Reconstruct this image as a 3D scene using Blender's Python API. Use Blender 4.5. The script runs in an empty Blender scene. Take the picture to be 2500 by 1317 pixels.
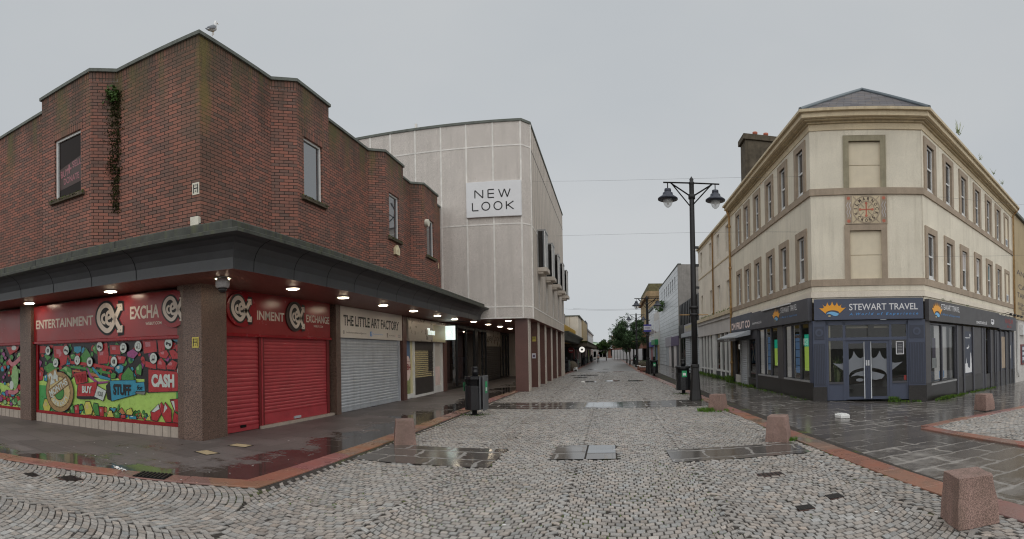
import bpy, bmesh, math, random
import numpy as np
from mathutils import Matrix, Vector, noise
random.seed(7); RNG=np.random.default_rng(7)
SC=bpy.context.scene; COL=SC.collection; PI=math.pi
def lin(v): v=v/255.0; return v/12.92 if v<=.04045 else ((v+.055)/1.055)**2.4
def c(r,g,b): return (lin(r),lin(g),lin(b),1)

# ------------------------------------------------------------------ camera, sky, sun, exposure
# street frame: +Y runs up the pedestrian street, camera stands at the origin
F=1243.914; CY=856.48
cd=bpy.data.cameras.new('camera'); cam=bpy.data.objects.new('camera',cd); COL.objects.link(cam); SC.camera=cam
cd.type='PANO'; cd.panorama_type='CENTRAL_CYLINDRICAL'                     # the photograph is a stitched cylindrical panorama
cd.central_cylindrical_range_u_min=-1250/F; cd.central_cylindrical_range_u_max=1250/F
cd.central_cylindrical_range_v_min=-(1317-CY)/F; cd.central_cylindrical_range_v_max=CY/F; cd.central_cylindrical_radius=1
cd.clip_start=.05; cd.clip_end=5000
_B=Matrix(((1,0,0),(0,0,-1),(0,1,0)))
_M=Matrix.Rotation(math.radians(11.1),3,'Z')@Matrix.Rotation(math.radians(.4372),3,'X')@Matrix.Rotation(math.radians(.9964),3,'Y')@_B
cam.matrix_world=Matrix.Translation((0,0,1.7))@_M.to_4x4()
SUN_EL=math.radians(36); SUN_AZ=math.radians(161)                         # overcast: a broad soft sun from behind the camera
W=bpy.data.worlds.new('World'); SC.world=W; W.use_nodes=True
nt=W.node_tree; nt.nodes.clear(); L=nt.links.new
out=nt.nodes.new('ShaderNodeOutputWorld'); bg=nt.nodes.new('ShaderNodeBackground'); bg.inputs[1].default_value=.1
sky=nt.nodes.new('ShaderNodeTexSky'); sky.sky_type='NISHITA'; sky.sun_disc=False; sky.sun_elevation=SUN_EL; sky.sun_rotation=SUN_AZ
hs=nt.nodes.new('ShaderNodeHueSaturation'); hs.inputs['Saturation'].default_value=.12; hs.inputs['Value'].default_value=.5
tc=nt.nodes.new('ShaderNodeTexCoord'); mp=nt.nodes.new('ShaderNodeMapping'); mp.inputs['Scale'].default_value=(1,1,2.5)
nz=nt.nodes.new('ShaderNodeTexNoise'); nz.inputs['Scale'].default_value=1.3; nz.inputs['Detail'].default_value=4
cr=nt.nodes.new('ShaderNodeValToRGB'); cr.color_ramp.elements[0].position=.3; cr.color_ramp.elements[1].position=.75
cr.color_ramp.elements[0].color=(4.85,5.2,5.52,1); cr.color_ramp.elements[1].color=(5.65,5.84,5.98,1)   # cloud layer
mx=nt.nodes.new('ShaderNodeMix'); mx.data_type='RGBA'; mx.inputs[0].default_value=.86
L(tc.outputs['Generated'],mp.inputs[0]); L(mp.outputs[0],nz.inputs[0]); L(nz.outputs[0],cr.inputs[0])
L(sky.outputs[0],hs.inputs['Color']); L(hs.outputs[0],mx.inputs[6]); L(cr.outputs[0],mx.inputs[7]); L(mx.outputs[2],bg.inputs[0]); L(bg.outputs[0],out.inputs[0])
sd=bpy.data.lights.new('sun','SUN'); sd.energy=1.5; sd.angle=math.radians(140); sd.color=(1,.97,.92)
sun=bpy.data.objects.new('sun',sd); COL.objects.link(sun)
_d=Vector((math.sin(SUN_AZ)*math.cos(SUN_EL),math.cos(SUN_AZ)*math.cos(SUN_EL),math.sin(SUN_EL)))
sun.rotation_euler=(-_d).to_track_quat('-Z','Y').to_euler()
SC.view_settings.view_transform='Standard'; SC.view_settings.look='None'; SC.view_settings.exposure=.12; SC.view_settings.gamma=1; SC.view_settings.use_curve_mapping=False
SC.render.engine='CYCLES'; SC.cycles.max_bounces=6; SC.cycles.diffuse_bounces=3; SC.cycles.glossy_bounces=3; SC.cycles.transparent_max_bounces=10
SC.cycles.use_denoising=True; SC.cycles.pixel_filter_type="BLACKMAN_HARRIS"; SC.cycles.filter_width=1.15; SC.cycles.caustics_reflective=False; SC.cycles.caustics_refractive=False

# ------------------------------------------------------------------ node helpers and materials
class N:
    def __init__(s,name):
        m=bpy.data.materials.new(name); m.use_nodes=True; s.m=m; s.t=m.node_tree; s.t.nodes.clear()
        s.out=s.n('ShaderNodeOutputMaterial'); s.p=s.n('ShaderNodeBsdfPrincipled'); s.l(s.p.outputs[0],s.out.inputs[0])
    def n(s,k,**kw):
        x=s.t.nodes.new(k)
        for a,b in kw.items(): setattr(x,a,b)
        return x
    def l(s,a,b): s.t.links.new(a,b)
    def setv(s,inp,v):
        if hasattr(v,'is_output') or isinstance(v,bpy.types.NodeSocket): s.l(v,inp)
        else: inp.default_value=v
    def math(s,op,a,b=0.0,clamp=False):
        x=s.n('ShaderNodeMath',operation=op,use_clamp=clamp); s.setv(x.inputs[0],a); s.setv(x.inputs[1],b); return x.outputs[0]
    def pos(s): return s.n('ShaderNodeNewGeometry').outputs['Position']
    def scaled(s,v,sc):
        x=s.n('ShaderNodeMapping'); s.l(v,x.inputs[0]); x.inputs['Scale'].default_value=sc; return x.outputs[0]
    def noise(s,v,scale,detail=4,rough=.55,dist=0):
        x=s.n('ShaderNodeTexNoise'); s.l(v,x.inputs[0]); x.inputs['Scale'].default_value=scale; x.inputs['Detail'].default_value=detail
        x.inputs['Roughness'].default_value=rough; x.inputs['Distortion'].default_value=dist; return x.outputs[0]
    def ramp(s,v,lo,hi,a=0.0,b=1.0):
        x=s.n('ShaderNodeMapRange'); s.setv(x.inputs[0],v); x.inputs[1].default_value=lo; x.inputs[2].default_value=hi; x.inputs[3].default_value=a; x.inputs[4].default_value=b; return x.outputs[0]
    def mix(s,f,a,b,mode='MIX'):
        x=s.n('ShaderNodeMix',data_type='RGBA',blend_type=mode); s.setv(x.inputs[0],f); s.setv(x.inputs[6],a); s.setv(x.inputs[7],b); return x.outputs[2]
    def sep(s,v): x=s.n('ShaderNodeSeparateXYZ'); s.l(v,x.inputs[0]); return x.outputs
    def comb(s,a,b,cc=0.0):
        x=s.n('ShaderNodeCombineXYZ'); s.setv(x.inputs[0],a); s.setv(x.inputs[1],b); s.setv(x.inputs[2],cc); return x.outputs[0]
    def wallco(s):
        # metric coordinates on any upright wall: distance along it, height
        g=s.n('ShaderNodeNewGeometry'); cx=s.n('ShaderNodeVectorMath',operation='CROSS_PRODUCT'); s.l(g.outputs['True Normal'],cx.inputs[1]); cx.inputs[0].default_value=(0,0,1)
        d=s.n('ShaderNodeVectorMath',operation='DOT_PRODUCT'); s.l(cx.outputs[0],d.inputs[0]); s.l(g.outputs['Position'],d.inputs[1])
        z=s.sep(g.outputs['Position'])[2]; return d.outputs['Value'],z
    def bump(s,h,strength=.3,dist=.01):
        x=s.n('ShaderNodeBump'); x.inputs['Strength'].default_value=strength; x.inputs['Distance'].default_value=dist; s.l(h,x.inputs['Height']); s.l(x.outputs[0],s.p.inputs['Normal'])
    def done(s,col,rough=.6,spec=.5,metal=0.0):
        s.setv(s.p.inputs['Base Color'],col); s.setv(s.p.inputs['Roughness'],rough); s.p.inputs['Specular IOR Level'].default_value=spec; s.setv(s.p.inputs['Metallic'],metal); return s.m
MAT={}
def plain(name,col,rough=.6,spec=.5,metal=0.0,var=.14,vs=3.0,fine=45.,fv=.10,bump=0,bs=80,streak=0,dirt=None):
    """painted or raw surface: slow blotches, fine grain, rain streaks running down and dirt of its own colour"""
    b=N(name); p=b.pos(); col=tuple(col)
    n1=b.noise(p,vs,5); n2=b.noise(p,fine,3)
    f=b.math('ADD',b.ramp(n1,.3,.7,1-var,1+var),b.ramp(n2,.3,.7,-fv,fv))
    cc=b.mix(1.0,col,b.comb(f,f,f),'MULTIPLY')
    if streak:
        n3=b.noise(b.scaled(p,(5,5,.35)),1.6,5); cc=b.mix(b.ramp(n3,.5,.75,0,streak),cc,dirt or (col[0]*.35,col[1]*.35,col[2]*.33,1))
    if bump: b.bump(b.noise(p,bs,4),bump,.01)
    r=b.math('ADD',rough,b.ramp(n1,.3,.7,-.06,.06),True)
    MAT[name]=b.done(cc,r,spec,metal); return MAT[name]
def speck(name,a,bcol,scale=120,lo=.42,hi=.58,rough=.5,bump=.1,blotch=.12,streak=0,dirt=None,spec=.5):
    b=N(name); p=b.pos(); n=b.noise(p,scale,2,.5)
    cc=b.mix(b.ramp(n,lo,hi),a,bcol); n1=b.noise(p,1.1,5); f=b.ramp(n1,.3,.7,1-blotch,1+blotch); cc=b.mix(1.0,cc,b.comb(f,f,f),'MULTIPLY')
    if streak:
        n3=b.noise(b.scaled(p,(3,3,.25)),1.5,5); cc=b.mix(b.ramp(n3,.48,.75,0,streak),cc,dirt)
    if bump: b.bump(n,bump,.01)
    MAT[name]=b.done(cc,rough,spec); return MAT[name]
def glow(name,col,st):
    b=N(name); b.p.inputs['Emission Color'].default_value=col; b.p.inputs['Emission Strength'].default_value=st; MAT[name]=b.done(col,.5); return MAT[name]
def glass(name,tint=(.75,.8,.8,1),refl=1.0,ior=1.5,rough=.01):
    b=N(name); tr=b.n('ShaderNodeBsdfTransparent'); tr.inputs[0].default_value=tint; gl=b.n('ShaderNodeBsdfGlossy'); gl.inputs['Roughness'].default_value=rough; gl.inputs['Color'].default_value=(refl,refl,refl,1)
    fr=b.n('ShaderNodeFresnel'); fr.inputs[0].default_value=ior; m=b.n('ShaderNodeMixShader'); b.l(fr.outputs[0],m.inputs[0]); b.l(tr.outputs[0],m.inputs[1]); b.l(gl.outputs[0],m.inputs[2]); b.l(m.outputs[0],b.out.inputs[0])
    MAT[name]=b.m; return b.m
def milky(name):
    b=N(name); tr=b.n('ShaderNodeBsdfTransparent'); m=b.n('ShaderNodeMixShader'); m.inputs[0].default_value=.42; b.done(c(226,228,226),.15,.5); b.l(tr.outputs[0],m.inputs[1]); b.l(b.p.outputs[0],m.inputs[2]); b.l(m.outputs[0],b.out.inputs[0]); MAT[name]=b.m
def brick_mat(name,soldier=False):
    b=N(name); u,z=b.wallco(); p=b.pos()
    wob=b.math('MULTIPLY',b.math('SUBTRACT',b.noise(p,1.7,3),.5),.012); z2=b.math('ADD',z,wob)
    vec=b.comb(z2,u) if soldier else b.comb(u,z2)
    br=b.n('ShaderNodeTexBrick'); b.l(vec,br.inputs[0]); br.offset=.5 if not soldier else 0
    br.inputs['Scale'].default_value=1; br.inputs['Brick Width'].default_value=.232; br.inputs['Row Height'].default_value=.077; br.inputs['Mortar Size'].default_value=.0075; br.inputs['Mortar Smooth'].default_value=.2; br.inputs['Bias'].default_value=-.05
    br.inputs['Color1'].default_value=c(158,106,91); br.inputs['Color2'].default_value=c(114,93,85); br.inputs['Mortar'].default_value=c(30,26,24)
    n1=b.noise(p,.9,5); n2=b.noise(p,60,3); n4=b.noise(p,4,4)
    f=b.math('ADD',b.ramp(n1,.3,.7,.82,1.12),b.ramp(n2,.3,.7,-.15,.15)); cc=b.mix(1.0,br.outputs[0],b.comb(f,f,f),'MULTIPLY')
    # damp grime washed down from the coping, green algae in the upper metre
    top=b.ramp(b.math('ADD',z,b.ramp(b.noise(b.scaled(p,(2.2,2.2,.35)),1,5),.25,.75,-1.0,1.0)),7.3,8.6)
    cc=b.mix(b.math('MULTIPLY',top,.62),cc,c(70,64,54))
    alg=b.math('MULTIPLY',b.ramp(b.noise(b.scaled(p,(1.5,1.5,.22)),1.3,5),.5,.66),b.ramp(z,6.9,8.3)); cc=b.mix(b.math('MULTIPLY',alg,.75),cc,c(98,96,58))
    # the corner itself carries a yellow-green streak of lichen
    s_=b.sep(p); dx=b.math('ABSOLUTE',b.math('ADD',s_[0],7.6)); dy=b.math('ABSOLUTE',b.math('SUBTRACT',s_[1],7.47)); cor=b.math('MULTIPLY',b.ramp(b.math('ADD',b.math('ADD',dx,dy),b.math('MULTIPLY',b.noise(b.scaled(p,(4,4,1)),2,4),.5)),.50,.28),b.ramp(b.math('ADD',z,b.math('MULTIPLY',n4,.8)),6.7,7.5)); cc=b.mix(b.math('MULTIPLY',cor,.6),cc,c(142,128,62))
    gl=b.math('MULTIPLY',b.ramp(b.math('ADD',dx,dy),1.4,.2),b.ramp(z,4.2,8.2)); cc=b.mix(b.math('MULTIPLY',gl,.45),cc,c(86,78,58))
    alg2=b.math('MULTIPLY',b.ramp(n4,.55,.75),b.ramp(z,5.4,4.2)); cc=b.mix(b.math('MULTIPLY',alg2,.45),cc,c(70,78,48))
    h=b.math('SUBTRACT',b.math('MULTIPLY',n2,.3),br.outputs[1]); b.bump(h,.55,.008)
    MAT[name]=b.done(cc,.75,.3); return MAT[name]
brick_mat('brick'); brick_mat('soldier brick',True)
speck('granite',c(132,108,96),c(62,50,44),75,.42,.58,.38,.05)
speck('red granite',c(118,82,74),c(80,58,54),110,.42,.58,.35,.03)
speck('pink granite',c(168,138,128),c(108,88,80),110,.4,.6,.75,.25,.2,.5,c(100,86,72))
speck('aggregate',c(232,224,217),c(180,172,165),60,.34,.66,.85,.3,.06,.28,c(160,154,146))
speck('aggregate side',c(222,212,200),c(176,166,156),60,.38,.62,.85,.3,.07,.3,c(132,124,114))
plain('concrete rib',c(234,230,224),.85,.2,streak=.25)
plain('coping',c(108,112,106),.7,.3,var=.25,streak=.4)
plain('canopy metal',c(56,57,60),.42,.5,var=.2,streak=.35,dirt=c(62,64,60))
plain('canopy lead',c(66,68,62),.6,.4,var=.4,vs=5,streak=.75,dirt=c(88,92,62))
plain('joint dark',c(18,18,19),.6,.2)
def soffit_mat():
    b=N('soffit boards'); p=b.pos(); s=b.sep(p); k=b.math('FRACT',b.math('MULTIPLY',b.math('ADD',s[1],b.math('MULTIPLY',s[0],.0)),9.0))
    g=b.math('MULTIPLY',b.ramp(k,0,.12),b.ramp(k,1,.88)); n=b.noise(p,5,4); cc=b.mix(g,c(16,10,9),b.mix(n,c(140,84,74),c(110,68,60))); b.bump(g,.5,.01); MAT['soffit boards']=b.done(cc,.45,.4)
soffit_mat()
plain('red sign',c(140,40,42),.22,.5,var=.08,fv=.02)
plain('red deep',c(138,16,26),.25,.5,var=.05,fv=.02)
plain('shutter red',c(166,62,68),.38,.5,var=.14,fv=.08)
plain('shutter grey',c(182,187,193),.38,.5,metal=.15,var=.10,streak=.25)
plain('shutter dark',c(70,66,64),.45,.5,metal=.2)
plain('jamb red',c(112,38,40),.4)
plain('jamb brown',c(64,44,40),.5)
plain('black vinyl',c(20,18,20),.5,fv=.02,var=.04); plain('letter cream',c(208,196,184),.5,fv=.02,var=.05); plain('letter white',c(226,226,228),.45,fv=.02,var=.03)
plain('tile',c(172,160,148),.4,.5,var=.1,streak=.35); plain('tile joint',c(70,62,58),.8)
for k,q in dict(R=(164,44,48),G=(66,128,58),L=(132,170,112),B=(48,134,160),Y=(186,180,84),P=(142,66,120),K=(24,20,22),W=(188,196,190),S=(110,112,108),O=(172,110,70),BG=(164,198,98),BD=(66,148,78),GD=(150,122,80),GL=(190,172,120),PK=(178,110,118)).items():
    plain('vinyl '+k,c(*q),.3,.5,var=.12,vs=7,fv=.03)
plain('white panel',c(214,208,200),.35,.5,var=.05,fv=.02); plain('silver panel',c(176,168,156),.3,.5,metal=.35,var=.06,fv=.02); plain('yellowed panel',c(214,204,160),.4,var=.05)
plain('white frame',c(224,224,222),.4,.5,var=.06,streak=.2); plain('grey frame',c(150,150,150),.4); plain('dark frame',c(22,21,22),.4)
plain('navy',c(72,79,98),.45,.5,var=.07,fv=.03); plain('navy dark',c(56,61,76),.45,.5,var=.07,fv=.03); plain('charcoal',c(74,74,80),.5,.5,var=.07,fv=.04); plain('charcoal side',c(76,74,75),.5,.5,var=.08)
plain('orange',c(240,166,44),.45,fv=.02,var=.03); plain('sky blue',c(120,182,226),.45,fv=.02,var=.03); plain('pebble',c(196,180,140),.5,fv=.02)
plain('blue letters',c(84,150,214),.45,fv=.02); plain('red letters',c(150,48,44),.5); plain('pink letters',c(236,214,208),.5); plain('poster pink',c(150,92,100),.5)
speck('black marble',c(46,42,40),c(30,27,26),30,.4,.6,.3,.02)
def harl(name,a,dirt,st=.3):
    b=N(name); p=b.pos(); n=b.noise(p,38,3,.6); n1=b.noise(p,.8,5); f=b.math('ADD',b.ramp(n1,.3,.7,.9,1.07),b.ramp(n,.3,.7,-.08,.08)); cc=b.mix(1.0,a,b.comb(f,f,f),'MULTIPLY')
    n3=b.noise(b.scaled(p,(3.5,3.5,.3)),1.5,6); cc=b.mix(b.ramp(n3,.5,.78,0,st),cc,dirt); n5=b.noise(p,2.2,6,.65); cc=b.mix(b.ramp(n5,.62,.75,0,st*.8),cc,dirt)
    b.bump(n,.5,.02); MAT[name]=b.done(cc,.88,.2); return b.m
harl('harling',c(232,224,206),c(166,156,136),.34); harl('harling pale',c(232,222,206),c(180,168,150),.25); harl('smooth cream',c(222,206,176),c(160,146,118),.25); harl('tan render',c(186,168,136),c(120,104,82),.35); harl('white render',c(204,200,196),c(150,146,140),.3)
plain('blind cream',c(226,214,190),.7,.2,var=.05,fv=.03,streak=.12,dirt=c(190,176,146))
plain('brown stone',c(170,154,136),.8,.2,var=.12,bump=.15,bs=60,streak=.25,dirt=c(96,90,78)); plain('olive stone',c(156,148,126),.8,.2,var=.15,bump=.15,bs=60,streak=.4,dirt=c(104,104,82))
plain('gutter cream',c(206,190,160),.6,.3,var=.1,streak=.5,dirt=c(140,118,86)); plain('deep cream',c(196,180,150),.75,.2,streak=.45,dirt=c(138,122,96))  # darker cream for lower mouldings and joint lines
plain('rusty pipe',c(184,150,104),.6,.3,var=.25,vs=6,streak=.6,dirt=c(150,86,46)); plain('lead flashing',c(120,130,136),.5,.4)
def slate():
    b=N('slate'); u,z=b.wallco(); p=b.pos(); br=b.n('ShaderNodeTexBrick'); b.l(b.comb(u,b.math('MULTIPLY',z,1.0)),br.inputs[0]); br.inputs['Scale'].default_value=1; br.inputs['Brick Width'].default_value=.26; br.inputs['Row Height'].default_value=.1; br.inputs['Mortar Size'].default_value=.006
    br.inputs['Color1'].default_value=c(112,108,110); br.inputs['Color2'].default_value=c(78,74,78); br.inputs['Mortar'].default_value=c(40,38,40); n=b.noise(p,3,5); cc=b.mix(b.ramp(n,.5,.7,0,.6),br.outputs[0],c(120,106,92)); b.bump(b.math('SUBTRACT',0.0,br.outputs[1]),.5,.01); MAT['slate']=b.done(cc,.6,.4)
slate()
plain('chimney render',c(96,88,76),.9,.2,var=.3,streak=.5); plain('terracotta',c(192,118,98),.8,.2)
def wglass(name,base,ior=1.9):
    b=N(name); p=b.pos(); n=b.noise(p,1.1,2); b.bump(n,.05,.05); m=b.done(base,.03,.5); b.p.inputs['IOR'].default_value=ior; MAT[name]=m
wglass('window glass',c(50,53,58),3.3); wglass('window glass low',c(66,62,56),1.6); wglass('dark glass',c(20,20,22),1.7); wglass('dull glass',c(34,26,24),1.22); wglass('blue glass',c(88,120,126),1.6)
glass('shop glass',(.8,.83,.82,1)); glass('arcade glass',(.8,.82,.82,1),1,2.2); milky('lamp glass')
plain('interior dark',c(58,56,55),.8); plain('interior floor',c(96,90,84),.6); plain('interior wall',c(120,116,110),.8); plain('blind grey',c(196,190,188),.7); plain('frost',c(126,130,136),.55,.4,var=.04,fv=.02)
plain('teal',c(40,170,140),.6,fv=.02); plain('lime',c(170,196,90),.6,fv=.02); plain('poster blue',c(96,124,160),.6); plain('leaf',c(70,96,46),.6,.3,var=.35,vs=9); plain('leaf pale',c(150,156,110),.6,.3,var=.3,vs=9); plain('leaf dark',c(72,94,62),.6,.3,var=.4,vs=5); plain('bark',c(52,44,38),.9)
plain('moss',c(52,54,30),.95,.1,var=.35,vs=12); plain('moss bright',c(96,120,44),.9,.1,var=.3,vs=12); plain('grass',c(92,124,52),.8,.2,var=.3,vs=8)
plain('steel',c(190,192,194),.3,.5,metal=.9,fv=.02); plain('iron black',c(30,29,31),.45,.5,var=.2,streak=.3,dirt=c(58,60,52)); plain('iron lamp',c(58,62,74),.4,.5)
plain('bin black',c(28,29,32),.3,.5,var=.12,streak=.2); plain('bin grey',c(86,88,90),.45,.4); plain('sticker green',c(40,150,96),.5); plain('sticker white',c(220,226,220),.5)
plain('plate white',c(220,216,200),.5,streak=.2); plain('plate yellow',c(206,190,92),.5); plain('alarm cream',c(224,212,176),.5); plain('cctv white',c(196,196,196),.4); plain('feather white',c(232,232,232),.7,.2); plain('feather grey',c(150,154,160),.7,.2); plain('beak',c(206,160,70),.5)
plain('litter white',c(236,236,234),.5); plain('wire',c(70,70,74),.5)
plain('sandstone old',c(158,136,106),.85,.2,var=.25,vs=1.2,streak=.5,dirt=c(92,76,58)); plain('sandstone green',c(108,102,76),.9,.2,var=.3); plain('pebbledash grey',c(150,146,142),.9,.2,var=.12,streak=.3)
plain('purple sign',c(96,84,112),.5); plain('grey fascia',c(160,156,164),.5); plain('black cladding',c(28,27,29),.5,.4,streak=.3); plain('green sign',c(30,140,84),.4); plain('brick far',c(140,100,86),.85,.2,var=.15); plain('roof pale',c(188,192,198),.5); plain('yellow cladding',c(176,146,74),.6,.3,var=.2); plain('hill green',c(112,134,112),.9,.1,var=.25,vs=.02); plain('field green',c(158,178,150),.9,.1)
plain('skin',c(196,150,128),.6); plain('hair dark',c(30,24,22),.7); plain('jacket grey',c(150,146,146),.8); plain('trousers',c(26,26,32),.8); plain('blue poster',c(74,78,150),.5); plain('banner white',c(206,206,218),.6); plain('banner blue',c(76,74,160),.6)
glow('light warm',(1,.86,.66,1),24); glow('screen teal',c(40,170,140),.5); glow('screen lime',c(170,196,90),.5); glow('blue panel glow',c(96,124,160),.35); glow('blind glow',c(190,186,184),.28); glow('sign lit',(.86,1,.95,1),.95); glow('grille lit',(1,.82,.42,1),.55); glow('red lamp',(1,.09,.05,1),5); glow('sign lit soft',(1,.97,.9,1),.7)  # blinds and blue poster panels carry added glow to brighten the dark windows
# ------------------------------------------------------------------ mesh builder, frames and tags
class Fr:
    """a wall frame: a runs along it (left to right for someone facing it), o out of it, z up"""
    def __init__(s,P,ang):
        s.P=Vector((P[0],P[1],0)); t=math.radians(ang); s.u=Vector((math.sin(t),math.cos(t),0)); s.n=Vector((s.u.y,-s.u.x,0)); s.phi=math.radians(90-ang)
    def __call__(s,a,o,z): return s.P+s.u*a+s.n*o+Vector((0,0,z))
LOC=Fr((0,0),90)
class MB:
    def __init__(s): s.v=[]; s.f=[]; s.mi=[]; s.sm=[]; s.mats=[]
    def _m(s,m):
        if m not in s.mats: s.mats.append(m)
        return s.mats.index(m)
    def face(s,pts,m,smooth=False):
        k=len(s.v); s.v+= [tuple(p) for p in pts]; s.f.append(tuple(range(k,k+len(pts)))); s.mi.append(s._m(m)); s.sm.append(smooth)
    def hexa(s,p,m):
        k=len(s.v); s.v+=[tuple(q) for q in p]
        for f in ((0,3,2,1),(4,5,6,7),(0,1,5,4),(1,2,6,5),(2,3,7,6),(3,0,4,7)): s.f.append(tuple(k+i for i in f)); s.mi.append(s._m(m)); s.sm.append(False)
        return s
    def box(s,F,a0,a1,o0,o1,z0,z1,m): return s.hexa([F(a0,o0,z0),F(a1,o0,z0),F(a1,o1,z0),F(a0,o1,z0),F(a0,o0,z1),F(a1,o0,z1),F(a1,o1,z1),F(a0,o1,z1)],m)
    def quad(s,F,a0,a1,o,z0,z1,m): s.face([F(a0,o,z0),F(a1,o,z0),F(a1,o,z1),F(a0,o,z1)],m); return s
    def poly(s,F,pts,o,m): s.face([F(a,o,z) for a,z in pts],m); return s
    def prism(s,F,pts,o0,o1,m):
        n=len(pts); s.face([F(a,o1,z) for a,z in pts],m); s.face([F(a,o0,z) for a,z in reversed(pts)],m)
        for i in range(n):
            (a,z),(b,y)=pts[i],pts[(i+1)%n]; s.face([F(a,o0,z),F(b,o0,y),F(b,o1,y),F(a,o1,z)],m)
        return s
    def column(s,pts,z0,z1,m):
        n=len(pts); s.face([(x,y,z1) for x,y in pts],m); s.face([(x,y,z0) for x,y in reversed(pts)],m)
        for i in range(n):
            (a,b),(d,e)=pts[i],pts[(i+1)%n]; s.face([(a,b,z0),(d,e,z0),(d,e,z1),(a,b,z1)],m)
        return s
    def lathe(s,cx,cy,prof,m,n=16,smooth=True,T=None):
        k=len(s.v)
        for r,z in prof:
            for i in range(n):
                t=2*PI*i/n; p=Vector((cx+r*math.cos(t),cy+r*math.sin(t),z)); s.v.append(tuple(T(p) if T else p))
        for j in range(len(prof)-1):
            for i in range(n):
                i2=(i+1)%n; s.f.append((k+j*n+i,k+j*n+i2,k+(j+1)*n+i2,k+(j+1)*n+i)); s.mi.append(s._m(m)); s.sm.append(smooth)
        s.f.append(tuple(k+(len(prof)-1)*n+i for i in range(n))); s.mi.append(s._m(m)); s.sm.append(False)
        s.f.append(tuple(k+i for i in reversed(range(n)))); s.mi.append(s._m(m)); s.sm.append(False)
        return s
    def tube(s,pts,r,m,n=8,r1=None):
        pts=[Vector(p) for p in pts]; k=len(s.v); N_=len(pts)
        for j,p in enumerate(pts):
            d=(pts[min(j+1,N_-1)]-pts[max(j-1,0)]).normalized(); up=Vector((0,0,1)) if abs(d.z)<.9 else Vector((1,0,0)); x=d.cross(up).normalized(); y=x.cross(d); rr=r if r1 is None else r+(r1-r)*j/max(1,N_-1)
            for i in range(n):
                t=2*PI*i/n; s.v.append(tuple(p+x*rr*math.cos(t)+y*rr*math.sin(t)))
        for j in range(N_-1):
            for i in range(n):
                i2=(i+1)%n; s.f.append((k+j*n+i,k+j*n+i2,k+(j+1)*n+i2,k+(j+1)*n+i)); s.mi.append(s._m(m)); s.sm.append(True)
        s.f.append(tuple(k+i for i in range(n))); s.f.append(tuple(k+(N_-1)*n+i for i in range(n)))
        for _ in (0,1): s.mi.append(s._m(m)); s.sm.append(False)
        return s
    def disc(s,F,a,z,o,ra,rz,m,n=28): s.poly(F,[(a+ra*math.cos(2*PI*i/n),z+rz*math.sin(2*PI*i/n)) for i in range(n)],o,m); return s
    def cyl(s,F,a,z,o0,o1,r,m,n=24,rz=None): s.prism(F,[(a+r*math.cos(2*PI*i/n),z+(rz or r)*math.sin(2*PI*i/n)) for i in range(n)],o0,o1,m); return s
    def stroke(s,F,pts,w,o,m,smooth=2,closed=False):
        for _ in range(smooth):
            q=[] if closed else [pts[0]]; n=len(pts)
            for i in range(n if closed else n-1):
                (x,y),(X,Y)=pts[i],pts[(i+1)%n]; q+=[(.75*x+.25*X,.75*y+.25*Y),(.25*x+.75*X,.25*y+.75*Y)]
            pts=q if closed else q+[pts[-1]]
        n=len(pts); A=[];B=[]
        for i in range(n):
            p=pts[i-1] if (i or closed) else pts[0]; q=pts[(i+1)%n] if (i<n-1 or closed) else pts[-1]
            dx,dy=q[0]-p[0],q[1]-p[1]; l=math.hypot(dx,dy) or 1; nx,ny=-dy/l*w/2,dx/l*w/2; A.append((pts[i][0]+nx,pts[i][1]+ny)); B.append((pts[i][0]-nx,pts[i][1]-ny))
        for i in range(n if closed else n-1):
            j=(i+1)%n; s.poly(F,[A[i],A[j],B[j],B[i]],o,m)
        return s
    def text(s,F,t,a0,a1,z0,z1,o,m,bold=0.0,shear=0.0,ang=0.0):
        """lettering fitted into the box a0..a1, z0..z1 of the frame"""
        v,f=glyphs(t,bold,shear); x0,x1=v[:,0].min(),v[:,0].max(); y0,y1=v[:,1].min(),v[:,1].max(); k=len(s.v); ca,sa=math.cos(ang),math.sin(ang); mx_,mz=(a0+a1)/2,(z0+z1)/2
        for x,y in v:
            p=(x-x0)/(x1-x0)*(a1-a0)+a0-mx_; q=(y-y0)/(y1-y0)*(z1-z0)+z0-mz; s.v.append(tuple(F(mx_+p*ca-q*sa,o,mz+p*sa+q*ca)))
        for q in f: s.f.append(tuple(k+i for i in q)); s.mi.append(s._m(m)); s.sm.append(False)
        return s
    def wall(s,F,a0,a1,z0,z1,o,holes,m,depth=.12,mr=None):
        A=sorted({a0,a1,*[h[0] for h in holes],*[h[1] for h in holes]}); Z=sorted({z0,z1,*[h[2] for h in holes],*[h[3] for h in holes]})
        for i in range(len(A)-1):
            for j in range(len(Z)-1):
                am,zm=(A[i]+A[i+1])/2,(Z[j]+Z[j+1])/2
                if not any(h[0]<am<h[1] and h[2]<zm<h[3] for h in holes): s.quad(F,A[i],A[i+1],o,Z[j],Z[j+1],m)
        for h in holes:
            b,d,y,w=h; mr_=mr or m
            for P in ([(b,y),(d,y)],[(d,y),(d,w)],[(d,w),(b,w)],[(b,w),(b,y)]): s.face([F(P[0][0],o,P[0][1]),F(P[1][0],o,P[1][1]),F(P[1][0],o-depth,P[1][1]),F(P[0][0],o-depth,P[0][1])],mr_)
        return s
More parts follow.
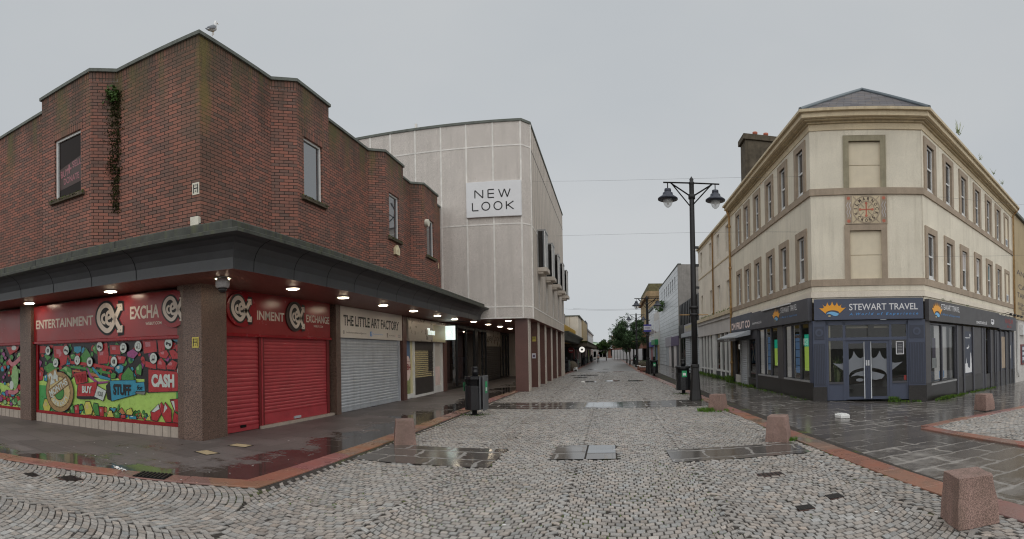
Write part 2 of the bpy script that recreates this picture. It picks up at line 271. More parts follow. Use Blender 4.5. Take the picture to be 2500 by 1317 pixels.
    def build(s,name,parent=None,loc=None,bevel=0):
        o0=Vector(loc) if loc is not None else (OFF.get(parent,Vector((0,0,0))) if parent else Vector((0,0,0)))
        me=bpy.data.meshes.new(name); me.from_pydata([(x-o0.x,y-o0.y,z-o0.z) for x,y,z in s.v],[],s.f)
        for m in s.mats: me.materials.append(MAT[m])
        me.polygons.foreach_set('material_index',s.mi); me.polygons.foreach_set('use_smooth',s.sm); me.update()
        o=bpy.data.objects.new(name,me); COL.objects.link(o)
        if parent: o.parent=parent; OFF[o]=o0
        else: o.location=o0; OFF[o]=o0
        if bevel:
            bv=o.modifiers.new('edge','BEVEL'); bv.width=bevel; bv.segments=2; bv.limit_method='ANGLE'; bv.angle_limit=math.radians(40)
        return o
OFF={}
_gc={}
def glyphs(t,bold,shear):
    k=(t,bold,shear)
    if k not in _gc:
        cu=bpy.data.curves.new('t','FONT'); cu.body=t; cu.offset=bold; cu.shear=shear; cu.size=1; cu.resolution_u=4
        ob=bpy.data.objects.new('t',cu); COL.objects.link(ob); dg=bpy.context.evaluated_depsgraph_get(); dg.update(); me=ob.evaluated_get(dg).to_mesh()
        v=np.array([x.co[:2] for x in me.vertices]); f=[tuple(p.vertices) for p in me.polygons]; ob.evaluated_get(dg).to_mesh_clear(); bpy.data.objects.remove(ob); bpy.data.curves.remove(cu); _gc[k]=(v,f)
    return _gc[k]
def tag(o,label=None,cat=None,group=None,kind=None):
    if label: o['label']=label
    if cat: o['category']=cat
    if group: o['group']=group
    if kind: o['kind']=kind
    return o
def thing(name,label,cat,loc,group=None):
    o=bpy.data.objects.new(name,None); COL.objects.link(o); o.location=loc; o.empty_display_size=.3; OFF[o]=Vector(loc); return tag(o,label,cat,group)
def put(o,F,a,z,parent=None,o_=0.0):
    """stand an object that was modelled in the LOC frame at a place on a wall"""
    p=F(a,o_,z); o.parent=parent; o.location=p-(OFF[parent] if parent else Vector((0,0,0))); o.rotation_euler=(0,0,F.phi); return o
def dup(o,parent=None):
    r=o.copy(); COL.objects.link(r); r.parent=parent
    for ch in list(o.children): dup(ch,r)
    return r
def struct(o): o['kind']='structure'; return o
def gz(x,y): return -.028*max(0.0,x-7.0)
def leaves(mb,centres,n,size,spread,m,flat=.9):
    for _ in range(n):
        cx,cy,cz,r=random.choice(centres); d=Vector((random.gauss(0,1),random.gauss(0,1),random.gauss(0,1))).normalized()*r*random.random()**.4
        p=Vector((cx,cy,cz))+Vector((d.x,d.y,d.z*flat)); a=Vector((random.gauss(0,1),random.gauss(0,1),random.gauss(0,.6))).normalized(); b=a.cross(Vector((random.gauss(0,1),random.gauss(0,1),random.gauss(0,1)))).normalized(); s=size*random.uniform(.6,1.4)
        mb.face([p-a*s,p+b*s*.5,p+a*s,p-b*s*.5],m)
def blades(mb,x,y,z,n,r,h,m):
    for _ in range(n):
        t=random.uniform(0,2*PI); q=r*random.random(); px,py=x+q*math.cos(t),y+q*math.sin(t); t2=random.uniform(0,2*PI); hh=h*random.uniform(.5,1.2); w=.006+.05*h; l=random.uniform(.1,.6)*hh
        dx,dy=math.cos(t2),math.sin(t2); mb.face([(px-dy*w,py+dx*w,z),(px+dy*w,py-dx*w,z),(px+dx*l*.4+dy*w*.6,py+dy*l*.4-dx*w*.6,z+hh*.6),(px+dx*l,py+dy*l,z+hh)],m)

# ------------------------------------------------------------------ ground
def slab_mat(name,dark,dry,bw,rh,ang,wet_lo,wet_hi,dark_wet=.55,jd=.02,rmin=.1,rmax=.55,patch=None,eb=.30):
    """wet natural stone slabs: dark film of water with paler, drier joints and edges"""
    b=N(name); p=b.pos(); rot=b.n('ShaderNodeMapping'); b.l(p,rot.inputs[0]); rot.inputs['Rotation'].default_value=(0,0,math.radians(ang)); v=rot.outputs[0]
    nd=b.n('ShaderNodeTexNoise'); b.l(p,nd.inputs[0]); nd.inputs['Scale'].default_value=5; nd.inputs['Detail'].default_value=4
    off=b.n('ShaderNodeVectorMath',operation='MULTIPLY_ADD'); b.l(nd.outputs['Color'],off.inputs[0]); off.inputs[1].default_value=(.2,.2,0); b.l(v,off.inputs[2])
    def brick(vec,ms,smooth):
        x=b.n('ShaderNodeTexBrick'); b.l(vec,x.inputs[0]); x.inputs['Scale'].default_value=1; x.inputs['Brick Width'].default_value=bw; x.inputs['Row Height'].default_value=rh; x.inputs['Mortar Size'].default_value=ms; x.inputs['Mortar Smooth'].default_value=smooth; x.inputs['Color1'].default_value=(.75,.75,.75,1); x.inputs['Color2'].default_value=(1.15,1.15,1.15,1); x.inputs['Mortar'].default_value=(.9,.9,.9,1); return x
    j=brick(v,.006,.1); e=brick(off.outputs[0],jd,1.0)
    n1=b.noise(p,.55,6,.6); n2=b.noise(p,3.2,5,.6); n3=b.noise(p,60,3)
    sl=b.math('MULTIPLY',b.math('SUBTRACT',b.sep(j.outputs[0])[0],.95),.16)
    n1=b.math('ADD',n1,sl)
    wet=b.ramp(b.math('SUBTRACT',b.math('ADD',n1,b.math('MULTIPLY',n2,.35)),b.math('MULTIPLY',e.outputs[1],eb)),wet_lo,wet_hi)
    if patch:    # water stands along the kerb
        s_=b.sep(p); dm=b.math('SUBTRACT',-4.6,s_[0]); dl=b.math('ADD',b.math('MULTIPLY',b.math('ADD',s_[0],4.3),-.442),b.math('MULTIPLY',b.math('SUBTRACT',s_[1],5.15),.897)); near=b.ramp(b.math('MINIMUM',dm,dl),1.7,.3,0,.34); wet=b.ramp(b.math('ADD',b.math('SUBTRACT',b.math('ADD',n1,b.math('MULTIPLY',n2,.35)),b.math('MULTIPLY',e.outputs[1],.10)),near),wet_lo+.1,wet_hi+.1)
    dryc=b.mix(1.0,dry,e.outputs[0],'MULTIPLY'); g=b.ramp(n3,.3,.7,.8,1.2); dryc=b.mix(1.0,dryc,b.comb(g,g,g),'MULTIPLY'); wetc=b.mix(1.0,dark,e.outputs[0],'MULTIPLY')
    cc=b.mix(wet,dryc,wetc); cc=b.mix(b.math('MULTIPLY',j.outputs[1],.75),cc,c(40,37,34))
    r=b.ramp(wet,0,1,rmax,rmin); b.bump(b.math('ADD',b.math('MULTIPLY',n3,b.ramp(wet,0,1,.25,.012)),b.math('MULTIPLY',n2,.1)),.3,.012)
    MAT[name]=b.done(cc,r,.5); return b.m
slab_mat('pavement slabs',c(98,92,87),c(160,155,150),.9,.5,-6,.37,.62,jd=.05,rmin=.17,rmax=.45,eb=.22)
slab_mat('pavement slabs left',c(66,60,57),c(108,101,99),.75,.6,0,.70,.78,rmin=.09,rmax=.55,patch=1)
slab_mat('band slabs',c(96,91,87),c(150,146,142),.8,.62,0,.42,.54,jd=.05,rmin=.12,rmax=.5)
slab_mat('glossy slabs',c(120,124,128),c(150,150,150),1.2,.6,0,.2,.3,rmin=.05,rmax=.3)
def sett_mat():
    b=N('setts'); p=b.pos(); at=b.n('ShaderNodeAttribute',attribute_name='tint'); n=b.noise(p,90,3,.6); n1=b.noise(p,.7,5)
    f=b.math('ADD',b.ramp(n,.3,.7,.72,1.28),b.ramp(n1,.3,.7,-.12,.12)); cc=b.mix(1.0,at.outputs['Color'],b.comb(f,f,f),'MULTIPLY')
    b.bump(n,.5,.008); MAT['setts']=b.done(cc,b.ramp(n1,.35,.65,.36,.56),.5)
sett_mat()
def joint_mat(name,far=False):
    b=N(name); p=b.pos(); n=b.noise(p,1.3,5); n2=b.noise(p,30,3)
    if far:
        v=b.n('ShaderNodeTexVoronoi',feature='F1'); b.l(p,v.inputs[0]); v.inputs['Scale'].default_value=9; cc=b.mix(b.ramp(v.outputs['Distance'],.3,.75),c(146,141,137),c(80,76,72)); f=b.ramp(n,.3,.7,.88,1.1); cc=b.mix(1.0,cc,b.comb(f,f,f),'MULTIPLY'); MAT[name]=b.done(cc,.42,.5)
    else:
        cc=b.mix(b.ramp(n,.54,.64),c(80,75,71),c(98,108,60)); MAT[name]=b.done(b.mix(b.ramp(n2,.4,.6),cc,c(56,52,49)),.9,.2)
joint_mat('joints'); joint_mat('setts far',True)
def kerb_mat():
    b=N('kerb stone'); p=b.pos(); n=b.noise(p,1.6,5,.6); n2=b.noise(p,70,3); n3=b.n('ShaderNodeTexVoronoi',feature='F1'); b.l(p,n3.inputs[0]); n3.inputs['Scale'].default_value=.9
    cc=b.mix(b.ramp(n,.35,.68),c(150,100,84),c(138,112,100)); g=b.ramp(n2,.3,.7,.85,1.15); cc=b.mix(1.0,cc,b.comb(g,g,g),'MULTIPLY'); cc=b.mix(.18,cc,n3.outputs['Color'],'SOFT_LIGHT'); MAT['kerb stone']=b.done(cc,b.ramp(n,.4,.62,.45,.16),.5)
kerb_mat()
plain('asphalt',c(92,90,88),.7,.3)

g=MB()
for x0,x1,y0,y1 in ((-1500,7,-1500,1500),(7,60,-1500,1500),(60,1500,-1500,1500)):
    g.face([(x0,y0,gz(min(x0,60),0)-.06),(x1,y0,gz(min(x1,60),0)-.06),(x1,y1,gz(min(x1,60),0)-.06),(x0,y1,gz(min(x0,60),0)-.06)],'asphalt')
struct(g.build('ground'))
def kl(y): return -4.3 if y<20 else -4.3+(y-20)*.03 if y<50 else -3.4          # kerb lines of the street
def kr(y): return 3.50-.028*(y-4)
KC=Vector((-4.3,5.15,0)); KD=Vector((-.897,-.442,0))                        # corner of the left kerb and its run to the left
# joint sheet under the setts
g=MB(); g.face([(-16,-4,-.010),(3.9,-4,-.010),(3.9,46,-.010),(-4.6,46,-.010),(-4.6,5.15,-.010),(-16,5.15,-.010)],'joints'); struct(g.build('carriageway'))
g=MB(); g.face([(-4.6,46,-.004),(3.6,46,-.004),(3.6,240,-.004),(-4.6,240,-.004)],'setts far'); struct(g.build('carriageway'))

# setts: every stone a bevelled block, laid in arcs
SV=[];SF=[];ST=[]
BANDS=[(-4.15,-1.86,7.42,8.95),(-1.02,.07,8.1,9.4),(.92,3.2,7.75,8.75),(-4.1,3.1,15.55,17.6)]
COV=[(1.97,2.25,6.53,6.69),(2.4,2.52,5.24,5.38),(1.94,2.06,5.02,5.14),(-6.53,-6.27,3.46,3.68),(-6.98,-6.78,3.1,3.24)]
def add_setts(T,inside,u0,u1,v0,v1,wcol=1.78,h=.092,seed=1):
    rg=np.random.default_rng(seed); R=wcol*.74; half=math.asin(wcol/2/R)
    for k in range(int(math.floor(u0/wcol)),int(math.ceil(u1/wcol))+1):
        xc=(k+.5)*wcol; nst=int(round(2*half*R/.096))
        for i in range(int((v0-.6)/h),int((v1+.6)/h)+1):
            es=np.linspace(-half,half,nst+1)
            if i%2: es=np.r_[-half,(es[:-1]+es[1:])/2,half]
            es=es+np.r_[0,rg.uniform(-.013,.013,len(es)-2),0]
            e0=.085*(1 if (i+k)%2 else -1); e1=.085*(1 if (i+k+1)%2 else -1); es[0]+=e0/R; es[-1]+=e1/R
            for j in range(len(es)-1):
                q=[]
                for (t,ii) in ((es[j],i),(es[j+1],i),(es[j+1],i+1),(es[j],i+1)):
                    x=R*math.sin(t+0); y=ii*h-R*math.cos(t)+R; q.append((xc+x,y))
                q=np.array(q); m=q.mean(0); w=T(m[0],m[1])
                if not inside(w[0],w[1]): continue
                r=rg.uniform(.95,1.01); q=m+(q-m)*[[.945*r,.94*r]]+rg.uniform(-.0055,.0055,(4,2)); qi=m+(q-m)*.86
                z=rg.normal(0,.003); tx,ty=rg.normal(0,.045,2); k0=len(SV); gzz=gz(w[0],w[1])
                for P,dz in ((q,-.011),(qi,0)):
                    for a in P:
                        X,Y=T(a[0],a[1]); SV.append((X,Y,gzz+z+dz+(a[0]-m[0])*tx+(a[1]-m[1])*ty))
                SF.extend([(k0+4,k0+5,k0+6,k0+7),(k0,k0+1,k0+5,k0+4),(k0+1,k0+2,k0+6,k0+5),(k0+2,k0+3,k0+7,k0+6),(k0+3,k0,k0+4,k0+7)])
                t=rg.normal(1,.11); hue=rg.normal(0,.035); ST.append((t*(1+hue),t,t*(1-hue*.8)))
def blocked(x,y):
    return any(a<x<b and d<y<e for a,b,d,e in BANDS) or any(a<x<b and d<y<e for a,b,d,e in COV)
def street(x,y): return kl(y)+.02<x<kr(y)-.02 and y<46 and not blocked(x,y) and not plaza(x,y)
def plaza(x,y): return x<-4.28 and y<5.6 or (x<-2.2-(y-1.0)*.5 and y<5.1)
# which side is the carriageway: towards the camera
_t=(Vector((0,0,0))-KC); _sgn=1 if (_t.x*(-KD.y)+_t.y*KD.x)>0 else -1
def left_plaza(x,y):
    d=Vector((x,y,0))-KC; return plaza(x,y) and _sgn*(d.x*(-KD.y)+d.y*KD.x)>.02 and x>-15 and not blocked(x,y)
add_setts(lambda u,v:(u+1.2,v),street,-4.4,4.0,.8,46)
_pp=Vector((-KD.y,KD.x,0)); add_setts(lambda u,v:(KC.x+KD.x*v+_pp.x*u,KC.y+KD.y*v+_pp.y*u),left_plaza,-12,12,-3,14,seed=3)
T2=[(6.3,8.75),(20,13.0),(20,-3),(6.9,-3),(6.6,3)]
def tri(x,y):
    ins=False; n=len(T2)
    for i in range(n):
        (x1,y1),(x2,y2)=T2[i],T2[(i+1)%n]
        if (y1>y)!=(y2>y) and x<(x2-x1)*(y-y1)/(y2-y1)+x1: ins=not ins
    return ins
add_setts(lambda u,v:(6+v*.966-u*.259,3+v*.259+u*.966),tri,-8,11,-2,15,seed=5)
me=bpy.data.meshes.new('setts'); nv,nf=len(SV),len(SF); me.from_pydata(SV,[],SF); me.materials.append(MAT['setts'])
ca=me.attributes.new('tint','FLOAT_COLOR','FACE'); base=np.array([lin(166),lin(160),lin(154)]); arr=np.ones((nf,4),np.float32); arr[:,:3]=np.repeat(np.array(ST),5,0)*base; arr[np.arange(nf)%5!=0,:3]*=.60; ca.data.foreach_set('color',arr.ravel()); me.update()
o=bpy.data.objects.new('stone_setts',me); COL.objects.link(o); struct(o)
# the joint sheet of the small plaza on the right
def sheet(pts,dz,m,name,step=2.0):
    """a pavement sheet that follows the fall of the ground: cut into strips along x"""
    g=MB(); xs=[p[0] for p in pts]; x=min(xs); X=max(xs)
    def cut(poly,x0,x1):
        for lim,sg in ((x0,1),(x1,-1)):
            out=[]
            for i in range(len(poly)):
                a,b=poly[i],poly[(i+1)%len(poly)]; da,db=sg*(a[0]-lim),sg*(b[0]-lim)
                if da>=0: out.append(a)
                if da*db<0: t=da/(da-db); out.append((a[0]+(b[0]-a[0])*t,a[1]+(b[1]-a[1])*t))
            poly=out
            if not poly: break
        return poly
    edges=[e for e in (x,7.0,X) if x<=e<=X]
    for a,b in zip(edges[:-1],edges[1:]):
        q=cut(list(pts),a,b)
        if len(q)>2: g.face([(u,v,gz(u,v)+dz) for u,v in q],m)
    return struct(g.build(name))
sheet([(3.3,-6),(60,-6),(60,70),(7.2,70),(6.2,200),(2.0,200),(2.9,24),(3.32,10)],-.022,'pavement slabs','pavement')
sheet(T2,-.014,'joints','carriageway')
# left pavement
g=MB(); g.face([(KC.x-.3,KC.y+.18,.006),(-4.66,20,.006),(-4.2,36,.006),(-3.8,50,.006),(-3.8,200,.006),(-10,200,.006),(-10,7,.006),(-22,4.2,.006),(KC.x-.3+KD.x*18,KC.y+.18+KD.y*18,.006)],'pavement slabs left'); struct(g.build('pavement'))
# kerbs: individual sandstone blocks
def kerb(path,w,side,dz=.012,l=1.05):
    g=MB(); 
    for (x0,y0),(x1,y1) in zip(path[:-1],path[1:]):
        d=Vector((x1-x0,y1-y0,0)); n=max(1,round(d.length/l)); d/=n; e=d.normalized(); s=Vector((e.y,-e.x,0))*side*w
        for i in range(n):
            p=Vector((x0,y0,0))+d*i+e*.004; q=Vector((x0,y0,0))+d*(i+1)-e*.004; z=dz+random.uniform(-.003,.003)
            P=[p,q,q+s,p+s]; g.hexa([(v.x,v.y,gz(v.x,v.y)-.05) for v in P]+[(v.x,v.y,gz(v.x,v.y)+z) for v in P],'kerb stone')
    return struct(g.build('kerb',bevel=.012))
kerb([(KC.x,KC.y),(-4.3,20),(-3.85,35),(-3.4,50),(-3.4,120)],.38,-1)
kerb([(KC.x+KD.x*16,KC.y+KD.y*16),(KC.x,KC.y)],.36,-1)
kerb([(3.66,-3),(3.50,4),(3.33,10),(3.16,16),(2.9,25),(2.3,46),(2.3,120)],.36,1)
kerb([(6.3,8.75),(20,13.0)],.26,-1); kerb([(6.9,-3),(6.6,3),(6.3,8.75)],.26,-1)
# slab bands and pale wet slabs let into the setts
g=MB()
for a,b,d,e in (BANDS[0],BANDS[2]): g.face([(a,d,.004),(b,d,.004),(b,e,.004),(a,e,.004)],'band slabs')
g.face([(-4.1,15.55,.004),(3.1,15.55,.004),(3.1,17.6,.004),(-4.1,17.6,.004)],'band slabs'); struct(g.build('paving_band'))
g=MB()
for a,b,d,e,m in ((-1.0,-.46,8.14,8.72,'band slabs'),(-1.0,-.46,8.75,9.36,'band slabs'),(-.43,.05,8.14,8.6,'band slabs'),(-.43,.05,8.63,9.36,'glossy slabs')): g.face([(a,d,.005),(b,d,.005),(b,e,.005),(a,e,.005)],m)
for k in range(4): g.face([(-.9+k*.32,15.9,.008),(-.6+k*.32,15.9,.008),(-.6+k*.32,17.3,.008),(-.9+k*.32,17.3,.008)],'glossy slabs')
for k,(x,y) in enumerate(((-1.8,29.5),(-.4,30),(1,29.6),(-2.6,35),(-1.2,44),(.2,44),(-2.4,52),(-.8,52))): g.face([(x,y,.006),(x+.9,y,.006),(x+.9,y+1.2,.006),(x,y+1.2,.006)],'glossy slabs')
g.face([(-3.3,38.0,.006),(-1.0,38.0,.006),(-1.0,39.6,.006),(-2.9,39.6,.006)],'glossy slabs')
struct(g.build('paving_band'))
# ------------------------------------------------------------------ brick corner building with the canopy
B0=(-7.6,7.35); FM=Fr((-7.6,0),0); FL=Fr(B0,76.6)          # right-hand front (a = y) and left-hand front (a runs left to right, 0 at the corner)
FMS=Fr((-7.85,0),0)                                          # the recessed shopfront plane
TOPZ=8.5
def Lpt(a,o): v=FL(a,o,0); return (v.x,v.y)
bb=thing('brick_building','red brick corner building with stepped bays and a black curved canopy over its shops','building',(-7.6,7.35,0))
EY=22.1
mb=MB(); tb=MB()
# wall runs: list of (plan points); holes only in bays
def plan_wall(mb,P,Q,z0,z1,m): mb.face([(P[0],P[1],z0),(Q[0],Q[1],z0),(Q[0],Q[1],z1),(P[0],P[1],z1)],m)
MBAYS=[(9.76,10.22,11.73,10.51,11.38),(14.9,15.28,16.80,15.56,16.40),(18.51,18.85,20.49,19.15,19.98)]
LBAYS=[(-2.29,-2.73,-4.53,-3.07,-4.03),(-7.6,-8.05,-9.85,-8.4,-9.3)]
OM=.45; OL=.47; SZ=.21
bays=[]
y=7.35
for a,b,e,w0,w1 in MBAYS: plan_wall(mb,(-7.6,y),(-7.6,a),3.9,TOPZ-SZ,'brick'); plan_wall(tb,(-7.6,y),(-7.6,a),TOPZ-SZ,TOPZ,'soldier brick'); y=e
plan_wall(mb,(-7.6,y),(-7.6,EY),3.9,TOPZ-SZ,'brick'); plan_wall(tb,(-7.6,y),(-7.6,EY),TOPZ-SZ,TOPZ,'soldier brick')
a0=0.0
for a,b,e,w0,w1 in LBAYS: plan_wall(mb,Lpt(a0,0),Lpt(a,0),3.9,TOPZ-SZ,'brick'); plan_wall(tb,Lpt(a0,0),Lpt(a,0),TOPZ-SZ,TOPZ,'soldier brick'); a0=e
plan_wall(mb,Lpt(a0,0),Lpt(-16,0),3.9,TOPZ-SZ,'brick'); plan_wall(tb,Lpt(a0,0),Lpt(-16,0),TOPZ-SZ,TOPZ,'soldier brick')
mb.face([(-7.6,7.35,TOPZ-.25),(-7.6,EY,TOPZ-.25),(-20,EY,TOPZ-.25),(*Lpt(-16,0),TOPZ-.25)],'joint dark')   # flat roof behind the parapet
k0=len(mb.v); mb.v+=tb.v; mb.f+=[tuple(i+k0 for i in f) for f in tb.f]; mb.mi+=[mb._m('soldier brick')]*len(tb.f); mb.sm+=tb.sm; w=mb.build('wall',bb)
# bays
def brick_bay(F,o,a,b,e,w0,w1,sgn,pm='window glass'):
    m=MB(); lo,hi=min(b,e),max(b,e); h0,h1=min(w0,w1),max(w0,w1); zb,zt=5.74,7.27
    m.wall(F,lo,hi,3.9,TOPZ-SZ,o,[(h0,h1,zb,zt)],'brick',.13)
    m.face([F(a,0,3.9),F(b,o,3.9),F(b,o,TOPZ-SZ),F(a,0,TOPZ-SZ)],'brick'); m.face([F(e,o,3.9),F(e,0,3.9),F(e,0,TOPZ-SZ),F(e,o,TOPZ-SZ)],'brick')
    m.quad(F,lo,hi,o+.002,TOPZ-SZ,TOPZ,'soldier brick'); m.face([F(a,0.002,TOPZ-SZ),F(b,o+.002,TOPZ-SZ),F(b,o+.002,TOPZ),F(a,.002,TOPZ)],'soldier brick'); m.face([F(e,o,TOPZ-SZ),F(e,0,TOPZ-SZ),F(e,0,TOPZ),F(e,o,TOPZ)],'soldier brick')
    m.quad(F,h0-.06,h1+.06,o+.004,zt,zt+.225,'soldier brick'); m.quad(F,lo+.02,hi-.02,o+.004,3.95,4.2,'soldier brick')
    bay=m.build('bay',bb)
    wf=MB(); t=.055
    for q in ((h0,h0+t,zb,zt),(h1-t,h1,zb,zt),(h0+t,h1-t,zb,zb+t),(h0+t,h1-t,zt-t,zt)): wf.box(F,q[0],q[1],o-.125,o-.06,q[2],q[3],'white frame')
    for q in ((h0+t,h0+t+.03,zb+t,zt-t),(h1-t-.03,h1-t,zb+t,zt-t)): wf.box(F,q[0],q[1],o-.12,o-.08,q[2],q[3],'grey frame')
    wo=wf.build('window',bb)
    g=MB(); g.quad(F,h0+t,h1-t,o-.10,zb+t,zt-t,pm); g.build('pane',wo)
    s=MB(); s.box(F,h0-.13,h1+.13,o-.08,o+.09,zb-.1,zb-.005,'chimney render'); so=s.build('sill',wo,bevel=.01)
    g=MB()
    for _ in range(700):
        aa=random.uniform(h0-.13,h1+.13); oo=random.uniform(o-.04,o+.10); zz=zb-.005-max(0,oo-o-.06)*1.6; r=random.uniform(.012,.03); x=F(aa,oo,zz)
        g.face([x+Vector((random.uniform(-r,r),random.uniform(-r,r),random.uniform(-.004,r*1.3))) for _ in range(4)],random.choice(['moss','moss','moss bright']))
    g.build('moss',wo); return wo,h0,h1,zb,zt
wl=[]
for q in MBAYS: wl.append((FM,OM)+brick_bay(FM,OM,*q,1))
for q in LBAYS: wl.append((FL,OL)+brick_bay(FL,OL,*q,-1,'dull glass'))
# painted board seen behind the left window, poster boards inside
F,o,wo,h0,h1,zb,zt=wl[3]; g=MB(); g.poly(F,[(h0+.1,zb+.25),(h1-.07,zb+.32),(h1-.07,zb+.95),(h0+.1,zb+.78)],o-.096,'jamb brown'); g.text(F,'BUY',h0+.13,h0+.42,zb+.56,zb+.74,o-.094,'poster pink',.02,0,.1); g.text(F,'SELL',h0+.56,h1-.09,zb+.72,zb+.88,o-.094,'poster pink',.02,0,.1); g.text(F,'DONATE',h0+.24,h1-.16,zb+.38,zb+.54,o-.094,'poster pink',.02,0,.08); g.box(F,h0+.42,h0+.47,o-.096,o-.092,zb+.6,zb+.82,'poster pink'); g.box(F,h0+.36,h0+.53,o-.0955,o-.0915,zb+.69,zb+.74,'poster pink'); g.build('window_poster',wo)
# coping follows the plan
def coping_path():
    pts=[Lpt(-16,0)]
    for a,b,e,_,_ in reversed(LBAYS): pts+=[Lpt(e,0),Lpt(e,OL),Lpt(b,OL),Lpt(a,0)]
    pts+=[B0]
    for a,b,e,_,_ in MBAYS: pts+=[(-7.6,a),(-7.6+OM,b),(-7.6+OM,e),(-7.6,e)]
    return pts+[(-7.6,EY)]
def ribbon(mb,path,oin,oout,z0,z1,m):
    """a strip with mitred corners along a plan path; outside is on the right of the path"""
    P=[Vector((p[0],p[1],0)) for p in path]; n=len(P); D=[(P[i+1]-P[i]).normalized() for i in range(n-1)]; R=[]
    for i in range(n):
        d0=D[max(i-1,0)]; d1=D[min(i,n-2)]; n0=Vector((d0.y,-d0.x,0)); n1=Vector((d1.y,-d1.x,0)); b=(n0+n1).normalized(); R.append(b/max(.35,b.dot(n0)))
    for i in range(n-1):
        q=[P[i]+R[i]*oin,P[i+1]+R[i+1]*oin,P[i+1]+R[i+1]*oout,P[i]+R[i]*oout]; mb.hexa([(v.x,v.y,z0) for v in q]+[(v.x,v.y,z1) for v in q],m)
m=MB(); ribbon(m,coping_path(),-.28,.05,TOPZ,TOPZ+.075,'coping'); m.build('coping',bb)
# canopy: cove profile swept round the corner
PROF=[(0,0,4.03),(1.98,1.64,3.99),(2.0,1.66,3.97),(2.0,1.66,3.83),(2.16,1.76,3.82),(2.2,1.8,3.80),(2.2,1.8,3.745),(2.14,1.74,3.72),(2.05,1.64,3.70),(1.94,1.53,3.64),(1.86,1.44,3.54),(1.81,1.39,3.42),(1.80,1.38,3.26),(1.80,1.38,3.225)]
def can_pts(oM,oL):
    # corner of the two offset lines
    X=-7.6+oM; n=FL.n; u=FL.u; P=FL(0,oL,0); t=(X-P.x)/u.x; Cn=P+u*t; return FL(-16,oL,0),Cn,Vector((X,22.28,0))
m=MB()
for i in range(len(PROF)-1):
    A=can_pts(*PROF[i][:2]); Bq=can_pts(*PROF[i+1][:2]); za,zb=PROF[i][2],PROF[i+1][2]
    for k in (0,1): m.face([A[k]+Vector((0,0,za)),A[k+1]+Vector((0,0,za)),Bq[k+1]+Vector((0,0,zb)),Bq[k]+Vector((0,0,zb))],'canopy lead' if i<6 else 'canopy metal',smooth=(i>=7))
E_=[Vector((-7.6+p[0],22.28,p[2])) for p in PROF]+[Vector((-7.6,22.28,3.225))]; m.face(E_,'canopy metal')
def joint(fn,i0,i1,w,lift,mm):
    for i in range(i0,i1):
        p,q=PROF[i],PROF[i+1]; m.face([fn(-w,p),fn(w,p),fn(w,q),fn(-w,q)],mm)
yk=6.9
while yk<22.2:
    Y=yk; joint(lambda w,p:Vector((-7.6+p[0]+.004,Y+w,p[2])),6,13,.009,0,'joint dark'); joint(lambda w,p:Vector((-7.6+p[0]+.004,Y+.4+w,p[2]+.003)),1,6,.006,0,'joint dark'); yk+=1.22
ak=-.6
while ak>-15:
    A_=ak; joint(lambda w,p:FL(A_+w,p[1]+.004,p[2]),6,13,.009,0,'joint dark'); joint(lambda w,p:FL(A_-.3+w,p[1]+.004,p[2]+.003),1,6,.006,0,'joint dark'); ak-=1.22
can=m.build('canopy',bb)
m=MB()
A=can_pts(1.79,1.37); m.face([A[0]+Vector((0,0,3.26)),A[1]+Vector((0,0,3.26)),Vector((-5.81,22.3,3.26)),Vector((-8.6,22.3,3.26)),Vector((-8.6,7.6,3.26)),FL(-16,-.4,3.26)],'soffit boards')
m.build('soffit',can)
for a_ in (-3.4,): pass
# recessed lights in the soffit
def light(x,y,par,z=3.25,r=.145):
    m=MB(); m.lathe(x,y,[(r+.025,z-.004),(r+.02,z-.016),(r,z-.012)],'white frame',16); o=m.build('ceiling_light',par); g=MB(); g.lathe(x,y,[(r-.01,z-.022),(r*.6,z-.032)],'light warm',16); g.build('diffuser',o)
for x,y in ((-15.6,5.05),(-12.54,5.75),(-9.56,6.4),(-6.75,7.1),(-6.62,9.23),(-6.58,11.4),(-6.58,13.8),(-6.54,16.1),(-6.52,18.5),(-6.5,20.6)): light(x,y,bb)
# granite pillars
def pillar(pts,z1=3.26,mm='granite'): m=MB(); m.column(pts,0,z1,mm); return m.build('pillar',bb)
pillar([(-7.97,7.16),(-7.55,7.29),(-7.62,8.12),(-8.12,8.12),(-8.2,7.2)])
for a in (-5.52,-10.9): pillar([Lpt(a,-.3),Lpt(a-.5,-.3),Lpt(a-.5,.09),Lpt(a,.09)])
pillar([(-8.1,12.82),(-8.1,13.08),(-7.66,13.08),(-7.66,12.82)])
pillar([(-8.1,17.86),(-8.1,18.2),(-7.7,18.2),(-7.7,17.86)],mm='red granite')
pillar([(-8.1,22.72),(-8.1,23.12),(-7.7,23.12),(-7.7,22.72)],mm='red granite')
# stall risers of pale tiles and the walls behind the shopfront
for a0,a1 in ((-5.42,-.4),(-10.8,-6.06)):
    m=MB(); m.box(FL,a0,a1,-.3,-.02,0,.235,'tile'); n=int((a1-a0)/.21)
    for k in range(1,n): m.box(FL,a0+(a1-a0)*k/n-.004,a0+(a1-a0)*k/n+.004,-.03,-.017,.0,.235,'tile joint')
    m.build('stall_riser',bb)
m=MB(); m.quad(FL,-16,0,-.3,0,3.26,'jamb red'); m.box(FMS,8.1,23,-.4,-.2,0,3.26,'jamb brown'); m.build('back_wall',bb)
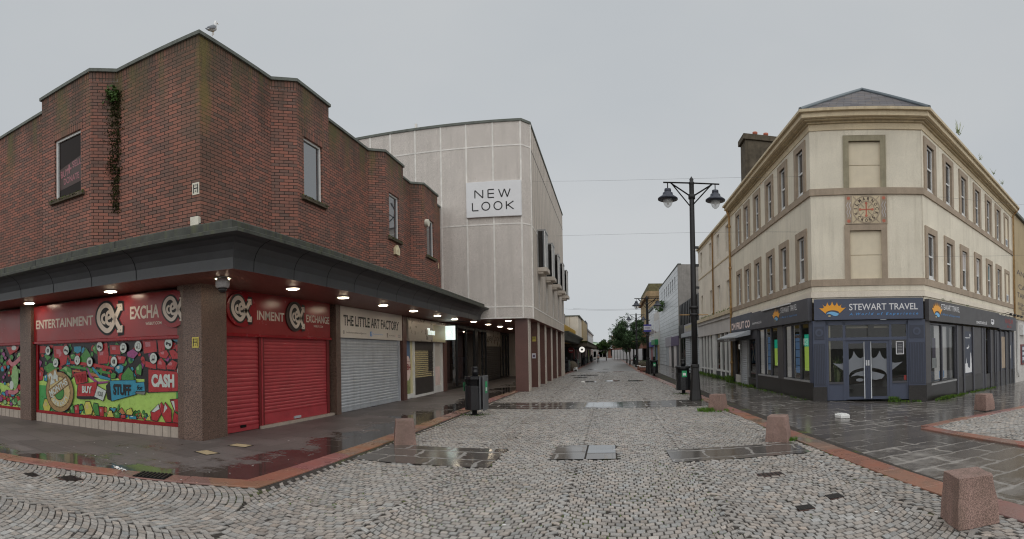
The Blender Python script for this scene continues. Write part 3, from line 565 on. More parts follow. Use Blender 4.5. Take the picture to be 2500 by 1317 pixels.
# roller shutters: real corrugation
def shutter(name,F,a0,a1,z0,z1,o,mm,pitch=.095,amp=.016,rail=.11,lab=None):
    m=MB(); n=int((z1-z0-rail)/pitch); prof=[]
    for k in range(n):
        z=z0+rail+(z1-z0-rail)*k/n; h=(z1-z0-rail)/n; prof+=[(z,0),(z+h*.18,amp*.7),(z+h*.45,amp),(z+h*.72,amp*.8),(z+h*.92,.0)]
    prof.append((z1,0))
    for (za,oa),(zb,ob) in zip(prof[:-1],prof[1:]): m.face([F(a0,o+oa,za),F(a1,o+oa,za),F(a1,o+ob,zb),F(a0,o+ob,zb)],mm)
    m.box(F,a0,a1,o-.02,o+.022,z0,z0+rail,mm); return m
s1=shutter('s',FMS,8.16,9.42,.02,2.27,.02,'shutter red',.1); so=s1.build('roller_shutter',bb); tag(so,'narrow red roller shutter beside the corner pillar')
g=MB(); g.box(FMS,8.75,8.95,.04,.055,.1,.16,'joint dark'); g.build('lock',so)
s2=shutter('s',FMS,9.62,12.5,.08,2.27,.02,'shutter red',.082,.014,.26); so=s2.build('roller_shutter',bb); tag(so,'wide red roller shutter')
g=MB(); g.box(FMS,10.85,11.15,.04,.075,.11,.17,'shutter grey'); g.build('lock',so)
m=MB(); m.box(FMS,9.42,9.62,0,.07,0,2.27,'jamb red'); m.box(FMS,9.5,9.54,.07,.085,.02,2.2,'shutter red'); m.build('shutter_guide',bb); m=MB(); m.box(FMS,12.5,12.64,0,.06,0,2.27,'jamb red'); m.build('shutter_guide',bb); m=MB(); m.box(FMS,8.1,8.16,0,.05,0,2.27,'jamb red'); m.build('shutter_guide',bb)
s3=shutter('s',FMS,13.1,17.62,.02,2.28,.02,'shutter grey',.09,.015,.1); so=s3.build('roller_shutter',bb); tag(so,'pale grey roller shutter')
m=MB(); m.box(FMS,17.62,17.74,0,.07,0,2.3,'shutter grey'); m.build('shutter_guide',bb)
m=MB(); m.box(FMS,9.42,12.8,-.1,.12,-.02,.075,'tile'); m.build('step',bb)
# ---------------- shop signs (things of their own)
CEXP=[(1.0,.02),(.72,.5),(.58,.86),(.38,.98),(.16,.88),(.02,.62),(.05,.34),(.22,.12),(.44,-.02),(.62,.12),(.78,.44),(1.0,.86)]
def logo(m,F,a,z,s,o,sz=None):
    """the ringed emblem: a looped stroke crossing into an x, small c and e inside"""
    sz=sz or s; P=[(a+(x-.52)*s,z+(y-.48)*sz) for x,y in CEXP]
    m.stroke(F,P,.30*s,o+.006,'black vinyl'); m.stroke(F,[(a+(.9-.52)*s,z+(.98-.48)*sz),(a+(1.08-.52)*s,z+(.98-.48)*sz),(a+(1.08-.52)*s,z+(.7-.48)*sz)],.17*s,o+.0065,'black vinyl',0); m.stroke(F,[(a+(.9-.52)*s,z+(-.1-.48)*sz),(a+(1.08-.52)*s,z+(-.1-.48)*sz),(a+(1.08-.52)*s,z+(.16-.48)*sz)],.17*s,o+.0068,'black vinyl',0)
    m.disc(F,a-.14*s,z-.0*sz,o+.0085,.30*s,.33*sz,'black vinyl'); m.stroke(F,P,.155*s,o+.012,'letter cream')
    m.stroke(F,[(a+(.86-.52)*s,z+(.90-.48)*sz),(a+(1.06-.52)*s,z+(.92-.48)*sz),(a+(1.06-.52)*s,z+(.70-.48)*sz)],.085*s,o+.0125,'letter cream',0); m.stroke(F,[(a+(.86-.52)*s,z+(-.02-.48)*sz),(a+(1.06-.52)*s,z+(-.04-.48)*sz),(a+(1.06-.52)*s,z+(.18-.48)*sz)],.085*s,o+.0128,'letter cream',0)
    m.stroke(F,[(a+(.34-.52)*s,z+(.62-.48)*sz),(a+(.22-.52)*s,z+(.58-.48)*sz),(a+(.19-.52)*s,z+(.44-.48)*sz),(a+(.25-.52)*s,z+(.32-.48)*sz),(a+(.36-.52)*s,z+(.30-.48)*sz)],.095*s,o+.0135,'letter cream')
    m.stroke(F,[(a+(.42-.52)*s,z+(.46-.48)*sz),(a+(.60-.52)*s,z+(.50-.48)*sz),(a+(.60-.52)*s,z+(.64-.48)*sz),(a+(.50-.52)*s,z+(.72-.48)*sz),(a+(.40-.52)*s,z+(.60-.48)*sz),(a+(.40-.52)*s,z+(.34-.48)*sz),(a+(.50-.52)*s,z+(.24-.48)*sz),(a+(.62-.52)*s,z+(.28-.48)*sz)],.105*s,o+.014,'letter cream')
def sign(name,label,F,a0,a1,z0,z1,o0,o1,mm,lip=None):
    t=thing(name,label,'shop sign',F((a0+a1)/2,(o0+o1)/2,z0)); m=MB(); m.box(F,a0,a1,o0,o1,z0,z1,mm); 
    if lip: m.box(F,a0,a1,o0,o1+.05,z0-.07,z0-.003,lip)
    m.build('board',t,bevel=.006); return t
t=sign('fascia_sign','long red shop sign over the cartoon window mural, reading ENTERTAINMENT EXCHA',FL,-5.63,-.42,2.21,3.19,-.1,-.02,'red sign','red deep')
m=MB(); m.text(FL,'ENTERTAINMENT',-5.42,-3.17,2.56,2.80,-.017,'letter cream',.022); m.build('lettering',t); m=MB(); m.text(FL,'EXCHA',-1.97,-1.12,2.62,2.92,-.017,'letter cream',.03); m.build('lettering',t); m=MB(); m.text(FL,'WEBUY.COM',-1.51,-1.06,2.47,2.54,-.017,'letter cream',.015); m.build('lettering',t)
m=MB(); logo(m,FL,-2.62,2.70,.74,-.017,.66); m.build('emblem',t)
m=MB(); m.cyl(FL,-.70,2.78,-.02,.06,.40,'red deep',32,.40); d=m.build('disc',t); m=MB(); logo(m,FL,-.68,2.78,.50,.06,.5); m.build('emblem',d)
t=sign('fascia_sign','red shop sign above the red shutters, reading EXCHANGE',FMS,8.17,12.66,2.27,3.27,.0,.09,'red sign','red deep')
m=MB(); m.text(FMS,'INMENT',9.34,10.42,2.62,2.84,.093,'letter cream',.022); m.build('lettering',t); m=MB(); m.text(FMS,'EXCHANGE',11.42,12.60,2.66,2.87,.093,'letter cream',.022); m.build('lettering',t); m=MB(); m.text(FMS,'WEBUY.COM',11.78,12.26,2.54,2.60,.093,'letter cream',.015); m.build('lettering',t)
m=MB(); m.cyl(FMS,8.74,2.82,.09,.15,.52,'red deep',36,.40); d=m.build('disc',t); m=MB(); logo(m,FMS,8.70,2.83,.62,.15,.52); m.build('emblem',d)
m=MB(); m.cyl(FMS,10.86,2.78,.09,.13,.40,'jamb brown',36,.39); d=m.build('disc',t); m=MB(); logo(m,FMS,10.92,2.78,.60,.13,.58); m.build('emblem',d)
t=sign('fascia_sign','red shop sign left of the cartoon mural, cut by the photo edge',FL,-10.8,-6.07,2.21,3.19,-.1,-.02,'red sign','red deep')
t=sign('fascia_sign','white shop sign reading THE LITTLE ART FACTORY above the grey shutter',FMS,13.08,17.82,2.29,3.25,.02,.13,'white panel')
m=MB(); m.text(FMS,'THE LITTLE ART FACTORY',13.36,17.52,2.66,2.99,.133,'black vinyl',.03)
for z in (2.73,2.80,2.87,2.93): m.box(FMS,13.3,17.6,.1325,.1345,z,z+.006,'white panel')
m.build('lettering',t); m=MB(); m.text(FMS,'thelittleartfactorykilmarnock@gmail.com',13.52,14.86,2.42,2.49,.133,'jamb brown',.0); m.build('lettering',t); m=MB(); m.text(FMS,'The Little Art Factory',15.34,16.14,2.43,2.49,.133,'blue letters'); m.build('lettering',t); m=MB(); m.text(FMS,'the_littleartfactory',16.62,17.16,2.42,2.48,.133,'jamb brown'); m.build('lettering',t); m=MB(); m.text(FMS,'little',17.42,17.64,2.47,2.51,.133,'purple sign'); m.text(FMS,'ART',17.42,17.7,2.39,2.44,.133,'purple sign'); m.build('lettering',t)
m=MB(); m.cyl(FMS,13.38,2.46,.13,.134,.05,'black vinyl'); m.cyl(FMS,13.38,2.46,.13,.136,.038,'white panel'); m.cyl(FMS,13.38,2.46,.13,.138,.018,'black vinyl'); m.build('emblem',t); m=MB(); m.box(FMS,15.14,15.28,.13,.134,2.38,2.54,'blue letters'); m.text(FMS,'f',15.19,15.24,2.39,2.52,.136,'letter white',.02); m.build('emblem',t); m=MB()
for k in range(4): m.box(FMS,16.44,16.54,.13,.135,2.385+k*.04,2.41+k*.04,'jamb brown')
m.build('emblem',t); m=MB(); m.cyl(FMS,17.3,2.46,.13,.134,.05,'pink letters'); m.build('emblem',t)
# ---------------- phone shop
t=sign('fascia_sign','pale metallic shop sign with small lit lettering Three',FMS,18.24,22.75,2.3,3.1,.05,.22,'silver panel')
m=MB(); m.box(FMS,18.3,22.75,.0,.16,3.1,3.22,'silver panel'); m.box(FMS,21.0,22.7,.2205,.224,2.32,3.08,'yellowed panel'); m.build('panel',t)
m=MB(); m.text(FMS,'Three',20.3,21.25,2.6,2.88,.226,'sign lit',.02); m.build('lettering',t)
t=thing('projecting_sign','small lit white square sign with an outlined figure 3 beside the phone shop','projecting sign',(-7.5,22.9,2.44))
FP=Fr((-7.76,22.86),90); m=MB(); m.box(FP,0,.54,-.12,0,2.44,3.1,'sign lit'); m.box(FP,-.1,0,-.09,-.03,2.6,2.95,'grey frame'); m.build('board',t)
P3=[(.10,2.93),(.22,3.02),(.36,2.98),(.40,2.88),(.30,2.79),(.20,2.78),(.33,2.77),(.43,2.68),(.40,2.56),(.25,2.50),(.12,2.55),(.09,2.63)]
m=MB(); m.stroke(FP,P3,.10,.004,'grey fascia'); m.stroke(FP,P3,.078,.007,'sign lit'); m.build('figure',t)
m=MB()
for q in ((18.24,18.3),(19.1,19.2),(21.52,21.62),(22.6,22.72)): m.box(FMS,q[0],q[1],0,.08,.02,2.3,'white frame')
m.box(FMS,18.3,19.1,-.02,.05,.02,.2,'white frame'); m.box(FMS,21.62,22.6,-.02,.05,.02,.32,'white frame'); m.box(FMS,19.2,21.52,-.02,.06,.0,.1,'white frame'); m.build('shop_frame',bb)
m=MB(); m.quad(FMS,18.3,19.1,.0,.2,2.3,'poster blue'); m.quad(FMS,18.3,19.1,.004,.2,1.0,'leaf pale'); m.quad(FMS,18.86,19.1,.006,.2,2.3,'yellowed panel'); m.disc(FMS,18.62,1.22,.008,.28,.5,'pink letters',14); m.text(FMS,'Save up to',18.4,18.86,1.45,1.52,.011,'red letters',.01); m.text(FMS,'£864',18.38,18.9,1.14,1.4,.011,'red letters',.03); w_=m.build('window_poster',bb)
m=MB(); m.quad(FMS,21.62,22.6,.0,.32,2.3,'white panel'); m.quad(FMS,21.75,22.5,.004,.36,1.2,'pink letters'); m.build('window_poster',bb)
m=MB(); m.quad(FMS,19.2,21.52,-.06,.1,2.3,'grille lit'); m.build('lit_interior',bb)
m=MB(); m.box(FMS,19.2,21.52,0,.03,.1,.78,'shutter dark'); m.box(FMS,19.2,21.52,0,.03,1.92,2.3,'shutter dark'); m.box(FMS,20.95,21.5,.0,.012,1.0,1.92,'shutter dark')
for k in range(14): z=.78+k*.0828; m.box(FMS,19.2,21.52,.005,.025,z,z+.03,'shutter dark')
for k in range(14):
    for j in range(24): a=19.2+(j+.5*(k%2))*.0967; m.box(FMS,a,a+.032,.006,.024,.81+k*.0828,.863+k*.0828,'shutter dark')
tag(m.build('grille_shutter',bb),'dark perforated shutter with light behind')
MURAL=[('R',[(-5.33,2.09),(-5.06,2.08),(-5.09,1.89),(-5.32,1.89)]),('R',[(-4.74,2.07),(-4.32,2.07),(-4.29,1.95),(-4.17,1.82),(-4.23,1.6),(-4.44,1.53),(-4.5,1.73),(-4.71,1.77)]),('G',[(-5.15,1.84),(-4.93,1.82),(-4.84,1.77),(-5.0,1.68)]),('G',[(-5.09,1.51),(-4.9,1.62),(-4.71,1.6),(-4.5,1.47),(-4.93,1.33),(-5.06,1.39)]),('B',[(-3.93,2.04),(-3.66,2.04),(-3.65,1.92),(-3.8,1.86),(-3.92,1.92)]),('G',[(-4.06,1.82),(-3.96,1.86),(-3.87,1.81),(-3.95,1.71),(-4.04,1.73)]),('G',[(-3.72,1.74),(-3.47,1.98),(-3.36,1.86),(-3.29,1.75),(-3.34,1.56),(-3.67,1.56)]),('G',[(-3.26,1.98),(-3.11,2.09),(-3.09,1.83),(-3.18,1.87)]),('R',[(-3.08,2.04),(-2.75,2.11),(-2.7,1.79),(-2.74,1.61),(-3.06,1.6)]),('R',[(-2.68,2.03),(-2.44,2.03),(-2.44,1.83),(-2.66,1.81)]),('P',[(-5.34,1.71),(-5.22,1.64),(-5.32,1.49)]),('R',[(-5.34,1.43),(-5.16,1.36),(-5.21,1.15),(-5.34,1.13)]),('B',[(-5.11,1.28),(-4.98,1.3),(-5.02,1.12),(-5.13,1.14)]),('G',[(-4.5,1.41),(-4.23,1.54),(-4.03,1.47),(-4.01,1.33),(-4.06,1.22),(-4.29,1.38)]),('L',[(-4.21,1.4),(-4.03,1.34),(-4.03,1.24),(-4.18,1.31)]),('R',[(-4.06,1.67),(-3.14,1.6),(-2.54,1.51),(-2.54,1.46),(-3.14,1.52),(-4.06,1.6)]),('G',[(-4.06,1.55),(-3.4,1.5),(-2.66,1.4),(-2.66,1.34),(-3.45,1.44),(-4.06,1.49)]),('O',[(-3.98,1.44),(-3.45,1.39),(-3.01,1.33),(-3.04,1.26),(-3.48,1.34),(-3.98,1.4)]),('B',[(-3.27,1.52),(-3.19,1.5),(-3.01,1.33),(-2.66,1.25),(-2.64,1.2),(-2.99,1.24),(-3.24,1.44)]),('P',[(-3.48,1.51),(-3.4,1.48),(-3.29,1.29),(-3.06,1.16),(-2.71,1.18),(-2.74,1.14),(-3.09,1.1),(-3.35,1.25)]),('R',[(-2.66,2.05),(-2.32,2.03),(-2.32,1.82),(-2.64,1.83)]),('R',[(-2.44,1.8),(-2.14,1.76),(-2.21,1.61),(-2.44,1.61)]),('B',[(-2.49,1.54),(-2.33,1.58),(-2.22,1.54),(-2.26,1.41),(-2.37,1.37),(-2.48,1.44)]),('G',[(-2.64,1.35),(-2.54,1.39),(-2.46,1.35),(-2.5,1.25),(-2.62,1.25)]),('G',[(-2.28,1.32),(-2.07,1.52),(-1.93,1.4),(-1.91,1.22),(-2.28,1.22)]),('G',[(-1.84,1.5),(-1.71,1.61),(-1.67,1.54),(-1.69,1.34),(-1.82,1.37)]),('P',[(-2.11,1.86),(-1.93,1.94),(-1.77,1.84),(-1.91,1.72),(-2.09,1.77)]),('R',[(-1.64,2.16),(-1.25,2.17),(-1.23,1.87),(-1.6,1.83)]),('R',[(-1.21,2.16),(-1.0,2.17),(-1.01,1.9),(-1.17,1.85)]),('R',[(-1.19,1.84),(-0.97,1.9),(-0.9,1.81),(-0.97,1.71),(-1.13,1.74)]),('R',[(-1.56,1.66),(-1.26,1.6),(-1.26,1.48),(-1.56,1.53)]),('R',[(-1.22,1.66),(-1.11,1.73),(-0.99,1.61),(-0.99,1.47),(-1.22,1.5)]),('R',[(-0.89,1.88),(-0.78,1.91),(-0.65,1.81),(-0.61,1.71),(-0.81,1.7)]),('R',[(-0.97,1.55),(-0.81,1.68),(-0.67,1.62),(-0.73,1.47),(-0.95,1.48)]),('R',[(-0.74,1.99),(-0.66,2.02),(-0.64,1.91),(-0.69,1.86)]),('B',[(-0.8,2.18),(-0.55,2.18),(-0.64,2.07),(-0.74,2.09)]),('G',[(-0.6,2.05),(-0.49,2.14),(-0.4,2.17),(-0.4,1.78),(-0.55,1.78),(-0.61,1.87)]),('Y',[(-5.18,0.44),(-5.1,0.62),(-4.94,0.62),(-4.86,0.43),(-4.91,0.31),(-5.13,0.31)]),('G',[(-4.07,0.46),(-3.98,0.55),(-3.91,0.33),(-4.04,0.33)]),('R',[(-3.9,0.52),(-3.76,0.55),(-3.73,0.33),(-3.89,0.32)]),('G',[(-3.73,0.51),(-3.62,0.56),(-3.57,0.45),(-3.71,0.42)]),('Y',[(-3.55,0.51),(-3.49,0.64),(-3.35,0.65),(-3.25,0.46),(-3.3,0.34),(-3.49,0.32)]),('G',[(-3.24,0.5),(-3.2,0.62),(-3.07,0.61),(-3.02,0.33),(-3.15,0.34)]),('R',[(-3.02,0.54),(-2.87,0.54),(-2.87,0.32),(-2.99,0.32)]),('Y',[(-2.76,0.32),(-2.69,0.47),(-2.61,0.47),(-2.54,0.33)]),('B',[(-2.67,0.53),(-2.45,0.54),(-2.53,0.45)]),('G',[(-2.52,0.42),(-2.43,0.48),(-2.35,0.4),(-2.36,0.33),(-2.48,0.32)]),('O',[(-2.36,0.49),(-2.28,0.56),(-2.17,0.43),(-2.27,0.41)]),('Y',[(-2.13,0.51),(-1.99,0.57),(-1.94,0.47),(-1.97,0.42),(-2.13,0.42)]),('G',[(-2.43,0.55),(-2.36,0.65),(-2.36,0.52),(-2.42,0.48)]),('R',[(-2.31,0.39),(-2.17,0.4),(-2.17,0.33),(-2.31,0.33)]),('B',[(-2.04,0.39),(-1.84,0.39),(-1.84,0.33),(-2.04,0.33)]),('O',[(-1.78,0.35),(-1.72,0.43),(-1.65,0.35)]),('Y',[(-1.56,0.33),(-1.44,0.43),(-1.42,0.34)]),('G',[(-1.8,0.4),(-1.75,0.47),(-1.74,0.4)]),('G',[(-1.61,0.4),(-1.55,0.48),(-1.53,0.4)]),('R',[(-1.41,0.52),(-1.18,0.7),(-1.12,0.49),(-1.23,0.33),(-1.38,0.34)]),('R',[(-1.16,0.66),(-1.11,0.75),(-1.04,0.66),(-1.1,0.5)]),('R',[(-1.1,0.49),(-1.0,0.75),(-0.84,0.59),(-0.84,0.33),(-1.0,0.33)]),('R',[(-0.86,0.81),(-0.62,0.84),(-0.6,0.77),(-0.42,0.68),(-0.42,0.51),(-0.51,0.45),(-0.7,0.58),(-0.74,0.55)]),('R',[(-0.8,0.33),(-0.76,0.56),(-0.6,0.46),(-0.58,0.4),(-0.68,0.33)]),('R',[(-0.7,0.33),(-0.42,0.49),(-0.42,0.33)]),('W',[(-1.38,0.53),(-1.19,0.7),(-1.16,0.6),(-1.31,0.52)]),('W',[(-1.01,0.72),(-0.94,0.63),(-1.05,0.51)]),('W',[(-0.84,0.79),(-0.76,0.79),(-0.73,0.56)]),('W',[(-0.57,0.69),(-0.43,0.66),(-0.5,0.49)]),('R',[(-0.72,1.02),(-0.59,1.2),(-0.41,1.3),(-0.41,1.11),(-0.52,1.04),(-0.49,0.98)]),('W',[(-0.71,1.03),(-0.6,1.18),(-0.57,1.15),(-0.62,1.01)]),('K',[(-3.8,0.77),(-3.04,0.81),(-3.05,0.73),(-3.62,0.7),(-3.79,0.71)]),('R',[(-3.76,1.07),(-3.09,1.15),(-3.1,0.8),(-3.79,0.77)]),('K',[(-1.58,1.47),(-1.46,1.48),(-1.46,0.95),(-1.57,1.01)]),('R',[(-1.46,1.47),(-0.64,1.42),(-0.66,1.01),(-1.46,0.96)]),('K',[(-2.77,1.06),(-2.61,1.18),(-2.58,0.72),(-2.73,0.76)]),('B',[(-2.64,1.19),(-1.84,1.22),(-1.84,0.9),(-2.59,0.71)]),('B',[(-1.84,1.16),(-1.59,1.18),(-1.57,0.98),(-1.87,0.97)]),('S',[(-1.85,0.95),(-1.55,0.97),(-1.59,0.9),(-1.83,0.92)]),('W',[(-3.06,1.05),(-2.77,0.94),(-2.88,0.7),(-3.17,0.79)]),('R',[(-3.91,1.34),(-3.47,1.42),(-3.41,1.15),(-3.81,1.07)])]
ICONS= [(-4.93,1.95),(-4.19,1.95),(-4.61,1.62),(-3.77,1.69),(-3.32,1.64),(-2.97,2.02),(-2.2,1.97),(-1.75,2.0),(-2.5,1.65),(-0.89,2.04),(-1.31,1.72),(-0.56,1.45)]
# ---------------- cartoon vinyl across the corner shop window (original shapes: rocks, sign boxes, icons)
mu=thing('window_mural','bright cartoon vinyl mural of rocks and sign boxes reading BUY YOUR STUFF for CASH','window mural',FL(-2.9,-.05,.25))
def rframe(m,F,a0,a1,z0,z1,w,o0,o1,mm): 
    m.box(F,a0,a1,o0,o1,z0,z0+w,mm); m.box(F,a0,a1,o0,o1,z1-w,z1,mm); m.box(F,a0,a0+w,o0,o1,z0+w,z1-w,mm); m.box(F,a1-w,a1,o0,o1,z0+w,z1-w,mm)
m=MB(); rframe(m,FL,-5.44,-.4,.238,2.2,.075,-.2,-.03,'red deep'); m.build('frame',mu)
m=MB(); m.quad(FL,-5.37,-.43,-.08,.3,2.14,'vinyl K'); m.quad(FL,-5.36,-.44,-.077,.3,1.25,'vinyl BG'); m.quad(FL,-5.36,-4.7,-.074,.3,1.0,'vinyl BD'); m.quad(FL,-.72,-.44,-.074,.3,1.35,'vinyl BD')
m.build('background',mu)
m=MB(); rr=random.Random(3)
for _ in range(150):   # filler pebbles between the big rocks
    a=rr.uniform(-5.3,-.5); z=rr.uniform(1.22,2.1); r=rr.uniform(.05,.13); n=rr.choice((5,6,7)); k=rr.choice('RGRGGBR' if a<-1.8 else 'RRRRRPG'); ph=rr.random()*6
    P=[(a+r*math.cos(ph+6.283*i/n)*rr.uniform(.8,1.1),min(2.12,z+r*math.sin(ph+6.283*i/n)*rr.uniform(.8,1.2))) for i in range(n)]
    m.poly(FL,P,-.0735,'vinyl K'); m.poly(FL,[(a+(x-a)*.8,z+(y-z)*.8) for x,y in P],-.072,'vinyl '+k)
for _ in range(60):
    a=rr.uniform(-5.2,-1.5); z=rr.uniform(.33,.5); r=rr.uniform(.04,.09); n=rr.choice((4,5,6)); k=rr.choice('GGRYBO'); ph=rr.random()*6
    P=[(a+r*math.cos(ph+6.283*i/n),max(.31,z+r*1.2*math.sin(ph+6.283*i/n))) for i in range(n)]
    m.poly(FL,P,-.0735,'vinyl K'); m.poly(FL,[(a+(x-a)*.78,z+(y-z)*.78) for x,y in P],-.072,'vinyl '+k)
lv=-.070
for k,P in MURAL:
    P=[(max(-5.36,min(-.44,a)),max(.305,min(2.13,z))) for a,z in P]; ca_=sum(p[0] for p in P)/len(P); cz=sum(p[1] for p in P)/len(P); sp=max(max(abs(a-ca_),abs(z-cz)) for a,z in P); gq=1+.022/sp
    if k!='W' or sp>.12: m.poly(FL,[(max(-5.36,min(-.44,ca_+(a-ca_)*gq)),max(.303,min(2.135,cz+(z-cz)*gq))) for a,z in P],lv,'vinyl K')
    m.poly(FL,P,lv+.0004,'vinyl '+k)
    if k in 'RGBYP' and sp<.33: 
        m.poly(FL,[(ca_-.25*sp+(a-ca_)*.38,cz+.22*sp+(z-cz)*.38) for a,z in P],lv+.0008,'vinyl '+{'R':'PK','G':'L','B':'W','Y':'GL','P':'PK'}[k] if rr.random()<.55 else 'vinyl '+k)
    lv+=.00035
m.build('rocks',mu)
m=MB(); T=-.034
m.text(FL,'BUY',-3.60,-3.25,.86,1.04,T,'vinyl W',.05); m.build('lettering',mu); m=MB(); m.text(FL,'STUFF',-2.53,-1.98,.86,1.12,T,'vinyl K',.05); m.build('lettering',mu); m=MB(); m.text(FL,'for',-1.79,-1.63,1.0,1.11,T,'vinyl K',.02); m.build('lettering',mu); m=MB(); m.text(FL,'CASH',-1.37,-.74,1.08,1.37,T,'vinyl W',.06); m.build('lettering',mu); m=MB(); m.text(FL,'YOUR',-3.06,-2.87,.81,.92,T,'vinyl K',.0,0,-.15); m.build('lettering',mu); m=MB(); m.text(FL,'WE',-3.84,-3.47,1.14,1.33,T,'red deep',.08,0,.08); m.build('lettering',mu)
# round golden badge
m=MB(); ca_,cz=-4.47,.85
m.disc(FL,ca_,cz,-.036,.56,.545,'vinyl K',48); m.disc(FL,ca_,cz,-.0355,.54,.525,'vinyl GD',48); m.disc(FL,ca_,cz,-.035,.43,.41,'vinyl K',40); m.disc(FL,ca_,cz,-.0345,.415,.395,'vinyl GL',40); m.disc(FL,ca_,cz-.02,-.034,.20,.2,'vinyl K',30); m.disc(FL,ca_,cz-.02,-.0335,.18,.18,'vinyl G',30)
for i in range(20):
    t=2*PI*i/20; m.disc(FL,ca_+.425*math.cos(t),cz+.41*math.sin(t),-.0342,.025,.025,'vinyl K',10); m.disc(FL,ca_+.425*math.cos(t),cz+.41*math.sin(t),-.0338,.016,.016,'vinyl GD',10)
def rbox(m,F,a,z,w,h,ang,o,mm): m.poly(F,[(a+x*math.cos(ang)-y*math.sin(ang),z+x*math.sin(ang)+y*math.cos(ang)) for x,y in ((-w/2,-h/2),(w/2,-h/2),(w/2,h/2),(-w/2,h/2))],o,mm)
rbox(m,FL,ca_-.04,cz+.11,.86,.25,.50,-.0325,'vinyl K'); rbox(m,FL,ca_-.04,cz+.11,.83,.22,.50,-.032,'vinyl GD'); m.text(FL,'MONTHS',ca_-.43,ca_+.35,cz+.02,cz+.2,-.0315,'vinyl W',.03,0,.50)
rbox(m,FL,-4.72,1.24,.42,.34,.38,-.0322,'vinyl GD'); m.text(FL,'24',-4.89,-4.53,1.08,1.38,-.031,'vinyl W',.06,0,.38)
for i,ch in enumerate('WARRANTY'):
    t=math.radians(205+i*19); r=.30; m.text(FL,ch,ca_+r*math.cos(t)-.045,ca_+r*math.cos(t)+.045,cz-.02+r*math.sin(t)-.06,cz-.02+r*math.sin(t)+.06,-.0315,'vinyl W',.03,0,t+PI/2)
m.build('badge',mu)
for i,(a,z) in enumerate(ICONS):
    m=MB(); m.disc(FL,a,z,-.0325,.112,.128,'vinyl K',24); m.disc(FL,a,z,-.032,.102,.118,'vinyl W',24)
    k=i%4
    if k==0: m.box(FL,a-.03,a+.04,-.033,-.0312,z-.05,z+.05,'vinyl K'); m.disc(FL,a-.03,z,-.0308,.03,.04,'vinyl S')
    elif k==1: rbox(m,FL,a,z,.11,.035,-.4,-.0312,'vinyl K'); m.disc(FL,a-.045,z,-.031,.028,.035,'vinyl K',10); m.disc(FL,a+.045,z-.03,-.031,.028,.035,'vinyl K',10)
    elif k==2: rframe(m,FL,a-.035,a+.045,z-.01,z+.06,.008,-.033,-.0312,'vinyl K'); m.poly(FL,[(a-.06,z-.05),(a+.03,z-.05),(a+.045,z-.015),(a-.04,z-.015)],-.0312,'vinyl K')
    else: rframe(m,FL,a-.015,a+.055,z-.055,z+.06,.008,-.033,-.0312,'vinyl K'); m.box(FL,a-.05,a-.02,-.033,-.0312,z-.055,z,'vinyl K')
    m.build('icon',mu)
mu2=thing('window_mural','cartoon vinyl mural cut off by the left photo edge, behind the granite pillar','window mural',FL(-8.4,-.05,.25))
m=MB(); rframe(m,FL,-10.8,-6.06,.238,2.2,.075,-.2,-.03,'red deep'); m.build('frame',mu2)
m=MB(); m.quad(FL,-10.7,-6.1,-.08,.3,2.14,'vinyl K'); m.quad(FL,-10.7,-6.1,-.076,.3,1.0,'vinyl BG')
for _ in range(240):
    a=rr.uniform(-9,-6.2); z=rr.choice((rr.uniform(.36,.8),rr.uniform(.9,2.02))); r=rr.uniform(.05,.15); n=rr.choice((5,6,7)); k=rr.choice('RRGGLYPB') ; ph=rr.random()*6; lv2=-.0745+rr.random()*.03
    P=[(min(-6.14,a+r*math.cos(ph+6.283*i/n)),z+r*.8*math.sin(ph+6.283*i/n)) for i in range(n)]
    m.poly(FL,P,lv2,'vinyl K'); m.poly(FL,[(a+(x-a)*.8,z+(y-z)*.8) for x,y in P],lv2+.0006,'vinyl '+k)
m.stroke(FL,[(-6.75,1.72),(-6.62,1.55),(-6.4,1.62),(-6.2,1.75),(-6.13,1.78)],.13,-.036,'vinyl PK'); m.disc(FL,-6.45,1.2,-.037,.17,.36,'vinyl L',20); m.stroke(FL,[(-6.8,.75),(-6.5,.72),(-6.3,.83)],.12,-.0355,'vinyl PK'); m.disc(FL,-6.62,.95,-.034,.1,.13,'vinyl W'); m.poly(FL,[(-6.9,2.1),(-6.7,1.85),(-6.3,2.0),(-6.25,2.1)],-.037,'vinyl R'); m.disc(FL,-6.5,2.06,-.036,.12,.07,'vinyl W')
m.build('rocks',mu2)
# ---------------- small fixtures on the brick building
def plate(label,F,a,z,w,h,o,mm,txt=True):
    t=thing('hydrant_plate',label,'hydrant sign',F(a,o,z-h/2)); m=MB(); m.box(F,a-w/2,a+w/2,o,o+.012,z-h/2,z+h/2,mm); m.build('plate',t); m=MB(); q=w*.3
    for s in (-1,1): m.box(F,a+s*q-w*.06,a+s*q+w*.06,o+.012,o+.0145,z-h*.38,z+h*.38,'black vinyl')
    m.box(F,a-q,a+q,o+.012,o+.0142,z-h*.02,z+h*.08,'black vinyl')
    if txt: m.text(F,'100',a-w*.2,a+w*.2,z+h*.18,z+h*.38,o+.0145,'black vinyl'); m.text(F,'4',a-w*.1,a+w*.1,z-h*.34,z-h*.1,o+.0145,'black vinyl')
    m.build('letter',t); return t
plate('white H hydrant plate high on the red brick wall near the corner',FL,-.11,5.27,.17,.25,.002,'plate white')
FC_=Fr((-7.97,7.16),math.degrees(math.atan2(.42,.13))); plate('yellow H hydrant plate on the granite corner pillar under the canopy',FC_,.30,2.04,.15,.22,.004,'plate yellow')
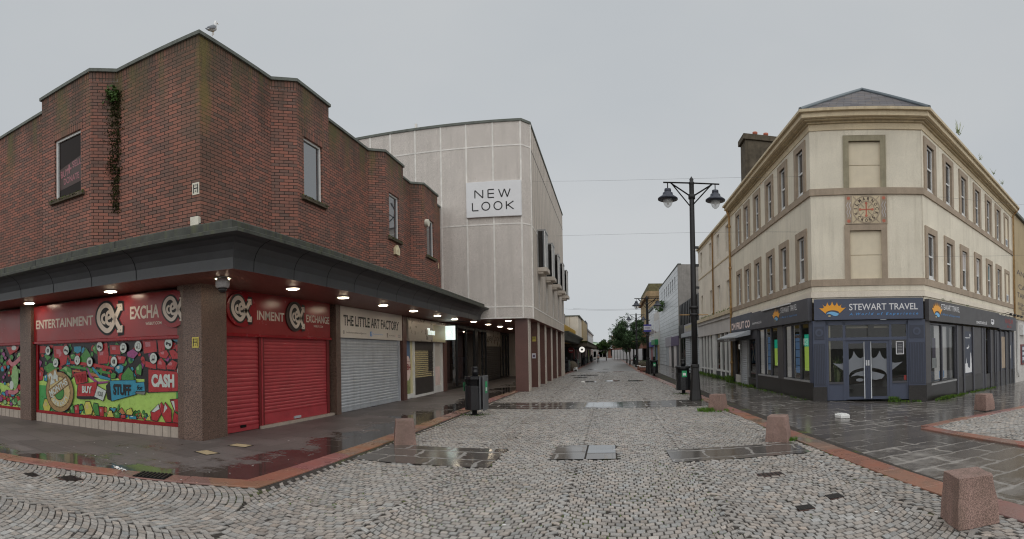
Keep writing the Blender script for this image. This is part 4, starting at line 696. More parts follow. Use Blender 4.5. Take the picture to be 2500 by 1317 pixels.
t=thing('junction_box','small dirty white box on brick above the canopy corner','junction box',FL(-.1,.05,4.5)); m=MB(); m.box(FL,-.2,0,0,.1,4.48,4.66,'plate white'); m.tube([FL(.02,.06,4.5),FL(.06,.2,4.42),FL(.06,.5,4.05),FL(.06,1.2,4.03)],.015,'iron black'); m.build('box',t,bevel=.01)
def alarm(label,x,y,z,w,h):
    t=thing('alarm_box',label,'alarm box',(x,y,z)); Fq=Fr((x,y),0); m=MB(); m.prism(Fq,[(-w/2,z),(w/2,z),(w/2,z+h*.65),(0,z+h),(-w/2,z+h*.65)],0,.09,'alarm cream'); m.build('cover',t,bevel=.012)
    m=MB(); m.cyl(Fq,0,z+h*.42,.09,.1,.05,'gutter cream'); m.build('badge',t)
alarm('cream five-sided alarm box on brick under the second bay window',-7.6+OM,16.05,5.2,.34,.34); alarm('small cream alarm box at the far end of the brick wall',-7.6,21.5,5.62,.22,.3)
t=thing('alarm_box','round white dish beside the farthest brick bay window','alarm box',(-7.15,19.05,6.9)); m=MB(); m.cyl(Fr((-7.15,19.05),0),0,7.02,0,.12,.15,'plate white'); m.build('cover',t)
t=thing('security_camera','white domed security camera hanging under the canopy corner','security camera',(-6.66,7.0,3.05)); m=MB(); m.lathe(-6.66,7.0,[(.11,3.225),(.14,3.14),(.13,3.06),(.1,3.04)],'cctv white',20); m.tube([(-6.66,7.0,3.26),(-6.66,7.0,3.2)],.05,'cctv white'); m.build('housing',t); m=MB(); m.lathe(-6.66,7.0,[(.095,3.04),(.085,2.99),(.045,2.95)],'dark glass',18); m.build('dome',t)
# plants and moss in the angle of the left bay
t=thing('wall_plant','leafy green plant and ferns growing from the mossy brick angle','plant',FL(-2.4,.1,7.5)); m=MB()
cs=[(*FL(-2.42+random.uniform(-.15,.15),.15,z)[:2],z,.16) for z in (8.0,7.9,7.75)]; leaves(m,cs,230,.042,.2,'leaf'); cs=[(*FL(-2.36,.12,z)[:2],z,.13) for z in (6.45,6.3,6.15)]; leaves(m,cs,90,.035,.2,'moss'); m.build('foliage',t)
m=MB()
for _ in range(2200):
    z=8.05-2.9*random.random()**1.3; wd=.17*(1.0 if z>6 else .6); a=-2.33+random.gauss(0,wd*.45); o_=.02+max(0,(-2.29-a))*1.0*(a<-2.29); r=random.uniform(.012,.035); x=FL(a,o_,z); m.face([x+Vector((random.uniform(-r,r),random.uniform(-r,r),random.uniform(-r,r))) for _ in range(4)],'moss')
m.build('moss',t)
# a gull on the corner of the coping
t=thing('gull','white gull with grey wings standing on the brick roof corner','bird',(-7.5,7.62,TOPZ+.075)); gx,gy,gb=-7.5,7.68,TOPZ+.075
def blob(mb,path,m,n=14):
    k=len(mb.v); 
    for j,(x,y,z,rx,rz) in enumerate(path):
        p=Vector(path[min(j+1,len(path)-1)][:3])-Vector(path[max(j-1,0)][:3]); d=p.normalized(); s=d.cross(Vector((0,0,1))); s=s.normalized() if s.length>.1 else Vector((1,0,0)); u=s.cross(d)
        for i in range(n): t_=2*PI*i/n; mb.v.append(tuple(Vector((x,y,z))+s*rx*math.cos(t_)+u*rz*math.sin(t_)))
    for j in range(len(path)-1):
        for i in range(n): mb.f.append((k+j*n+i,k+j*n+(i+1)%n,k+(j+1)*n+(i+1)%n,k+(j+1)*n+i)); mb.mi.append(mb._m(m)); mb.sm.append(True)
    mb.f.append(tuple(k+i for i in range(n))); mb.f.append(tuple(k+(len(path)-1)*n+i for i in range(n)))
    for _ in (0,1): mb.mi.append(mb._m(m)); mb.sm.append(True)
m=MB(); blob(m,[(gx-.02,gy-.17,gb+.10,.01,.01),(gx-.02,gy-.1,gb+.13,.05,.045),(gx,gy-.02,gb+.17,.075,.08),(gx,gy+.05,gb+.22,.07,.075),(gx,gy+.075,gb+.29,.045,.045),(gx,gy+.085,gb+.34,.042,.04),(gx+.0,gy+.10,gb+.385,.045,.042),(gx,gy+.135,gb+.39,.02,.02)],'feather white'); m.build('body',t)
m=MB()
for s in (-1,1): m=MB(); blob(m,[(gx+s*.03,gy-.24,gb+.09,.005,.01),(gx+s*.06,gy-.12,gb+.14,.012,.04),(gx+s*.075,gy-.02,gb+.19,.014,.05),(gx+s*.06,gy+.05,gb+.23,.01,.02)],'feather grey'); m.build('wing',t)
m=MB(); m=MB(); blob(m,[(gx,gy+.14,gb+.388,.012,.013),(gx,gy+.20,gb+.375,.004,.005)],'beak'); m.build('beak',t)
for s in (-1,1): m=MB(); m.tube([(gx+s*.025,gy,gb+.11),(gx+s*.028,gy+.0,gb+.0)],.006,'beak'); m.build('leg',t)
t.name='gull'; t.scale=(.84,)*3
# ------------------------------------------------------------------ concrete department store on granite columns
FN=Fr((-4.2,22.5),83.6); FS=Fr((-3.5,0),0); NE=38.6; NT=12.22; NB=3.32
def Npt(a,o=0): v=FN(a,o,0); return (v.x,v.y)
nb=thing('concrete_building','pale exposed-aggregate concrete store on red granite columns with projecting windows','building',(-4.2,22.5,0))
CH0=Npt(.36); CH1=(-3.5,22.98)
m=MB(); plan_wall(m,Npt(-9.5),CH0,NB,NT,'aggregate'); plan_wall(m,CH0,CH1,NB,NT,'aggregate'); plan_wall(m,(-3.5,NE),(-14,NE),0,NT,'aggregate side'); plan_wall(m,Npt(-9.5),(-14,NE),3,NT,'aggregate')
OR=[24.75,27.85,31.0,34.1,37.1]
m.wall(FS,22.98,NE,NB,NT,0,[(y+.12,y+.62,3.98,5.75) for y in OR],'aggregate side',.25,'concrete rib')
m.face([(*Npt(-9.5),NT-.1),(*CH0,NT-.1),(*CH1,NT-.1),(-3.5,NE,NT-.1),(-14,NE,NT-.1)],'joint dark')
m.face([(*Npt(-9.5),NB),(*CH0,NB),(*CH1,NB),(-3.5,NE,NB),(-14,NE,NB)],'soffit boards'); w_=m.build('wall',nb)
for y in OR: m=MB(); m.quad(FS,y+.12,y+.62,-.22,3.98,5.75,'dark glass'); m.build('slot_window',nb)
# the pale joint ribs between the panels
m=MB(); r=.035
for a in (-9.2,-8.0,-6.78,-5.77,-4.55,-3.33,-2.15,-.93,.33): m.box(FN,a-r,a+r,0,.018,NB,NT,'concrete rib')
for z in (3.86,7.6,11.15): m.box(FN,-9.5,.36,0,.014,z-.03,z+.03,'concrete rib')
m.box(FN,-9.5,.36,0,.012,NB,NB+.05,'concrete rib'); FCH=Fr(CH0,math.degrees(math.atan2(CH1[0]-CH0[0],CH1[1]-CH0[1])))
for z in (3.86,7.6,11.15): m.box(FCH,0,.57,0,.014,z-.03,z+.03,'concrete rib')
m.box(FCH,.53,.6,0,.02,NB,NT,'concrete rib'); m.box(FS,22.98,NE,0,.014,7.57,7.63,'concrete rib'); m.box(FS,22.98,NE,0,.014,3.83,3.89,'concrete rib')
m.build('panel_joint',nb)
m=MB()
y=23.35
while y<NE: m.box(FS,y,y+.02,0,.006,3.9,7.56,'pebbledash grey'); m.box(FS,y,y+.02,0,.006,7.66,NT,'pebbledash grey'); y+=.62
m.box(FS,22.98,NE,0,.008,11.1,11.14,'joint dark'); m.build('rib',nb)
m=MB(); ribbon(m,[Npt(-9.5),CH0,CH1,(-3.5,NE)],-.3,.045,NT,NT+.11,'coping'); m.build('coping',nb)
# six columns
for y in (22.8,25.8,28.62,31.6,34.8,38.1):
    m=MB(); m.box(FS,y,y+.62,-.82,-.22,0,NB,'red granite'); p_=m.build('column',nb); m=MB(); m.box(FS,y-.012,y+.62,-.222,-.19,0,NB,'aggregate side'); m.build('edge_strip',p_)
# oriel windows
for i,y in enumerate(OR):
    m=MB(); t=.05; D=.38; z0,z1=5.95,7.82; y1=y+1.05
    m.box(FS,y,y1,0,D+.03,z1-.08,z1,'grey frame'); m.box(FS,y-.05,y1+.05,0,D+.1,z0-.2,z0,'aggregate side'); m.box(FS,y,y1,0,D-.1,z0-.3,z0-.2,'aggregate side')
    for yy in (y,y1-t): m.box(FS,yy,yy+t,D-.03,D+.02,z0,z1-.08,'white frame'); m.box(FS,yy,yy+t,0,.05,z0,z1-.08,'grey frame')
    m.box(FS,y+.5,y+.55,D-.02,D+.02,z0,z1-.08,'white frame'); o_=m.build('oriel_window',nb)
    m=MB(); m.quad(FS,y+t,y1-t,D-.01,z0,z1-.08,'window glass'); m.face([FS(y+.01,.05,z0),FS(y+.01,D-.03,z0),FS(y+.01,D-.03,z1-.08),FS(y+.01,.05,z1-.08)],'dark glass'); m.face([FS(y1-.01,.05,z0),FS(y1-.01,D-.03,z0),FS(y1-.01,D-.03,z1-.08),FS(y1-.01,.05,z1-.08)],'dark glass'); m.build('pane',o_)
# glazed shopfront behind the columns
m=MB(); fz=3.3
for y in (23.12,25.15,26.9,28.8,30.5,31.35,35.5,36.6,37.6,38.5): m.box(FMS,y-.05,y+.05,-.05,.06,0,fz,'dark frame')
m.box(FMS,28.6,29.2,-.04,.08,0,fz,'dark frame'); m.box(FMS,23.1,NE,-.04,.05,0,.12,'dark frame'); m.box(FMS,23.1,NE,-.04,.05,3.12,fz,'dark frame'); m.box(FMS,23.1,31.3,-.03,.04,2.25,2.32,'dark frame') if False else None
m.build('shop_frame',nb)
for y0,y1 in ((23.1,25.15),(25.15,26.9),(26.9,28.7),(29.1,30.5),(30.5,31.35),(35.5,36.6),(36.6,37.6),(37.6,NE)): m=MB(); m.quad(FMS,y0,y1,0,.12,3.12,'arcade glass'); m.build('shop_glass',nb)
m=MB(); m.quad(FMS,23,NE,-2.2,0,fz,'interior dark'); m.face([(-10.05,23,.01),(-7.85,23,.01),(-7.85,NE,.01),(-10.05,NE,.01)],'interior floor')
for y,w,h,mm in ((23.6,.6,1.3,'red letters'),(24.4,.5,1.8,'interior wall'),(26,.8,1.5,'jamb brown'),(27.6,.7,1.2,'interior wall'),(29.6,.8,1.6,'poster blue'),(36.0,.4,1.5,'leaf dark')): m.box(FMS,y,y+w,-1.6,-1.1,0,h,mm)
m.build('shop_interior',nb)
m=shutter('s',FMS,31.4,35.4,.02,2.26,.02,'shutter dark',.12,.015); m.build('roller_shutter',nb)
t=thing('shop_panel_sign','grey panel sign reading NEW LOOK above the dark shutter under the concrete store','shop sign',FMS(33.4,.05,2.26)); m=MB(); m.box(FMS,31.4,35.45,0,.06,2.27,3.3,'silver panel'); m.build('board',t); m=MB(); m.text(FMS,'NEW LOOK',31.8,35.2,2.62,2.92,.063,'jamb brown',.0); m.build('lettering',t)
for x,y in ((-6.4,23.3),(-6.3,25.8),(-6.2,28.2),(-6.1,30.6),(-4.75,23.45),(-6.0,33.0),(-6,35.5),(-4.7,26.8),(-4.7,30)): light(x,y,nb,3.3,.15)
# the big white wall sign
t=thing('wall_sign','large white wall sign reading NEW LOOK on the concrete building','wall sign',FN(-.92,.1,7.92)); m=MB(); m.box(FN,-2.16,.34,.03,.12,7.92,9.52,'letter white'); m.build('board',t,bevel=.01)
m=MB()
def strokes(x0,z0,w,h,segs,wd=.052):
    for s_ in segs: m.stroke(FN,[(x0+a*w,z0+b*h) for a,b in s_],wd,.124,'black vinyl',0)
hh=.36; z1=8.78; z0_=8.22
strokes(-1.76,z1,.36,hh,[[(0,0),(0,1)],[(0,1),(1,0)],[(1,0),(1,1)]]); strokes(-1.16,z1,.27,hh,[[(0,0),(0,1)],[(0,1),(1,1)],[(0,.5),(1,.5)],[(0,0),(1,0)]]); strokes(-.68,z1,.52,hh,[[(0,1),(.25,0)],[(.25,0),(.5,1)],[(.5,1),(.75,0)],[(.75,0),(1,1)]])
strokes(-1.88,z0_,.27,hh,[[(0,1),(0,0)],[(0,0),(1,0)]]); strokes(-.34,z0_,.32,hh,[[(0,0),(0,1)],[(0,.42),(1,1)],[(.22,.54),(1,0)]])
for x in (-1.27,-.72): m.stroke(FN,[(x+.18*math.cos(2*PI*i/28),z0_+hh/2+.18*math.sin(2*PI*i/28)) for i in range(28)],.052,.124,'black vinyl',0,True)
m.build('lettering',t)
m=MB(); m.box(Fr((-8.74,22.2),90),-.05,.05,-.05,.05,12.3,12.62,'concrete rib'); m.build('vent_pipe',nb)
plate('yellow H hydrant plate on the second red granite column',Fr((-3.9,25.79),90),-.0,2.47,.2,.24,.0,'plate yellow')
t=thing('notice','small pale lilac notice stuck on the second red granite column','notice',(-3.9,25.78,1.5)); m=MB(); m.box(Fr((-3.92,25.79),90),-.1,.1,0,.008,1.48,1.74,'banner white'); m.box(Fr((-3.92,25.79),90),-.05,.05,.008,.0095,1.54,1.66,'purple sign'); m.build('sheet',t)
# ------------------------------------------------------------------ buildings further up the left side
def simple_building(name,label,*r):
    cat,boxes,loc=r if len(r)==3 else ('building',)+r
    t=thing(name,label,cat,loc)
    for nm,fn in boxes:
        m=MB(); fn(m)
        if nm in ('window','shop_panel','panel'):      # one part per box
            for k in range(len(m.v)//8): q=MB(); q.hexa(m.v[k*8:k*8+8],m.mats[m.mi[k*6]]); q.build(nm,t)
        else: m.build(nm,t)
    return t
WX=Fr((0,0),90)     # a=x, o=-y
def bx(x0,x1,y0,y1,z0,z1,mm): return lambda m: m.box(WX,x0,x1,-y1,-y0,z0,z1,mm)
def fins(m):
    y=49.2
    while y<66: m.box(FS4,y,y+.12,0,.1,3.15,4.6,'yellow cladding'); y+=.75
FS4=Fr((-4.6,0),0)
def cove(m,F,y0,y1,zt,zb):
    P=[(1.2,zt),(1.2,zt-.12),(.95,zt-.3),(.8,zb),(0,zb),(0,zt)]; 
    for i in range(len(P)):
        (o0,za),(o1,zb_)=P[i],P[(i+1)%len(P)]; m.face([F(y0,o0,za),F(y1,o0,za),F(y1,o1,zb_),F(y0,o1,zb_)],'canopy lead')
    m.face([F(y0,o,z) for o,z in P],'canopy lead'); m.face([F(y1,o,z) for o,z in P],'canopy lead')
def pshop(y0,y1,x,mm,dz=2.5):
    return lambda m:(m.box(Fr((x,0),0),y0,y1,0,.05,0,dz,mm))
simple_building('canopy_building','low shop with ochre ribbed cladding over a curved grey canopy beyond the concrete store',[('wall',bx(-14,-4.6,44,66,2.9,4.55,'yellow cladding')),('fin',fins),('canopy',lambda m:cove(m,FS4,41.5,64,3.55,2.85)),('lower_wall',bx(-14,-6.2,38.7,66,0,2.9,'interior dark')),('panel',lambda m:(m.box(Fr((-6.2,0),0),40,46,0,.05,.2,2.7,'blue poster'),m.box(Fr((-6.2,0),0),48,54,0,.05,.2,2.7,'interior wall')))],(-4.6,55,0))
simple_building('rooftop_box','tall blue-grey plant box rising behind the ochre cladding','roof plant room',[('wall',bx(-8.5,-6.2,66,70,4.5,7.1,'pebbledash grey')),('door',bx(-7.2,-6.6,65.97,66,4.6,6.6,'grey fascia'))],(-7.5,68,4.5))
simple_building('cream_block','cream two-storey block with a blank front on the left side of the far street',[('wall',lambda m:(m.box(WX,-14,-4.4,-92,-70,2.6,6.8,'harling pale'),m.box(WX,-4.42,-4.2,-92,-78,2.8,6.75,'tan render'))),('coping',bx(-14.1,-4.2,69.9,92,6.8,6.95,'coping')),('panel_joint',lambda m:[m.box(WX,x,x+.06,-70,-69.97,2.6,6.8,'deep cream') for x in (-10,-7.6,-5.6)]),('lower_wall',bx(-14,-5.2,66,92,0,2.6,'interior dark')),('shop_panel',lambda m:[m.box(Fr((-5.2,0),0),y,y+2.4,0,.05,.1,2.3,k) for y,k in ((71,'red letters'),(75,'interior wall'),(79,'red deep'),(84,'white panel'))])],(-5,80,0))
simple_building('concrete_canopy','weathered concrete canopy with mossy edge running along the far left shops','canopy',[('slab',lambda m:(m.box(WX,-7,-2.9,-118,-62,2.55,3.15,'chimney render'))),('fascia',lambda m:m.box(WX,-7.02,-2.86,-118,-61.9,3.0,3.2,'moss'))],(-4,90,2.5))
simple_building('shop_row','row of small grey and white shops under the far canopy',[('wall',bx(-12,-4.6,92,135,0,6.2,'white render')),('dark_front',bx(-4.6,-4.45,92,100,2.9,7.6,'black cladding')),('roof',bx(-12,-4.4,100,135,6.2,6.5,'roof pale')),('window',lambda m:[m.box(Fr((-4.6,0),0),y,y+1.6,0,.04,3.9,5.4,'window glass') for y in (102,106,110,115,121,127)]),('shop_panel',lambda m:[m.box(Fr((-4.6,0),0),y,y+2.6,0,.06,.2,2.4,k) for y,k in ((93,'white panel'),(99,'interior dark'),(104,'lime'),(110,'interior dark'),(117,'white panel'),(124,'brick far'))])],(-5,110,0))
t=thing('round_shop_sign','small round white projecting sign under the far left canopy','projecting sign',(-3.3,64,2.0)); m=MB(); m.cyl(Fr((-3.6,63.8),90),0,2.15,0,.06,.36,'sign lit soft',20); m.cyl(Fr((-3.6,63.8),90),0,2.15,.06,.065,.14,'grey frame',12); m.build('disc',t)
t=thing('round_shop_sign','small round dark red projecting sign left of the white one','projecting sign',(-5.0,63,2.0)); m=MB(); m.cyl(Fr((-4.9,63.0),90),0,2.1,0,.06,.38,'red deep',20); m.box(Fr((-4.9,63.0),90),-.22,.22,.06,.065,1.98,2.06,'letter white'); m.build('disc',t)
t=thing('lit_shop_sign','small white lit square sign beside the blue shopfront','projecting sign',(-5.6,47,2.6)); m=MB(); m.box(Fr((-5.9,47),90),-.35,.35,0,.08,2.05,2.75,'sign lit soft'); m.stroke(Fr((-5.9,47),90),[(-.15,2.55),(.12,2.4),(-.15,2.25)],.05,.083,'black vinyl',0); m.build('board',t)
# end of the street
simple_building('brick_hall','red brick building closing the far end of the street with pale low roof','building',[('wall',bx(-1,22,168,190,0,5.4,'brick far')),('upper_wall',bx(.5,24,182,196,5,7.6,'brick far')),('roof',bx(-1.2,12,166.5,168,3.0,4.2,'roof pale')),('window',lambda m:[m.box(WX,x,x+1.6,-168.05,-168,.6,2.8,k) for x,k in ((0,'interior dark'),(2,'white panel'),(5,'interior dark'),(9,'window glass'),(13,'interior dark'))])],(4,170,0))
simple_building('low_shops','low pale grey shop row left of the brick building at the street end','building',[('wall',bx(-9,-1.2,166,180,0,2.9,'pebbledash grey')),('roof',bx(-9.2,-1.0,165.8,180,2.9,3.3,'roof pale')),('window',lambda m:[m.box(WX,x,x+1.2,-166.05,-166,.3,2.2,'interior dark') for x in (-8,-6,-4,-2.6)])],(-5,166,0))
m=MB()
hv=[[(-320+i*22,560+j*60,max(0,(15*math.exp(-((-320+i*22+45)/75.)**2)+6+2*math.sin(i*.8)+1.5*noise.noise(Vector((i*.9,j*.9,3))))*math.sin(PI*j/6))) for i in range(36)] for j in range(7)]
for j in range(6):
    for i in range(35): m.face([hv[j][i],hv[j][i+1],hv[j+1][i+1],hv[j+1][i]],'field green' if (j<2 and i%9 in (2,3,4)) else 'hill green',True)
struct(m.build('hill'))
# ------------------------------------------------------------------ cream corner building
A0=(6.45,15.36); Q0=(9.66,13.63); FW=Fr(A0,180); FC=Fr(A0,118); FR=Fr(Q0,59)      # left front (a<0 runs up the street), chamfer, right front
LW=-11.0; LC=3.66; LR=12.35; EZ=9.0
cb=thing('cream_building','cream roughcast corner building with brown stone window surrounds and slate roof','building',(7.9,14.5,0))
# sash window prototype, modelled once
SW,SH=.62,1.48
def make_sash(h,mat_up,mat_lo):
    m=MB(); t=.068; w2=SW/2
    for q in ((-w2,-w2+t,0,h),(w2-t,w2,0,h),(-w2+t,w2-t,0,t+.02),(-w2+t,w2-t,h-t,h)): m.box(LOC,q[0],q[1],-.11,-.04,q[2],q[3],'white frame')
    m.box(LOC,-w2+t,w2-t,-.10,-.035,h*.5-.028,h*.5+.028,'white frame'); m.box(LOC,-w2-.0,w2+.0,-.12,.0,-.05,-.002,'white frame'); w=m.build('window',None,(0,0,0))
    for a,b,mm in ((h*.5+.028,h-t,mat_up),(t+.02,h*.5-.028,mat_lo)):
        m=MB(); m.quad(LOC,-w2+t,w2-t,-.075,a,b,mm); m.build('pane',w)
    m=MB(); s=.21
    m.box(LOC,-w2-s,-w2,-.13,.045,-.05,h+s,'brown stone'); m.box(LOC,w2,w2+s,-.13,.045,-.05,h+s,'brown stone'); m.box(LOC,-w2,w2,-.13,.045,h,h+s,'brown stone'); m.build('surround',w)
    return w
VAR=[make_sash(SH,'window glass','window glass low'),make_sash(SH,'blind grey','window glass'),make_sash(SH,'blue glass','window glass low'),make_sash(SH,'window glass','window glass')]
ZU,ZL=6.97,4.02
WA=[-.86,-2.64,-4.28,-6.07,-7.76,-9.35]; RA=[.66,2.38,4.08,5.88,7.62,9.27]
def hole(a,z): return (a-SW/2-.002,a+SW/2+.002,z-.05,z+SH)
holesW=[hole(a,z) for a in WA for z in (ZU,ZL)]; holesR=[hole(a,z) for a in RA for z in (ZU,ZL)]
used=set()
for F_,As in ((FW,WA),(FR,RA)):
    for i,a in enumerate(As):
        for z in (ZU,ZL):
            k=random.choice((0,0,3)) if z==ZU else ((2 if i==4 else 1 if i in (2,3) else 3) if F_ is FR else random.choice((0,3)))
            o_=VAR[k] if k not in used else dup(VAR[k]); used.add(k); put(o_,F_,a,z,cb)
for k in range(4):
    if k not in used: put(VAR[k],FR,RA[-1],ZU,cb)
m=MB(); m.wall(FW,LW,0,3.3,EZ,0,holesW,'harling',.16,'brown stone'); m.wall(FR,0,LR,3.2,EZ,0,holesR,'harling',.16,'brown stone')
BL=[(1.27,2.29,ZU-.08,8.42),(1.27,2.29,ZL-.08,5.52)]
m.wall(FC,0,LC,3.2,EZ,0,BL,'harling',.07,'blind cream'); e=FW(LW,0,0); g_=FR(LR,0,0); plan_wall(m,(e.x,e.y),(e.x+9,e.y),0,EZ,'harling'); plan_wall(m,(g_.x,g_.y),(g_.x-4,g_.y+7),-.4,EZ,'harling'); m.build('wall',cb)
# blind windows and their surrounds
for (a0,a1,z0,z1),mm in ((BL[0],'olive stone'),(BL[1],'brown stone')):
    m=MB(); s=.185; m.box(FC,a0-s,a0,-.05,.05,z0-.03,z1+s,mm); m.box(FC,a1,a1+s,-.05,.05,z0-.03,z1+s,mm); m.box(FC,a0,a1,-.05,.05,z1,z1+s,mm); b_=m.build('blind_window',cb)
    m=MB(); zm=(z0+z1)/2; m.quad(FC,a0,a1,-.055,z0,zm-.012,'blind cream'); m.quad(FC,a0,a1,-.055,zm+.012,z1,'blind cream'); m.quad(FC,a0,a1,-.065,zm-.012,zm+.012,'deep cream'); m.build('panel',b_)
# string courses, frieze, cornice, gutter swept round the three fronts
PATH=[(e.x,e.y),A0,Q0,(g_.x,g_.y)]
def band(name,z0,z1,o,mm,oin=-.02): m=MB(); ribbon(m,PATH,oin,o,z0,z1,mm); return m.build(name,cb)
band('string_course',6.69,6.9,.055,'brown stone'); band('string_course',3.73,3.95,.055,'brown stone'); band('base_band',3.56,3.725,.02,'harling'); band('base_band',3.36,3.55,.05,'harling pale')
band('frieze',8.80,9.0,.03,'smooth cream'); band('cornice',9.003,9.06,.10,'deep cream'); band('cornice',9.062,9.11,.22,'deep cream'); band('cornice',9.112,9.26,.34,'smooth cream'); band('gutter',9.262,9.35,.44,'gutter cream',.1)
m=MB()
def off(o):
    q=MB(); ribbon(q,PATH,o-.001,o,0,1,'slate'); v=q.v; return [Vector(v[0]),Vector(v[8]),Vector(v[16]),Vector(v[17])]
P=off(.40); ap=Vector((9.58,17.45,11.75)); w1=Vector((6.45+3.2,e.y,11.5)); r_=FR(LR,-3.25,11.5); z=9.33
P=[Vector((p.x,p.y,z)) for p in P]
m.face([P[1],P[2],ap],'slate'); m.face([P[0],P[1],ap,w1],'slate'); m.face([P[2],P[3],r_,ap],'slate'); m.face([P[0],w1,(14,e.y,9.4)],'harling'); m.face([w1,ap,r_,(15,26,11.4)],'slate'); m.build('roof',cb)
m=MB(); 
for a,b in ((P[1],ap),(P[2],ap),(ap,w1),(ap,r_)): m.tube([a+Vector((0,0,.03)),b+Vector((0,0,.03))],.07,'lead flashing',6)
m.build('ridge',cb)
# chimney
m=MB(); m.box(WX,7.3,9.6,-27.2,-26.2,8.5,12.95,'chimney render'); m.box(WX,7.18,9.7,-27.3,-26.1,12.95,13.25,'chimney render'); ch=m.build('chimney',cb,bevel=.02)
for x in (8.0,8.62): m=MB(); m.lathe(x,26.7,[(.13,13.2),(.11,13.5),(.14,13.52),(.14,13.6)],'terracotta',14); m.build('chimney_pot',ch)
# downpipes
m=MB(); m.tube([FW(-10.75,.35,9.25),FW(-10.85,.2,9.0),FW(-10.9,.1,8.75),FW(-10.9,.1,.1)],.06,'rusty pipe',8)
for z in (8.2,6.0,3.9,2.2,1.0): m.lathe(*FW(-10.9,.1,0)[:2],[(.08,z),(.08,z+.12)],'rusty pipe',8)
m.build('downpipe',cb); m=MB(); m.tube([FR(LR-.05,.4,9.25),FR(LR-.05,.15,9.0),FR(LR-.1,.09,8.9),FR(LR-.1,.09,2.9)],.05,'rusty pipe',8); m.build('downpipe',cb)
# the end windows on the right front: boarded, small opening at the foot
for z in (ZU,ZL):
    m=MB(); a=10.95; m.box(FR,a-.48,a-.3,-.02,.045,z-.05,z+SH+.18,'brown stone'); m.box(FR,a+.3,a+.48,-.02,.045,z-.05,z+SH+.18,'brown stone'); m.box(FR,a-.3,a+.3,-.02,.045,z+SH,z+SH+.18,'brown stone'); b_=m.build('blind_window',cb); m=MB(); m.box(FR,a-.3,a+.3,-.02,.004,z+.42,z+SH,'blind cream'); m.build('panel',b_); m=MB(); m.box(FR,a-.28,a+.28,-.02,.012,z,z+.38,'white frame'); m.box(FR,a-.2,a+.2,.012,.014,z+.06,z+.32,'window glass'); m.build('pane',b_)
# plaque
pl=thing('town_plaque','square carved plaque reading KILMARNOCK CROSS with a wheel cross between the blind windows','plaque',FC(1.81,.04,5.7)); a0,a1,z0,z1=1.13,2.49,5.72,6.66
m=MB(); m.box(FC,a0,a1,0,.05,z0,z1,'brown stone'); m.quad(FC,a0+.22,a1-.22,.052,z0+.03,z1-.03,'gutter cream')
m.build('slab',pl); m=MB(); cx,cz=1.81,6.19; C_=[(cx+math.cos(2*PI*i/40),cz+math.sin(2*PI*i/40)) for i in range(40)]
for r,w in ((.435,.035),(.265,.03)): m.stroke(FC,[(cx+(x-cx)*r,cz+(y-cz)*r) for x,y in C_],w,.060,'brown stone',0,True)
for t_ in range(4):
    t2=PI/4+t_*PI/2; m.stroke(FC,[(cx+.1*math.cos(t2),cz+.1*math.sin(t2)),(cx+.265*math.cos(t2),cz+.265*math.sin(t2))],.022,.056,'olive stone',0); m.stroke(FC,[(cx+.43*math.cos(t2),cz+.43*math.sin(t2)),(cx+.60*math.cos(t2),cz+.60*math.sin(t2))],.03,.056,'brown stone',0)
    t3=t_*PI/2; m.stroke(FC,[(cx,cz),(cx+.2*math.cos(t3),cz+.2*math.sin(t3))],.04,.062,'terracotta',0); m.disc(FC,cx+.2*math.cos(t3),cz+.2*math.sin(t3),.064,.042,.042,'terracotta',14)
for a in (a0+.11,a1-.11):
    for z in (z0+.1,z1-.1): m.disc(FC,a,z,.056,.055,.055,'terracotta',16)
    for dx in (-.04,.04): m.stroke(FC,[(a+dx+.028*math.sin(k*PI/2.2),z0+.22+k*.05) for k in range(11)],.022,.056,'blind grey',1)
m.build('carving',pl); m=MB()
for i,chh in enumerate('KILMARNOCK'): t_=math.radians(200-i*24.5); r=.35; m.text(FC,chh,cx+r*math.cos(t_)-.042,cx+r*math.cos(t_)+.042,cz+r*math.sin(t_)-.055,cz+r*math.sin(t_)+.055,.058,'jamb brown',.02,0,t_-PI/2) if chh!='I' else m.text(FC,'I',cx+r*math.cos(t_)-.011,cx+r*math.cos(t_)+.011,cz+r*math.sin(t_)-.055,cz+r*math.sin(t_)+.055,.058,'jamb brown',.02,0,t_-PI/2)
for i,chh in enumerate('CROSS'): t_=math.radians(228+i*21); r=.35; m.text(FC,chh,cx+r*math.cos(t_)-.042,cx+r*math.cos(t_)+.042,cz+r*math.sin(t_)-.055,cz+r*math.sin(t_)+.055,.058,'jamb brown',.02,0,t_+PI/2)
m.build('lettering',pl)
# ------------------------------------------------------------------ travel shop: joinery, glass, interior
gr=lambda F,a:gz(*F(a,0,0)[:2])
for a0,a1 in ((0.0,.42),(3.1,LC)):            # pilasters, sills and frames, chamfer front
    m=MB(); m.box(FC,a0,a1,-.1,.05,.45,2.6,'navy'); m.box(FC,a0+.03,a1-.03,.05,.07,.5,1.86,'navy dark'); m.box(FC,a0+.05,a1-.05,.05,.068,2.0,2.42,'navy dark')
    for k in range(6): aa=a0+.07+(a1-a0-.14)*k/5; m.box(FC,aa-.008,aa+.008,.07,.082,.56,1.82,'navy')
    m.cyl(FC,(a0+a1)/2,2.22,.068,.082,.13,'navy',18); m.cyl(FC,(a0+a1)/2,2.22,.082,.092,.07,'navy dark',14)
    m.build('pilaster',cb)
def parts(name,par,*bs):
    for b_ in bs: m=MB(); m.box(*b_); m.build(name,par)
parts('plinth',cb,*[(FC,a0,a1,-.1,.08,-.15,.45,'black marble') for a0,a1 in ((-.02,.43),(3.09,LC+.02))])
